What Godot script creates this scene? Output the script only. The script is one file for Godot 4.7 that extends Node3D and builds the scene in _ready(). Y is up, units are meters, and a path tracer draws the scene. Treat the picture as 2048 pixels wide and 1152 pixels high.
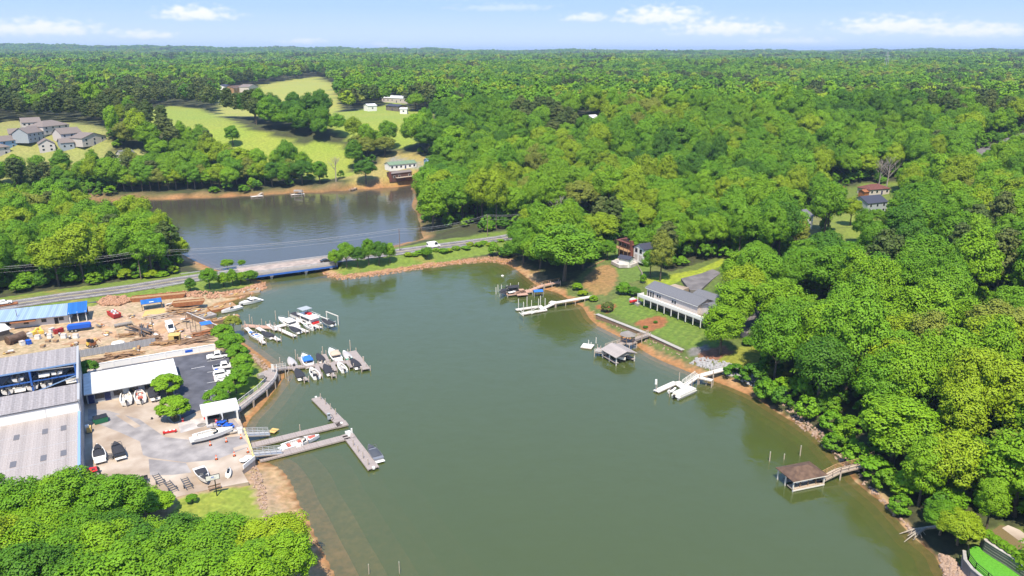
extends Node3D
# A lake cove seen from a drone 85 m above the water: marina on the left bank, causeway and bridge, wooded right bank with docks, forest to the horizon.
# x is right, y is up, -z is away from the camera's foot. The water lies at y = 0.

const FOCAL := 1500.0                      # focal length in pixels of the 2048 x 1152 survey picture
const EYE := 85.0
const TILT := 0.30605                      # camera pitch below the horizon, radians
const YAW_M := 0.5027                      # yaw of the marina's building grid

var rng := RandomNumberGenerator.new()
var taken := {}
var M := {}
var n_far := FastNoiseLite.new()
var n_mid := FastNoiseLite.new()
var n_fine := FastNoiseLite.new()

# ---------------------------------------------------------------- mesh builder
class MB:
	var v := PackedVector3Array()
	var n := PackedVector3Array()
	var c := PackedColorArray()
	var uv := PackedVector2Array()
	var tint := Color.WHITE
	func tri(a: Vector3, b: Vector3, d: Vector3) -> void:      # counter-clockwise seen from outside
		var nn := (b - a).cross(d - a).normalized()
		v.append(a); v.append(d); v.append(b)
		for i in 3:
			n.append(nn); c.append(tint)
	func quad(a: Vector3, b: Vector3, d: Vector3, e: Vector3) -> void:
		tri(a, b, d); tri(a, d, e)
	func box(ctr: Vector3, s: Vector3, bs := Basis.IDENTITY) -> MB:
		var h := s * 0.5
		var p := []
		for k in 8:
			p.append(ctr + bs * Vector3(h.x if k & 1 else -h.x, h.y if k & 2 else -h.y, h.z if k & 4 else -h.z))
		quad(p[4], p[5], p[7], p[6]); quad(p[1], p[0], p[2], p[3])
		quad(p[5], p[1], p[3], p[7]); quad(p[0], p[4], p[6], p[2])
		quad(p[6], p[7], p[3], p[2]); quad(p[0], p[1], p[5], p[4])
		return self
	func bar(a: Vector3, b: Vector3, w: float, h: float) -> MB:    # a beam of rectangular section from a to b
		var d := b - a
		var l := d.length()
		var x := d / l
		var up := Vector3.UP if absf(x.y) < 0.95 else Vector3.RIGHT
		var z := x.cross(up).normalized()
		return box((a + b) * 0.5, Vector3(l, h, w), Basis(x, z.cross(x), z))
	func tube(a: Vector3, b: Vector3, r0: float, r1: float, k := 8, caps := true) -> MB:
		var d := (b - a).normalized()
		var up := Vector3.UP if absf(d.y) < 0.9 else Vector3.RIGHT
		var s := d.cross(up).normalized()
		var t := s.cross(d)
		for i in k:
			var a0 := TAU * i / k
			var a1 := TAU * (i + 1) / k
			var o0 := s * cos(a0) + t * sin(a0)
			var o1 := s * cos(a1) + t * sin(a1)
			var f := v.size()
			quad(a + o0 * r0, b + o0 * r1, b + o1 * r1, a + o1 * r0)
			for q in 6:
				var w: Vector3 = v[f + q]
				var axis: Vector3 = a + d * (w - a).dot(d)
				if (w - axis).length() > 1e-5: n[f + q] = (w - axis).normalized()
			if caps:
				tri(b, b + o1 * r1, b + o0 * r1); tri(a, a + o0 * r0, a + o1 * r0)
		return self
	func path(pts: Array, r: float, k := 5) -> MB:
		for i in pts.size() - 1: tube(pts[i], pts[i + 1], r, r, k, false)
		return self
	func loft(rings: Array, smooth := true, cap0 := false, cap1 := false, wrap := false) -> MB:
		var m: int = rings[0].size()
		var nr := rings.size()
		var ns := []
		for i in nr:
			var row := []
			for j in m:
				var j0 := (j - 1 + m) % m if wrap else maxi(j - 1, 0)
				var j1 := (j + 1) % m if wrap else mini(j + 1, m - 1)
				var du: Vector3 = rings[i][j1] - rings[i][j0]
				var dv: Vector3 = rings[mini(i + 1, nr - 1)][j] - rings[maxi(i - 1, 0)][j]
				var q := dv.cross(du)
				row.append(q.normalized() if q.length() > 1e-6 else Vector3.UP)
			ns.append(row)
		for i in nr - 1:
			for j in (m if wrap else m - 1):
				var k := (j + 1) % m
				var f := v.size()
				quad(rings[i][j], rings[i + 1][j], rings[i + 1][k], rings[i][k])
				if smooth:
					n[f] = ns[i][j]; n[f + 1] = ns[i + 1][k]; n[f + 2] = ns[i + 1][j]
					n[f + 3] = ns[i][j]; n[f + 4] = ns[i][k]; n[f + 5] = ns[i + 1][k]
		if cap0: fan(rings[0], true)
		if cap1: fan(rings[nr - 1], false)
		return self
	func fan(p: Array, flip: bool) -> void:
		for i in range(1, p.size() - 1):
			if flip: tri(p[0], p[i], p[i + 1])
			else: tri(p[0], p[i + 1], p[i])
	func lathe(prof: Array, k := 12, at := Vector3.ZERO) -> MB:   # profile of Vector2(radius, y), bottom to top
		var rings := []
		for i in k + 1:
			var a := -TAU * i / k
			var r := []
			for p in prof: r.append(at + Vector3(cos(a) * p.x, p.y, sin(a) * p.x))
			rings.append(r)
		return loft(rings, true)
	func extrude(pl: PackedVector2Array, y0: float, y1: float) -> MB:   # plan polygon (x, z) between two heights
		var t := Geometry2D.triangulate_polygon(pl)
		for i in range(0, t.size(), 3):
			var a := pl[t[i]]; var b := pl[t[i + 1]]; var d := pl[t[i + 2]]
			var p := Vector3(a.x, y1, a.y); var q := Vector3(b.x, y1, b.y); var r := Vector3(d.x, y1, d.y)
			if (q - p).cross(r - p).y > 0: tri(p, q, r)
			else: tri(p, r, q)
		if y1 - y0 > 0.001:
			var cw := Geometry2D.is_polygon_clockwise(pl)
			for i in pl.size():
				var a := pl[i]; var b := pl[(i + 1) % pl.size()]
				if cw: quad(Vector3(a.x, y0, a.y), Vector3(a.x, y1, a.y), Vector3(b.x, y1, b.y), Vector3(b.x, y0, b.y))
				else: quad(Vector3(b.x, y0, b.y), Vector3(b.x, y1, b.y), Vector3(a.x, y1, a.y), Vector3(a.x, y0, a.y))
		return self
	func side(pl: PackedVector2Array, z0: float, z1: float, bevel := 0.0, taper := 0.0) -> MB:   # side profile (x, y), thickness along z, edges drawn in by bevel
		var mid := Vector2.ZERO
		for p in pl: mid += p / pl.size()
		var r := [[], [], [], []]
		for p in pl:
			var q: Vector2 = p + (mid - p).normalized() * bevel
			r[0].append(Vector3(q.x, q.y, z0)); r[1].append(Vector3(p.x, p.y, z0 + bevel + taper))
			r[2].append(Vector3(p.x, p.y, z1 - bevel - taper)); r[3].append(Vector3(q.x, q.y, z1))
		var cw := Geometry2D.is_polygon_clockwise(pl)
		if cw:
			for k in 4: r[k].reverse()
		loft(r, false, false, false, true)
		var t := Geometry2D.triangulate_polygon(pl)
		for i in range(0, t.size(), 3):
			for k in [0, 3]:
				var rr: Array = r[k].duplicate()
				if cw: rr.reverse()
				var a: Vector3 = rr[t[i]]; var b: Vector3 = rr[t[i + 1]]; var d: Vector3 = rr[t[i + 2]]
				var s := (b - a).cross(d - a).z
				if (s > 0) == (k == 3): tri(a, b, d)
				else: tri(a, d, b)
		return self
	func mesh() -> ArrayMesh:
		var a := []
		a.resize(Mesh.ARRAY_MAX)
		a[Mesh.ARRAY_VERTEX] = v
		a[Mesh.ARRAY_NORMAL] = n
		a[Mesh.ARRAY_COLOR] = c
		var m := ArrayMesh.new()
		m.add_surface_from_arrays(Mesh.PRIMITIVE_TRIANGLES, a)
		return m

# ---------------------------------------------------------------- naming and nodes
func numbered(nm: String) -> String:
	var k: int = taken.get(nm, 0)
	taken[nm] = k + 1
	return nm if k == 0 else "%s_%03d" % [nm, k]

func thing(nm: String, label: String, cat: String, pos := Vector3.ZERO, yaw := 0.0, grp := "") -> Node3D:
	var o := Node3D.new()
	o.name = numbered(nm)
	add_child(o)
	o.position = pos; o.rotation.y = yaw
	o.set_meta("label", label); o.set_meta("category", cat)
	if grp: o.set_meta("group", grp)
	return o

func part(par: Node, nm: String, mesh: Mesh, mt: Material, pos := Vector3.ZERO, rot := Vector3.ZERO) -> MeshInstance3D:
	var o := MeshInstance3D.new()
	var k := 0
	var want := nm
	while par.has_node(want):
		k += 1
		want = "%s_%03d" % [nm, k]
	o.name = want
	o.mesh = mesh; o.material_override = mt
	par.add_child(o)
	o.position = pos; o.rotation = rot
	return o

const NTH := ["first", "second", "third", "fourth", "fifth", "sixth", "seventh", "eighth", "ninth", "tenth", "eleventh", "twelfth", "thirteenth", "fourteenth", "fifteenth", "sixteenth", "seventeenth", "eighteenth", "nineteenth", "twentieth"]

func pbox(par: Node, nm: String, ctr: Vector3, size: Vector3, mt: Material, yaw := 0.0) -> MeshInstance3D:
	return part(par, nm, MB.new().box(Vector3.ZERO, size).mesh(), mt, ctr, Vector3(0, yaw, 0))

func setting(nm: String, mesh: Mesh, mt: Material) -> MeshInstance3D:
	var o := part(self, numbered(nm), mesh, mt)
	o.set_meta("kind", "structure")
	return o

func copy_of(o: Node3D, label: String, pos: Vector3, yaw: float) -> Node3D:
	var base := String(o.name)
	var cut := base.rfind("_")
	if cut > 0 and base.substr(cut + 1).is_valid_int(): base = base.substr(0, cut)
	var d := o.duplicate()
	d.name = numbered(base)
	add_child(d)
	d.position = pos; d.rotation.y = yaw
	d.set_meta("label", label)
	return d

# ---------------------------------------------------------------- survey: from a spot in the picture to a place on level ground
func at(px: float, py: float, h := 0.0) -> Vector3:
	var u := (px - 1024.0) / FOCAL
	var w := (py - 576.0) / FOCAL
	var dy := -sin(TILT) - w * cos(TILT)
	var dz := -cos(TILT) + w * sin(TILT)
	var t := (h - EYE) / dy
	return Vector3(u * t, h, dz * t)

func on_land(px: float, py: float) -> Vector3:      # walk the line of sight until it meets the land
	var a := Vector3(0, EYE, 0)
	var d := (at(px, py, 0.0 if py > 112.0 else 80.0) - a).normalized()
	var t := 90.0
	var step := 4.0
	while t < 6000.0:
		var p := a + d * t
		if p.y <= maxf(height(p.x, p.z), 0.0):
			var lo := t - step
			var hi := t
			for i in 10:
				var m := (lo + hi) * 0.5
				var q := a + d * m
				if q.y <= maxf(height(q.x, q.z), 0.0): hi = m
				else: lo = m
			return a + d * hi
		step = 4.0 + t * 0.004
		t += step
	return a + d * t

func yaw_of(a: Vector3, b: Vector3) -> float:
	return atan2(-(b.z - a.z), b.x - a.x)

func plan(list: Array, h := 0.0) -> PackedVector2Array:
	var r := PackedVector2Array()
	for p in list:
		var q := at(p[0], p[1], h)
		r.append(Vector2(q.x, q.z))
	return r

func plan_land(list: Array) -> PackedVector2Array:
	var r := PackedVector2Array()
	for p in list:
		var q := on_land(p[0], p[1])
		r.append(Vector2(q.x, q.z))
	return r

func inside(p: Vector2, pl: PackedVector2Array, bb: Rect2) -> bool:
	return bb.has_point(p) and Geometry2D.is_point_in_polygon(p, pl)

func bounds(pl: PackedVector2Array) -> Rect2:
	var r := Rect2(pl[0], Vector2.ZERO)
	for p in pl: r = r.expand(p)
	return r

# ---------------------------------------------------------------- materials
func lin(r: float, g: float, b: float) -> Color:
	return Color(r, g, b).linear_to_srgb()

func noise_tex(seed_: int, freq: float, lo: Color, hi: Color, size := 256, oct := 5, stretch := 1) -> ImageTexture:
	var f := FastNoiseLite.new()
	f.seed = seed_; f.frequency = freq; f.fractal_octaves = oct
	f.noise_type = FastNoiseLite.TYPE_SIMPLEX_SMOOTH
	var g := f.get_seamless_image(size, size)
	g.convert(Image.FORMAT_L8)
	var raw := g.get_data()
	var out := PackedByteArray()
	out.resize(size * size * 3)
	for i in raw.size():
		var t: float = clampf((raw[i] / 255.0 - 0.5) * 1.5 + 0.5, 0.0, 1.0)
		out[i * 3] = int(255 * lerpf(lo.r, hi.r, t)); out[i * 3 + 1] = int(255 * lerpf(lo.g, hi.g, t)); out[i * 3 + 2] = int(255 * lerpf(lo.b, hi.b, t))
	return ImageTexture.create_from_image(Image.create_from_data(size, size, false, Image.FORMAT_RGB8, out))

func normal_tex(seed_: int, freq: float, strength: float, size := 256, oct := 4) -> ImageTexture:
	var f := FastNoiseLite.new()
	f.seed = seed_; f.frequency = freq; f.fractal_octaves = oct
	var g := f.get_seamless_image(size, size)
	g.convert(Image.FORMAT_RGBA8)
	g.bump_map_to_normal_map(strength)
	return ImageTexture.create_from_image(g)

func stripe_tex(n: int, line: float, a: Color, b: Color, along_x: bool, seed_ := 1) -> ImageTexture:   # boards or ribs: n pieces with a thin joint, each of its own tone
	var s := 256
	var im := Image.create(s, s, false, Image.FORMAT_RGB8)
	var r := RandomNumberGenerator.new()
	r.seed = seed_
	for k in n:
		var tone := r.randf_range(0.93, 1.06)
		var x0 := int(float(s) * k / n)
		var x1 := int(float(s) * (k + 1) / n)
		var j := maxi(1, int((x1 - x0) * line))
		var col := Color(a.r * tone, a.g * tone, a.b * tone)
		if along_x:
			im.fill_rect(Rect2i(0, x0, s, x1 - x0), col); im.fill_rect(Rect2i(0, x0, s, j), b)
		else:
			im.fill_rect(Rect2i(x0, 0, x1 - x0, s), col); im.fill_rect(Rect2i(x0, 0, j, s), b)
	return ImageTexture.create_from_image(im)

func mk(key: String, col: Color, rough := 0.8, metal := 0.0, tex: Texture2D = null, scale_ := 1.0, world := true) -> StandardMaterial3D:
	var m := StandardMaterial3D.new()
	m.resource_name = key
	m.albedo_color = col
	m.roughness = rough; m.metallic = metal
	if tex:
		m.albedo_texture = tex
		m.uv1_triplanar = true
		m.uv1_world_triplanar = world
		m.uv1_scale = Vector3(scale_, scale_, scale_)
	M[key] = m
	return m

func materials() -> void:
	var gray := Color(0.80, 0.80, 0.80)
	var grit := noise_tex(3, 0.03, Color(0.9, 0.9, 0.9), Color.WHITE, 256, 6)
	var worn := noise_tex(11, 0.012, Color(0.80, 0.80, 0.81), Color.WHITE, 512, 6)
	var blot := noise_tex(19, 0.008, Color(0.80, 0.765, 0.73), Color.WHITE, 512, 6)
	var leafy := noise_tex(23, 0.045, Color(0.82, 0.86, 0.80), Color.WHITE, 512, 6)
	# ground
	var g := mk("ground", Color.WHITE, 0.95, 0.0, leafy, 0.03)
	g.vertex_color_use_as_albedo = true
	g.detail_enabled = true
	g.detail_blend_mode = BaseMaterial3D.BLEND_MODE_MUL
	g.detail_albedo = noise_tex(29, 0.05, Color(0.84, 0.84, 0.82), Color.WHITE, 256, 4)
	mk("asphalt", lin(0.090, 0.093, 0.116), 0.9, 0.0, worn, 0.035)
	mk("road", lin(0.172, 0.159, 0.163), 0.9, 0.0, worn, 0.03)
	mk("bridge_deck", lin(0.396, 0.327, 0.292), 0.9, 0.0, worn, 0.04)
	mk("concrete", lin(0.44, 0.375, 0.315), 0.9, 0.0, blot, 0.024)
	mk("concrete_grey", lin(0.310, 0.288, 0.284), 0.9, 0.0, worn, 0.03)
	mk("concrete_pale", lin(0.499, 0.464, 0.447), 0.88, 0.0, worn, 0.05)
	mk("concrete_raw", lin(0.361, 0.344, 0.327), 0.9, 0.0, grit, 0.15)
	mk("dirt", lin(0.482, 0.318, 0.194), 0.95, 0.0, blot, 0.03)
	mk("mulch", lin(0.292, 0.099, 0.039), 0.95, 0.0, blot, 0.06)
	mk("turf", lin(0.095, 0.327, 0.017), 0.9, 0.0, leafy, 0.1)
	mk("paint_white", lin(0.80, 0.80, 0.80), 0.7)
	mk("paint_yellow", lin(0.72, 0.62, 0.22), 0.7, 0.0, grit, 0.3)
	mk("gravel_pad", lin(0.258, 0.249, 0.249), 0.95, 0.0, blot, 0.05)
	# water
	var wv := normal_tex(7, 0.018, 5.0, 512, 5)
	var ripple := noise_tex(43, 0.01, Color(0.22, 0.22, 0.22), Color.WHITE, 512, 4)
	for k in [["water", lin(0.086, 0.116, 0.030), 0.42], ["water_upper", lin(0.088, 0.080, 0.058), 0.5]]:
		var w := mk(k[0], k[1], 0.07)
		w.transparency = BaseMaterial3D.TRANSPARENCY_ALPHA
		w.albedo_color.a = k[2]
		w.metallic_specular = 0.6
		if k[0] == "water": w.roughness_texture = ripple
		w.roughness = 0.22 if k[0] == "water" else 0.10
		w.normal_enabled = true; w.normal_texture = wv; w.normal_scale = 0.10
		w.uv1_triplanar = true; w.uv1_world_triplanar = true; w.uv1_scale = Vector3(0.02, 0.02, 0.02)
		var mid := mk(k[0] + "_mid", k[1], 1.0)
		mid.transparency = BaseMaterial3D.TRANSPARENCY_ALPHA
		mid.albedo_color.a = 0.36
		mid.metallic_specular = 0.0
		var deep := mk(k[0] + "_deep", k[1], 1.0, 0.0, noise_tex(41, 0.006, Color(0.80, 0.82, 0.78), Color.WHITE, 512, 3), 0.006)
		deep.metallic_specular = 0.0
	# buildings
	mk("roof_metal", lin(0.387, 0.361, 0.370), 0.55, 0.0, stripe_tex(16, 0.10, Color(0.92, 0.92, 0.92), Color(0.78, 0.78, 0.79), false, 5), 0.12, false)
	mk("roof_old", lin(0.482, 0.439, 0.430), 0.6, 0.0, stripe_tex(8, 0.08, Color(0.90, 0.90, 0.90), Color(0.80, 0.79, 0.79), false, 8), 0.25, false)
	mk("roof_white", lin(0.636, 0.645, 0.654), 0.55, 0.0, grit, 0.08)
	var streak := noise_tex(71, 0.02, Color(0.86, 0.84, 0.82), Color.WHITE, 512, 6)
	for k in ["roof_metal", "roof_old"]:
		M[k].detail_enabled = true
		M[k].detail_blend_mode = BaseMaterial3D.BLEND_MODE_MUL
		M[k].detail_albedo = streak
	mk("white", lin(0.671, 0.671, 0.662), 0.55)
	mk("white_wall", lin(0.714, 0.705, 0.697), 0.7)
	mk("siding", lin(0.533, 0.482, 0.456), 0.75, 0.0, grit, 0.2)
	mk("siding_grey", lin(0.344, 0.378, 0.421), 0.7, 0.0, grit, 0.2)
	mk("siding_blue", lin(0.22, 0.36, 0.52), 0.7)
	mk("siding_brown", lin(0.11, 0.055, 0.04), 0.8, 0.0, grit, 0.3)
	mk("wall_panel", lin(0.344, 0.361, 0.396), 0.55, 0.0, stripe_tex(24, 0.2, Color(0.92, 0.92, 0.92), Color(0.74, 0.74, 0.76), false, 6), 0.1, false)
	mk("steel_and_reflection_blue", lin(0.035, 0.12, 0.42), 0.45)  # blue rack steel; on the bridge girders it paints in a water reflection
	mk("blue_trim", lin(0.20, 0.33, 0.58), 0.5)
	mk("navy", lin(0.01, 0.022, 0.10), 0.6)
	mk("dark", lin(0.012, 0.013, 0.017), 0.6)
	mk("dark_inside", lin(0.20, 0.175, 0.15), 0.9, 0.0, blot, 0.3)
	mk("roof_shingle", lin(0.176, 0.181, 0.202), 0.85, 0.0, noise_tex(51, 0.08, Color(0.72, 0.72, 0.74), Color.WHITE, 256, 4), 0.2)
	mk("roof_shingle_taupe", lin(0.228, 0.194, 0.185), 0.85, 0.0, noise_tex(52, 0.08, Color(0.76, 0.74, 0.72), Color.WHITE, 256, 4), 0.15)
	mk("roof_navy", lin(0.039, 0.043, 0.073), 0.8, 0.0, grit, 0.3)
	mk("roof_red", lin(0.163, 0.060, 0.052), 0.85, 0.0, blot, 0.15)
	mk("roof_orange", lin(0.447, 0.172, 0.086), 0.85, 0.0, blot, 0.15)
	mk("roof_brown", lin(0.150, 0.112, 0.098), 0.85, 0.0, noise_tex(53, 0.02, Color(0.70, 0.62, 0.55), Color(1.0, 0.92, 0.82), 256, 5), 0.14)
	mk("roof_green", lin(0.181, 0.267, 0.172), 0.6, 0.0, stripe_tex(10, 0.1, Color(0.92, 0.92, 0.92), Color(0.7, 0.7, 0.7), false, 9), 0.15, false)
	mk("roof_sky", lin(0.284, 0.396, 0.585), 0.5, 0.0, stripe_tex(14, 0.12, Color(0.93, 0.93, 0.93), Color(0.78, 0.78, 0.8), false, 10), 0.12, false)
	mk("roof_blue", lin(0.019, 0.146, 0.482), 0.5, 0.0, stripe_tex(10, 0.12, Color(0.93, 0.93, 0.93), Color(0.72, 0.74, 0.8), false, 12), 0.2, false)
	mk("brick", lin(0.20, 0.065, 0.045), 0.9, 0.0, blot, 0.4)
	mk("glass_dark", lin(0.02, 0.025, 0.032), 0.08)
	mk("skylight", lin(0.125, 0.12, 0.13), 0.4)
	# wood, metal, vehicles
	mk("deck_grey", lin(0.327, 0.288, 0.288), 0.85, 0.0, stripe_tex(20, 0.14, Color(0.95, 0.94, 0.92), Color(0.45, 0.43, 0.42), false, 21), 0.33, false)
	mk("deck_red", lin(0.482, 0.310, 0.249), 0.85, 0.0, stripe_tex(20, 0.14, Color(0.95, 0.94, 0.92), Color(0.5, 0.45, 0.42), false, 22), 0.33, false)
	mk("deck_tan", lin(0.430, 0.361, 0.301), 0.85, 0.0, stripe_tex(20, 0.14, Color(0.95, 0.94, 0.92), Color(0.5, 0.45, 0.42), false, 23), 0.33, false)
	mk("deck_white", lin(0.619, 0.593, 0.568), 0.75, 0.0, stripe_tex(16, 0.1, Color(0.96, 0.96, 0.96), Color(0.72, 0.70, 0.68), false, 24), 0.33, false)
	mk("post", lin(0.44, 0.37, 0.31), 0.9, 0.0, grit, 0.6)
	mk("post_white", lin(0.568, 0.550, 0.516), 0.8)
	mk("pole_wood", lin(0.16, 0.12, 0.10), 0.9)
	mk("timber", lin(0.396, 0.249, 0.129), 0.9, 0.0, blot, 0.3)
	mk("timber_old", lin(0.258, 0.172, 0.116), 0.9, 0.0, blot, 0.3)
	mk("plywood", lin(0.568, 0.396, 0.138), 0.85, 0.0, grit, 0.3)
	mk("rust", lin(0.327, 0.129, 0.052), 0.9, 0.0, blot, 0.2)
	mk("steel", lin(0.50, 0.50, 0.52), 0.4, 0.6)
	mk("steel_dark", lin(0.10, 0.10, 0.11), 0.5, 0.3)
	mk("galvanised", lin(0.46, 0.46, 0.47), 0.5, 0.3)
	mk("hull_white", lin(0.688, 0.679, 0.662), 0.25)
	mk("hull_grey", lin(0.16, 0.17, 0.20), 0.25)
	mk("cushion", lin(0.62, 0.57, 0.50), 0.7)
	mk("cushion_red", lin(0.40, 0.10, 0.07), 0.7)
	mk("canvas_black", lin(0.026, 0.027, 0.036), 0.85, 0.0, grit, 0.5)
	mk("canvas_grey", lin(0.36, 0.35, 0.36), 0.85)
	mk("canvas_blue", lin(0.02, 0.14, 0.55), 0.8)
	mk("canvas_tan", lin(0.45, 0.36, 0.28), 0.85)
	mk("black", lin(0.014, 0.014, 0.016), 0.5)
	mk("rubber", lin(0.025, 0.025, 0.025), 0.9)
	mk("car_white", lin(0.82, 0.82, 0.82), 0.2)
	mk("car_dark", lin(0.035, 0.038, 0.042), 0.25)
	mk("red", lin(0.55, 0.02, 0.02), 0.5)
	mk("red_dark", lin(0.30, 0.02, 0.02), 0.5)
	mk("orange", lin(0.80, 0.14, 0.03), 0.6)
	mk("blue", lin(0.01, 0.09, 0.50), 0.5)
	mk("teal", lin(0.16, 0.55, 0.42), 0.5)
	mk("green_paint", lin(0.01, 0.13, 0.06), 0.5, 0.0, grit, 0.5)
	mk("yellow", lin(0.72, 0.50, 0.08), 0.6)
	mk("rock_grey", lin(0.344, 0.344, 0.361), 0.95, 0.0, grit, 0.5)
	mk("rock_tan", lin(0.404, 0.301, 0.241), 0.95, 0.0, blot, 0.4)
	mk("rock_red", lin(0.473, 0.284, 0.189), 0.95, 0.0, blot, 0.4)
	mk("bark", lin(0.17, 0.135, 0.10), 0.95, 0.0, noise_tex(61, 0.06, Color(0.6, 0.6, 0.6), Color.WHITE, 128, 4), 0.5)
	mk("bark_pale", lin(0.42, 0.37, 0.31), 0.95, 0.0, noise_tex(62, 0.06, Color(0.7, 0.7, 0.7), Color.WHITE, 128, 4), 0.5)
	mk("planting", lin(0.172, 0.120, 0.052), 0.95, 0.0, leafy, 0.2)
	mk("siding_pale", lin(0.50, 0.46, 0.44), 0.75)
	mk("canvas_slate", lin(0.055, 0.062, 0.08), 0.8)

# ---------------------------------------------------------------- sky
func build_light() -> void:
	var cam := Camera3D.new()
	cam.name = "camera"
	cam.position = Vector3(0, EYE, 0)
	cam.rotation.x = -TILT
	cam.fov = rad_to_deg(2.0 * atan(576.0 / FOCAL))
	cam.near = 0.5; cam.far = 40000.0
	add_child(cam)
	cam.current = true
	var env := Environment.new()
	env.background_mode = Environment.BG_SKY
	var sky := Sky.new()
	var pm := PanoramaSkyMaterial.new()
	pm.panorama = sky_picture()
	pm.energy_multiplier = 1.0
	sky.sky_material = pm
	env.sky = sky
	env.background_energy_multiplier = 0.80
	env.tonemap_mode = Environment.TONE_MAPPER_LINEAR
	env.tonemap_exposure = 1.64
	env.fog_enabled = true
	env.fog_density = 0.00008
	env.fog_light_color = Color(0.72, 0.83, 0.97)
	env.sdfgi_enabled = true; env.ssao_enabled = true; env.ssil_enabled = true
	var we := WorldEnvironment.new()
	we.name = "world"
	we.environment = env
	add_child(we)
	var sun := DirectionalLight3D.new()
	sun.name = "sun"
	sun.light_energy = 1.6
	sun.light_color = Color(1.0, 0.95, 0.86)
	sun.light_angular_distance = 0.5
	sun.shadow_enabled = true
	sun.directional_shadow_max_distance = 900.0
	add_child(sun)
	sun.look_at_from_position(Vector3.ZERO, Vector3(0.05, -1.0, -0.56), Vector3.UP)

func sky_picture() -> ImageTexture:
	var w := 4096
	var h := 2048
	var im := Image.create(w, h, false, Image.FORMAT_RGB8)
	var stops := [[0.0, Color(0.79, 0.85, 0.945)], [1.2, Color(0.755, 0.83, 0.945)], [3.0, Color(0.665, 0.78, 0.94)], [6.0, Color(0.61, 0.75, 0.935)], [20.0, Color(0.58, 0.73, 0.935)], [50.0, Color(0.50, 0.67, 0.91)], [90.0, Color(0.43, 0.61, 0.88)]]
	for y in h:
		var el := 90.0 - 180.0 * (y + 0.5) / h
		var col: Color = stops[0][1]
		for k in stops.size() - 1:
			if el >= stops[k][0]: col = (stops[k][1] as Color).lerp(stops[k + 1][1], clampf((el - stops[k][0]) / (stops[k + 1][0] - stops[k][0]), 0.0, 1.0))
		im.fill_rect(Rect2i(0, y, w, 1), col)
	# low fair-weather clouds in the distance: flat bases, billowed tops, all round the horizon
	var nz := FastNoiseLite.new()
	nz.seed = 5; nz.frequency = 0.9; nz.fractal_octaves = 5
	var r := RandomNumberGenerator.new()
	r.seed = 77
	var clouds := [[-21.6, 2.25, 3.1, 0.75, 1.0], [-30.8, 1.2, 4.4, 0.8, 0.95], [-24.9, 0.95, 2.4, 0.42, 0.9], [-14.7, 0.6, 1.8, 0.35, 0.75], [10.6, 2.2, 3.8, 1.0, 1.0], [15.1, 1.35, 4.6, 0.85, 1.0], [5.3, 2.2, 1.9, 0.5, 0.8], [25.7, 1.4, 4.4, 0.9, 1.0], [30.5, 1.1, 4.0, 0.7, 0.95], [-9.1, 0.35, 1.5, 0.25, 0.6], [19.5, 0.6, 3.4, 0.35, 0.6], [-0.5, 2.9, 4.5, 0.4, 0.4], [-4.0, 3.6, 5.0, 0.4, 0.35], [-38.5, 1.2, 3.4, 0.7, 0.9], [37.5, 1.3, 3.0, 0.6, 0.8]]
	for k in 26: clouds.append([r.randf_range(46, 314), r.randf_range(0.5, 2.2), r.randf_range(2.0, 5.0), r.randf_range(0.5, 1.3), r.randf_range(0.5, 1.0)])
	for cl in clouds:
		var px0 := int((cl[0] - cl[2] * 1.2) / 360.0 * w)
		var px1 := int((cl[0] + cl[2] * 1.2) / 360.0 * w)
		var y0 := int((90.0 - (cl[1] + cl[3] * 1.7)) / 180.0 * h)
		var y1 := int((90.0 - (cl[1] - cl[3] * 0.9)) / 180.0 * h)
		for y in range(y0, y1):
			var el := 90.0 - 180.0 * (y + 0.5) / h
			for xx in range(px0, px1):
				var az: float = (xx + 0.5) / w * 360.0
				var dx: float = (az - cl[0]) / cl[2]
				var dy: float = (el - cl[1]) / cl[3]
				dy *= 1.0 if dy > 0.0 else 2.1
				var f: float = 1.0 - sqrt(dx * dx + dy * dy)
				f += nz.get_noise_2d(az * 1.1 + cl[0], el * 3.2) * 0.62 + 0.08
				var a: float = smoothstep(0.0, 0.85, f) * cl[4]
				if a > 0.004:
					var x := posmod(xx, w)
					var lit := Color(0.93, 0.93, 0.95).lerp(Color(0.85, 0.88, 0.945), clampf(0.35 - dy * 0.6 + nz.get_noise_2d(az * 3.0, el * 7.0) * 0.4, 0.0, 1.0))
					im.set_pixel(x, y, im.get_pixel(x, y).lerp(lit, a))
	return ImageTexture.create_from_image(im)

# ---------------------------------------------------------------- land form
var shore := PackedVector2Array()
var road_line := PackedVector2Array()
var sd_grid := PackedFloat32Array()
const SX0 := -420.0
const SZ0 := -640.0
const SC := 4.0
const SNX := 200
const SNZ := 170

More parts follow.
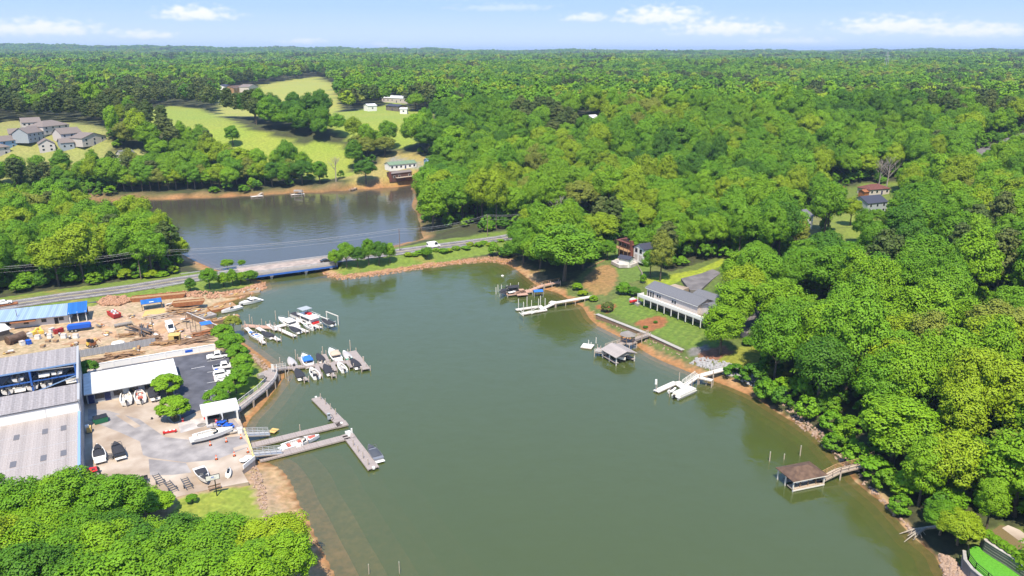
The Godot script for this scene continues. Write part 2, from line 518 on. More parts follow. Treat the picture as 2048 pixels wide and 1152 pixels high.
const SHORE_PX := [[525, 563], [532, 577], [470, 600], [432, 612], [410, 632], [447, 656], [470, 676], [490, 688], [512, 704], [530, 718], [548, 732], [560, 740], [570, 746], [567, 757], [547, 783], [524, 813], [500, 836], [488, 856], [511, 921], [535, 927], [560, 938], [581, 968], [597, 1013], [615, 1043], [636, 1091], [663, 1146], [700, 1230], [740, 1400], [760, 2600],
	[2500, 2600], [2080, 1400], [1950, 1230], [1886, 1147], [1870, 1106], [1833, 1081], [1804, 1049], [1763, 1004], [1714, 967], [1681, 926], [1649, 889], [1608, 856], [1563, 830], [1509, 795], [1456, 772], [1403, 754], [1362, 737], [1329, 724], [1312, 716], [1288, 703], [1274, 690], [1240, 674], [1196, 652], [1178, 635], [1167, 614], [1149, 605], [1119, 587], [1087, 578], [1072, 570], [1057, 558], [1031, 538], [1007, 525], [978, 521], [900, 527], [800, 541], [720, 553], [680, 557], [655, 551], [640, 541],
	[668, 521], [700, 510], [800, 489], [838, 477], [832, 455], [827, 430], [830, 400], [836, 382], [845, 366], [800, 373], [700, 379], [640, 383], [600, 384], [500, 391], [400, 395], [300, 398], [220, 402], [100, 408], [0, 412], [-160, 420], [-170, 445], [0, 440], [100, 446], [220, 458], [300, 476], [350, 500], [384, 520], [430, 540], [500, 552]]

func build_landform() -> void:
	n_far.seed = 31; n_far.frequency = 0.0011; n_far.fractal_octaves = 3
	n_mid.seed = 47; n_mid.frequency = 0.006; n_mid.fractal_octaves = 3
	n_fine.seed = 53; n_fine.frequency = 0.09; n_fine.fractal_octaves = 4
	shore = plan(SHORE_PX, 0.0)
	for p in [[-260, 655], [-100, 628], [0, 612], [120, 594], [254, 577], [380, 557], [480, 543], [570, 532], [660, 520], [760, 508], [800, 503], [900, 490], [1000, 477], [1045, 469], [1090, 460], [1160, 448]]:
		var q := at(p[0], p[1], 3.1)
		road_line.append(Vector2(q.x, q.z))
	sd_grid.resize(SNX * SNZ)
	var n := shore.size()
	for j in SNZ:
		for i in SNX:
			var p := Vector2(SX0 + i * SC, SZ0 + j * SC)
			var best := 1e9
			for k in n:
				var a := shore[k]
				var b := shore[(k + 1) % n]
				var ab := b - a
				var t := clampf((p - a).dot(ab) / ab.length_squared(), 0.0, 1.0)
				var d := p.distance_squared_to(a + ab * t)
				if d < best: best = d
			var s := sqrt(best)
			sd_grid[j * SNX + i] = -s if Geometry2D.is_point_in_polygon(p, shore) else s

func sd(x: float, z: float) -> float:                    # metres from the shoreline, negative over water
	var fx := (x - SX0) / SC
	var fz := (z - SZ0) / SC
	if fx < 0.0 or fz < 0.0 or fx >= SNX - 1 or fz >= SNZ - 1: return 120.0
	var i := int(fx)
	var j := int(fz)
	fx -= i; fz -= j
	var o := j * SNX + i
	return lerpf(lerpf(sd_grid[o], sd_grid[o + 1], fx), lerpf(sd_grid[o + SNX], sd_grid[o + SNX + 1], fx), fz)

func road_dist(p: Vector2) -> float:
	var best := 1e9
	for k in road_line.size() - 1:
		best = minf(best, p.distance_squared_to(Geometry2D.get_closest_point_to_segment(p, road_line[k], road_line[k + 1])))
	return sqrt(best)

func height(x: float, z: float) -> float:
	var d := sqrt(x * x + z * z)
	var s := sd(x, z) if d < 680.0 else 120.0
	if s < 0.0: return maxf(-3.0, s * ((0.045 if z > -150.0 else 0.075) if x < 0.0 else 0.10))
	var h := s * 0.15 if s < 5.0 else 0.75 + minf(s - 5.0, 8.0) * 0.15
	var k := 0.03
	if z > -330.0: k = 0.055 * smoothstep(-5.0, 25.0, x)
	h += k * clampf(s - 13.0, 0.0, 140.0)
	if z < -215.0 and z > -350.0 and s > 0.0:
		var rd := road_dist(Vector2(x, z))
		if rd < 13.0: h = lerpf(h, 2.9 if s > 7.0 else h, smoothstep(13.0, 6.0, rd))
	if z < -330.0: h += 22.0 * smoothstep(30.0, 120.0, s) * smoothstep(-330.0, -420.0, z) * smoothstep(-40.0, -150.0, x)
	if d > 380.0:
		var up := smoothstep(400.0, 660.0, d)
		var west := smoothstep(-330.0, -420.0, z) * smoothstep(-40.0, -150.0, x)
		h += 24.0 * up * (1.0 - west) + 4.0 * up * west
	if d > 450.0:
		var f := clampf((d - 450.0) / 1100.0, 0.0, 1.0)
		h += 6.0 * f + 42.0 * clampf((d - 1400.0) / 9000.0, 0.0, 1.0)
		h += n_far.get_noise_2d(x, z) * (11.0 * f + 26.0 * clampf((d - 1500.0) / 4000.0, 0.0, 1.0))
		if d > 2500.0: h += 42.0 * exp(-pow((x + 3600.0) / 2300.0, 2.0) - pow((z + 6200.0) / 1100.0, 2.0))
	return h

# ---------------------------------------------------------------- ground cover zones: outline, colour of the ground (linear), keeps trees out
var zones := []
func zone(list: Array, col: Color, clear := true, h := -1.0) -> void:
	var pl := plan(list, h) if h >= 0.0 else plan_land(list)
	zones.append([pl, bounds(pl), col, clear])

const GRASS := Color(0.18, 0.25, 0.032)
const LAWN := Color(0.125, 0.205, 0.026)
const DRY := Color(0.32, 0.20, 0.075)
const CLAY := Color(0.43, 0.205, 0.09)
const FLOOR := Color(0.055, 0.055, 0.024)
const FIELD := Color(0.28, 0.35, 0.045)

func build_zones() -> void:
	# marina and work yard
	zone([[345, 1000], [497, 966], [512, 990], [530, 1040], [520, 1130], [380, 1130], [345, 1050]], Color(0.26, 0.33, 0.04), true, 1.9)
	zone([[456, 700], [476, 688], [506, 718], [525, 738], [532, 768], [490, 803], [470, 812], [452, 792], [468, 745]], Color(0.22, 0.30, 0.03), true, 1.9)
	zone([[215, 599], [290, 582], [372, 570], [374, 584], [310, 590], [250, 600]], GRASS, true, 2.4)
	zone([[-140, 690], [0, 634], [190, 612], [240, 596], [330, 597], [420, 586], [532, 576], [470, 600], [432, 612], [412, 632], [450, 660], [456, 690], [430, 700], [190, 745], [-140, 830]], Color(0.50, 0.37, 0.25), true, 1.9)
	zone([[-200, 800], [190, 728], [440, 690], [480, 760], [530, 900], [560, 960], [625, 1100], [700, 1300], [740, 1600], [-400, 1600], [-200, 1120]], Color(0.40, 0.30, 0.18), true, 1.9)
	zone([[382, 514], [410, 518], [450, 534], [520, 548], [530, 562], [440, 548], [400, 536]], Color(0.45, 0.27, 0.12), true, 1.5)
	# right bank gardens
	zone([[1268, 646], [1290, 638], [1318, 631], [1337, 639], [1327, 653], [1300, 664], [1283, 658]], Color(0.33, 0.125, 0.05))
	zone([[1188, 612], [1222, 603], [1232, 614], [1216, 627]], Color(0.36, 0.11, 0.04))
	zone([[1385, 722], [1405, 704], [1450, 690], [1466, 705], [1430, 722], [1400, 728]], Color(0.26, 0.12, 0.07))
	zone([[1376, 700], [1410, 690], [1430, 700], [1400, 712], [1380, 712]], Color(0.20, 0.19, 0.19))
	zone([[1216, 606], [1240, 590], [1272, 590], [1385, 645], [1440, 660], [1440, 694], [1370, 696], [1300, 664], [1225, 628]], LAWN)
	zone([[1164, 572], [1173, 552], [1198, 532], [1222, 530], [1236, 545], [1230, 572], [1212, 590], [1188, 590]], DRY)
	zone([[1196, 522], [1215, 500], [1235, 487], [1275, 498], [1305, 530], [1290, 560], [1244, 566], [1228, 524]], Color(0.12, 0.21, 0.03))
	zone([[1436, 722], [1480, 694], [1530, 690], [1570, 705], [1575, 752], [1500, 752]], Color(0.23, 0.26, 0.03))
	zone([[1505, 566], [1548, 556], [1562, 590], [1535, 612], [1508, 604]], Color(0.54, 0.20, 0.07))
	zone([[1286, 560], [1400, 538], [1446, 518], [1450, 530], [1345, 568], [1300, 580]], Color(0.28, 0.36, 0.02))
	zone([[1240, 585], [1320, 550], [1440, 514], [1480, 530], [1490, 600], [1530, 660], [1520, 700], [1440, 700], [1380, 650]], Color(0.12, 0.17, 0.03))
	zone([[1690, 470], [1700, 425], [1765, 408], [1790, 425], [1770, 455], [1735, 485]], Color(0.20, 0.27, 0.03))
	zone([[1640, 400], [1660, 378], [1800, 368], [1810, 392], [1700, 412]], Color(0.14, 0.20, 0.03))
	zone([[1580, 455], [1640, 420], [1650, 450], [1610, 475]], Color(0.2, 0.2, 0.08))
	zone([[1905, 1130], [1928, 1088], [1972, 1062], [2010, 1050], [2100, 1075], [2200, 1120], [2200, 1260], [1940, 1220]], Color(0.15, 0.20, 0.04))
	zone([[1128, 582], [1150, 560], [1165, 545], [1205, 505], [1235, 484], [1290, 492], [1330, 530], [1300, 570], [1275, 605], [1200, 625], [1165, 605]], Color(0.13, 0.17, 0.04))
	zone([[1130, 592], [1240, 480], [1300, 505], [1335, 545], [1440, 514], [1475, 530], [1480, 600], [1500, 660], [1485, 730], [1430, 745], [1330, 706], [1200, 645]], Color(0.12, 0.16, 0.035))
	zone([[1636, 395], [1650, 374], [1800, 362], [1818, 395], [1800, 440], [1788, 535], [1690, 545], [1665, 470]], Color(0.19, 0.25, 0.035))
	zone([[1566, 475], [1585, 428], [1640, 424], [1645, 540], [1585, 545]], Color(0.2, 0.2, 0.08))
	# far meadows
	zone([[262, 222], [340, 211], [400, 217], [440, 233], [500, 258], [545, 270], [600, 284], [690, 290], [706, 318], [704, 352], [640, 358], [560, 350], [470, 338], [400, 300], [330, 268], [280, 244]], FIELD)
	zone([[490, 178], [545, 163], [635, 151], [645, 158], [676, 166], [682, 218], [620, 242], [555, 240], [490, 226]], Color(0.36, 0.38, 0.07))
	zone([[640, 226], [700, 222], [760, 212], [780, 201], [805, 204], [815, 221], [864, 223], [870, 255], [820, 296], [720, 292], [650, 252]], FIELD)
	zone([[436, 186], [470, 178], [500, 174], [525, 183], [525, 232], [432, 232]], Color(0.34, 0.36, 0.08))
	zone([[768, 324], [785, 312], [815, 320], [850, 328], [885, 332], [882, 339], [836, 335], [800, 328]], Color(0.30, 0.29, 0.28))
	zone([[690, 372], [700, 345], [740, 335], [770, 308], [800, 303], [880, 316], [890, 340], [884, 356], [845, 366], [800, 373], [740, 377]], Color(0.38, 0.31, 0.10))
	zone([[-60, 300], [-40, 250], [20, 240], [90, 243], [200, 252], [222, 275], [232, 338], [150, 352], [40, 366], [-60, 372]], Color(0.30, 0.31, 0.09))
	zone([[225, 345], [240, 300], [300, 305], [290, 348]], Color(0.34, 0.34, 0.12))
	zone([[1140, 238], [1160, 246], [1184, 272], [1155, 275], [1140, 256]], Color(0.35, 0.35, 0.12))
	zone([[1180, 244], [1202, 243], [1208, 275], [1180, 276]], Color(0.3, 0.3, 0.12))
	zone([[1885, 345], [1950, 302], [2010, 282], [2070, 258], [2080, 290], [2010, 318], [1930, 352]], Color(0.16, 0.15, 0.10))
	zone([[1820, 398], [1860, 388], [1930, 372], [1960, 380], [1900, 400]], Color(0.2, 0.2, 0.12))

func cover(x: float, z: float) -> Color:
	var p := Vector2(x, z)
	var nz := n_fine.get_noise_2d(x, z)
	var nb := n_mid.get_noise_2d(x * 2.0, z * 2.0)
	var s := sd(x, z) if x * x + z * z < 460000.0 else 120.0
	var wood_bank := x > 44.0 and z > -178.0
	if s < (0.9 + nz * 1.4 if wood_bank or z < -370.0 else 2.6 + nz * 2.6 + nb * 2.0):
		var wet := Color(0.40, 0.19, 0.075).lerp(Color(0.26, 0.125, 0.05), clampf(nb * 2.0 + nz * 1.5 + 0.4, 0.0, 1.0))
		if s < 0.3 + nz * 0.8: return wet
		return CLAY.lerp(Color(0.52, 0.34, 0.20), clampf(nb * 1.6 + nz + 0.15, 0.0, 1.0))
	for q in zones:
		if inside(p, q[0], q[1]):
			var c: Color = q[2]
			if c == LAWN: c = c.lerp(Color(0.17, 0.245, 0.032), 0.5 + 0.5 * sin((x * 0.85 + z * 0.52) * 2.4))
			return c.lerp(Color(c.r * 1.22, c.g * 1.04, c.b * 1.25), clampf(nz * 0.6 + nb * 0.9 + 0.25, 0.0, 0.8))
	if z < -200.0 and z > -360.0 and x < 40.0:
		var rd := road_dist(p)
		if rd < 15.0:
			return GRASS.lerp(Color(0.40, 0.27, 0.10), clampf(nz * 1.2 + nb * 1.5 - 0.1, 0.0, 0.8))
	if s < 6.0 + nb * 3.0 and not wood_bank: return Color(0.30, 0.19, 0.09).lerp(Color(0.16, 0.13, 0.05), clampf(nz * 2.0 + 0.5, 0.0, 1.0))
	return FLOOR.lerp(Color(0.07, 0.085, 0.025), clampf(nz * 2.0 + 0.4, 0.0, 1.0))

func terrain(nm: String, x0: float, x1: float, z0: float, z1: float, cell: float, hole: Rect2, drop: float, canopy := false) -> void:
	var nx := int((x1 - x0) / cell) + 1
	var nzz := int((z1 - z0) / cell) + 1
	var v := PackedVector3Array()
	var nn := PackedVector3Array()
	var cc := PackedColorArray()
	v.resize(nx * nzz); nn.resize(nx * nzz); cc.resize(nx * nzz)
	for j in nzz:
		for i in nx:
			var x := x0 + i * cell
			var z := z0 + j * cell
			var y := height(x, z) - drop
			if canopy:
				y += 9.0 * smoothstep(3000.0, 6000.0, sqrt(x * x + z * z))
			v[j * nx + i] = Vector3(x, y, z)
			if canopy:
				cc[j * nx + i] = Color(0.030, 0.062, 0.014).lerp(Color(0.062, 0.115, 0.016), clampf(n_mid.get_noise_2d(x * 0.35, z * 0.35) + 0.5, 0.0, 1.0))
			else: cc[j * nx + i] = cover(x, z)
	for j in nzz:
		for i in nx:
			var l := v[j * nx + maxi(i - 1, 0)]
			var r := v[j * nx + mini(i + 1, nx - 1)]
			var a := v[maxi(j - 1, 0) * nx + i]
			var b := v[mini(j + 1, nzz - 1) * nx + i]
			nn[j * nx + i] = (b - a).cross(r - l).normalized()
	var idx := PackedInt32Array()
	for j in nzz - 1:
		for i in nx - 1:
			var o := j * nx + i
			if hole.has_area() and hole.has_point(Vector2(v[o].x, v[o].z)) and hole.has_point(Vector2(v[o + nx + 1].x, v[o + nx + 1].z)): continue
			idx.append_array(PackedInt32Array([o, o + 1, o + nx, o + 1, o + nx + 1, o + nx]))
	var arr := []
	arr.resize(Mesh.ARRAY_MAX)
	arr[Mesh.ARRAY_VERTEX] = v; arr[Mesh.ARRAY_NORMAL] = nn; arr[Mesh.ARRAY_COLOR] = cc; arr[Mesh.ARRAY_INDEX] = idx
	var m := ArrayMesh.new()
	m.add_surface_from_arrays(Mesh.PRIMITIVE_TRIANGLES, arr)
	setting(nm, m, M.ground)

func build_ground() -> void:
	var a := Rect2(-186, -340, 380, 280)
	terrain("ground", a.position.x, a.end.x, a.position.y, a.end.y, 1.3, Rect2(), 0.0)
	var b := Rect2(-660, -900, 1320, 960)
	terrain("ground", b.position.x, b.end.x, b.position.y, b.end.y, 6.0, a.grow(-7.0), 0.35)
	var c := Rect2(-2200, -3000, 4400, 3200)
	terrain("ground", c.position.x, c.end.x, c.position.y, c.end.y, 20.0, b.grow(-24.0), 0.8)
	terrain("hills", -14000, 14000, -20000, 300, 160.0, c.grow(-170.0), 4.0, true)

func build_water() -> void:
	# the causeway's line parts the cove from the browner upper lake
	var cut := []
	for p in [[-260, 655], [0, 612], [254, 577], [480, 543], [660, 520], [800, 503], [1000, 477], [1160, 448]]: cut.append(at(p[0], p[1], 3.1))
	var far := PackedVector2Array([Vector2(-420, -510)])
	var near := PackedVector2Array([Vector2(-420, 30)])
	for q in cut:
		far.append(Vector2(q.x, q.z)); near.append(Vector2(q.x, q.z))
	far.append(Vector2(300, -360)); far.append(Vector2(300, -510))
	near.append(Vector2(300, -360)); near.append(Vector2(300, 30))
	for k in [["water", near, "water"], ["water", far, "water_upper"]]:
		setting(k[0], MB.new().extrude(k[1], 0.0, 0.0).mesh(), M[k[2]])
		for d in [-0.18, -0.38, -0.6, -0.8]: setting(k[0], MB.new().extrude(k[1], d, d).mesh(), M[k[2] + "_mid"])
		setting(k[0], MB.new().extrude(k[1], -1.05, -1.05).mesh(), M[k[2] + "_deep"])

# ---------------------------------------------------------------- trees
var crowns := {}
var trunks := {}
var leaf_mats := []
const TONES := [Color(0.172, 0.315, 0.010), Color(0.112, 0.248, 0.010), Color(0.240, 0.335, 0.012), Color(0.070, 0.172, 0.012), Color(0.215, 0.246, 0.036), Color(0.138, 0.282, 0.012), Color(0.072, 0.108, 0.024), Color(0.104, 0.130, 0.032)]
const TONE_WORDS := ["bright green", "mid green", "yellow-green", "deep green", "olive", "fresh green", "dark", "dusky olive"]

func leaf(vv: PackedVector3Array, nn: PackedVector3Array, cc: PackedColorArray, ix: PackedInt32Array, p: Vector3, out: Vector3, size: float, tone: float, tilt: float, lean: Vector3) -> void:
	var nrm := (out + Vector3(rng.randf_range(-tilt, tilt), rng.randf_range(-tilt * 0.4, tilt), rng.randf_range(-tilt, tilt))).normalized()
	var s := nrm.cross(Vector3(rng.randf_range(-1, 1), rng.randf_range(-1, 1), rng.randf_range(-1, 1))).normalized()
	var t := nrm.cross(s)
	var w := size * rng.randf_range(0.7, 1.2)
	var l := size * rng.randf_range(0.8, 1.5)
	var b := vv.size()
	vv.append(p - s * l * 0.5); vv.append(p + t * w * 0.5 + nrm * w * 0.12); vv.append(p + s * l * 0.5); vv.append(p - t * w * 0.5 + nrm * w * 0.12)
	var c := Color(tone * rng.randf_range(0.9, 1.0), tone, tone * rng.randf_range(0.7, 1.0))
	var soft := (nrm * 0.6 + out * 0.38 + lean * 0.25).normalized()
	for i in 4:
		nn.append(soft); cc.append(c)
	ix.append_array(PackedInt32Array([b, b + 1, b + 2, b, b + 2, b + 3]))

# a crown of overlapping leafy boughs; height 16 m, reach about 6 m
func crown(kind: String, sd_: int, boughs: int, per: int, size: float) -> ArrayMesh:
	rng.seed = sd_
	var vv := PackedVector3Array(); var nn := PackedVector3Array(); var cc := PackedColorArray(); var ix := PackedInt32Array()
	for b in boughs:
		var c: Vector3
		var r: float
		var out: Vector3
		var flat := 0.8
		if kind == "pine":
			var t := float(b) / boughs
			var a := b * 2.4 + rng.randf_range(-0.4, 0.4)
			var reach := sqrt(maxf(0.05, 1.0 - pow(t * 1.75 - 0.75, 2.0))) * 3.3 * rng.randf_range(0.4, 1.0)
			c = Vector3(cos(a) * reach, 6.6 + t * 8.9 + rng.randf_range(-0.5, 0.5), sin(a) * reach)
			r = rng.randf_range(1.0, 1.6)
			out = Vector3(cos(a), 0.4 + t, sin(a)).normalized()
			flat = 0.55
		elif kind == "ornamental":
			var a := rng.randf() * TAU
			var y := rng.randf_range(-0.25, 1.0)
			var q := sqrt(maxf(0.0, 1.0 - y * y))
			out = Vector3(cos(a) * q, y, sin(a) * q)
			c = Vector3(out.x * 4.1, 8.6 + out.y * 5.2, out.z * 4.1)
			r = rng.randf_range(1.2, 1.9)
		else:
			var a := b * 2.39996 + rng.randf_range(-0.35, 0.35)
			var y := 1.0 - 1.55 * (b + 0.5) / boughs + rng.randf_range(-0.12, 0.12)
			var q := sqrt(maxf(0.0, 1.0 - y * y))
			out = Vector3(cos(a) * q, y, sin(a) * q)
			var f := rng.randf_range(0.62, 0.92) if b % 4 else rng.randf_range(0.25, 0.55)
			c = Vector3(out.x * 5.0 * f, 9.6 + out.y * 5.4 * f, out.z * 5.0 * f)
			r = rng.randf_range(0.75, 2.1)
			if kind == "tall": c = Vector3(c.x * 0.78, 9.4 + (c.y - 9.4) * 1.25, c.z * 0.78)
		var hue := rng.randf_range(0.86, 1.0)
		for l in per:
			var d := Vector3(rng.randfn(), rng.randfn(), rng.randfn()).normalized()
			d = (d + out * 0.35 + Vector3(0, 0.2, 0)).normalized()
			var p := c + Vector3(d.x, d.y * flat, d.z) * r * rng.randf_range(0.6, 1.14)
			leaf(vv, nn, cc, ix, p, (d + Vector3(0, 0.25, 0)).normalized(), size, hue * rng.randf_range(0.84, 1.0), 0.7, (p - Vector3(0, 7.0, 0)).normalized())
	var arr := []
	arr.resize(Mesh.ARRAY_MAX)
	arr[Mesh.ARRAY_VERTEX] = vv; arr[Mesh.ARRAY_NORMAL] = nn; arr[Mesh.ARRAY_COLOR] = cc; arr[Mesh.ARRAY_INDEX] = ix
	var m := ArrayMesh.new()
	m.add_surface_from_arrays(Mesh.PRIMITIVE_TRIANGLES, arr)
	return m

func trunk(kind: String, sd_: int) -> ArrayMesh:
	rng.seed = sd_
	var mb := MB.new()
	var top := 14.5 if kind == "pine" else 9.0
	var bend := Vector3(rng.randf_range(-0.5, 0.5), 0, rng.randf_range(-0.5, 0.5))
	var p0 := Vector3(0, -0.6, 0)
	var p1 := Vector3(0, top * 0.5, 0) + bend
	var p2 := Vector3(0, top, 0) + bend * 0.4
	mb.tube(p0, p1, 0.36, 0.26, 7, false); mb.tube(p1, p2, 0.26, 0.10, 7, false)
	for k in (5 if kind == "pine" else 8):
		var a := k * 2.4
		var from := p1.lerp(p2, k / 9.0)
		var up := 1.0 if kind == "pine" else rng.randf_range(2.0, 4.2)
		mb.tube(from, from + Vector3(cos(a) * 3.4, up, sin(a) * 3.4), 0.13, 0.04, 5, false)
	return mb.mesh()

func build_tree_kinds() -> void:
	for k in TONES.size():
		var m := mk("leaf_%d" % k, (TONES[k] as Color).linear_to_srgb(), 0.6)
		m.vertex_color_use_as_albedo = true
		m.backlight = Color(0.54, 0.66, 0.24)
		m.metallic_specular = 0.3
		leaf_mats.append(m)
	var any := mk("leaf_any", Color.WHITE, 0.6)
	any.vertex_color_use_as_albedo = true
	any.backlight = Color(0.54, 0.66, 0.24)
	any.metallic_specular = 0.3
	crowns["broad"] = []; crowns["pine"] = []; crowns["ornamental"] = []
	for k in 6: crowns.broad.append(crown("broad" if k < 4 else "tall", 100 + k, 72, 260, 0.33))
	for k in 3: crowns.pine.append(crown("pine", 200 + k, 46, 80, 0.55))
	for k in 2: crowns.ornamental.append(crown("ornamental", 300 + k, 46, 200, 0.62))
	crowns["under"] = []; crowns["broad_mid"] = []; crowns["pine_mid"] = []; crowns["broad_far"] = []; crowns["pine_far"] = []
	for k in 7: crowns.broad_mid.append(crown("broad" if k < 5 else "tall", 400 + k, 38, 66, 0.94))
	for k in 2: crowns.under.append(crown("ornamental", 450 + k, 26, 46, 1.0))
	for k in 2: crowns.pine_mid.append(crown("pine", 500 + k, 30, 18, 1.0))
	for k in 3: crowns.broad_far.append(crown("broad", 600 + k, 20, 24, 1.9))
	crowns.pine_far.append(crown("pine", 700, 14, 8, 1.9))
	for k in 3: trunks[k] = trunk("broad", 800 + k)
	trunks[3] = trunk("pine", 810)

# a single tree: base point, overall height, crown reach, kind, tone
func tree(nm: String, label: String, p: Vector3, h: float, reach: float, kind: String, tone: int, grp := "", turn := -1.0) -> Node3D:
	var o := thing(nm, label, "tree", p, turn if turn >= 0.0 else rng.randf() * TAU, grp)
	var list: Array = crowns[kind]
	var base := 6.2 if kind != "pine" else 4.2
	o.scale = Vector3(reach / base, h / 16.5, reach / base)
	part(o, "crown", list[rng.randi() % list.size()], leaf_mats[tone])
	part(o, "trunk", trunks[3 if kind == "pine" else rng.randi() % 3], M.bark)
	keep_off.append([Vector2(p.x, p.z), reach * 0.8])
	return o

var keep_off := []        # spots that scattered trees leave free: [place, radius]
var keep_grid := {}

func blocked(p: Vector2) -> bool:
	var c := Vector2i(int(floor(p.x / 24.0)), int(floor(p.y / 24.0)))
	for i in 3:
		for j in 3:
			for q in keep_grid.get(Vector2i(c.x + i - 1, c.y + j - 1), []):
				if p.distance_to(q[0]) < q[1]: return true
	return false

func free_for_tree(x: float, z: float, margin: float) -> bool:
	var p := Vector2(x, z)
	if x * x + z * z < 460000.0 and sd(x, z) < margin: return false
	for q in zones:
		if q[3] and inside(p, q[0], q[1]): return false
	if z < -190.0 and z > -380.0 and x < 60.0 and road_dist(p) < (32.0 if x > -135.0 and x < -15.0 else 15.0): return false
	return not blocked(p)

func pine_share(x: float, z: float) -> float:
	var q := n_mid.get_noise_2d(x * 0.55 + 300.0, z * 0.55)
	var s := smoothstep(0.14, 0.36, q) * 0.8
	if z > -520.0: s *= 0.2
	if x < -120.0 and x > -520.0 and z < -560.0 and z > -1050.0 and x < -0.33 * -z: s = maxf(s, 0.8)
	return s

func tone_for(x: float, z: float, pine: bool) -> int:
	if pine: return 6 if rng.randf() < 0.65 else 7
	var q := n_mid.get_noise_2d(x * 0.8, z * 0.8 - 500.0) + rng.randf_range(-0.42, 0.42)
	if q < -0.44: return 3
	if q < -0.20: return 1
	if q < 0.06: return 5
	if q < 0.36: return 0
	if q < 0.62: return 2
	return 4

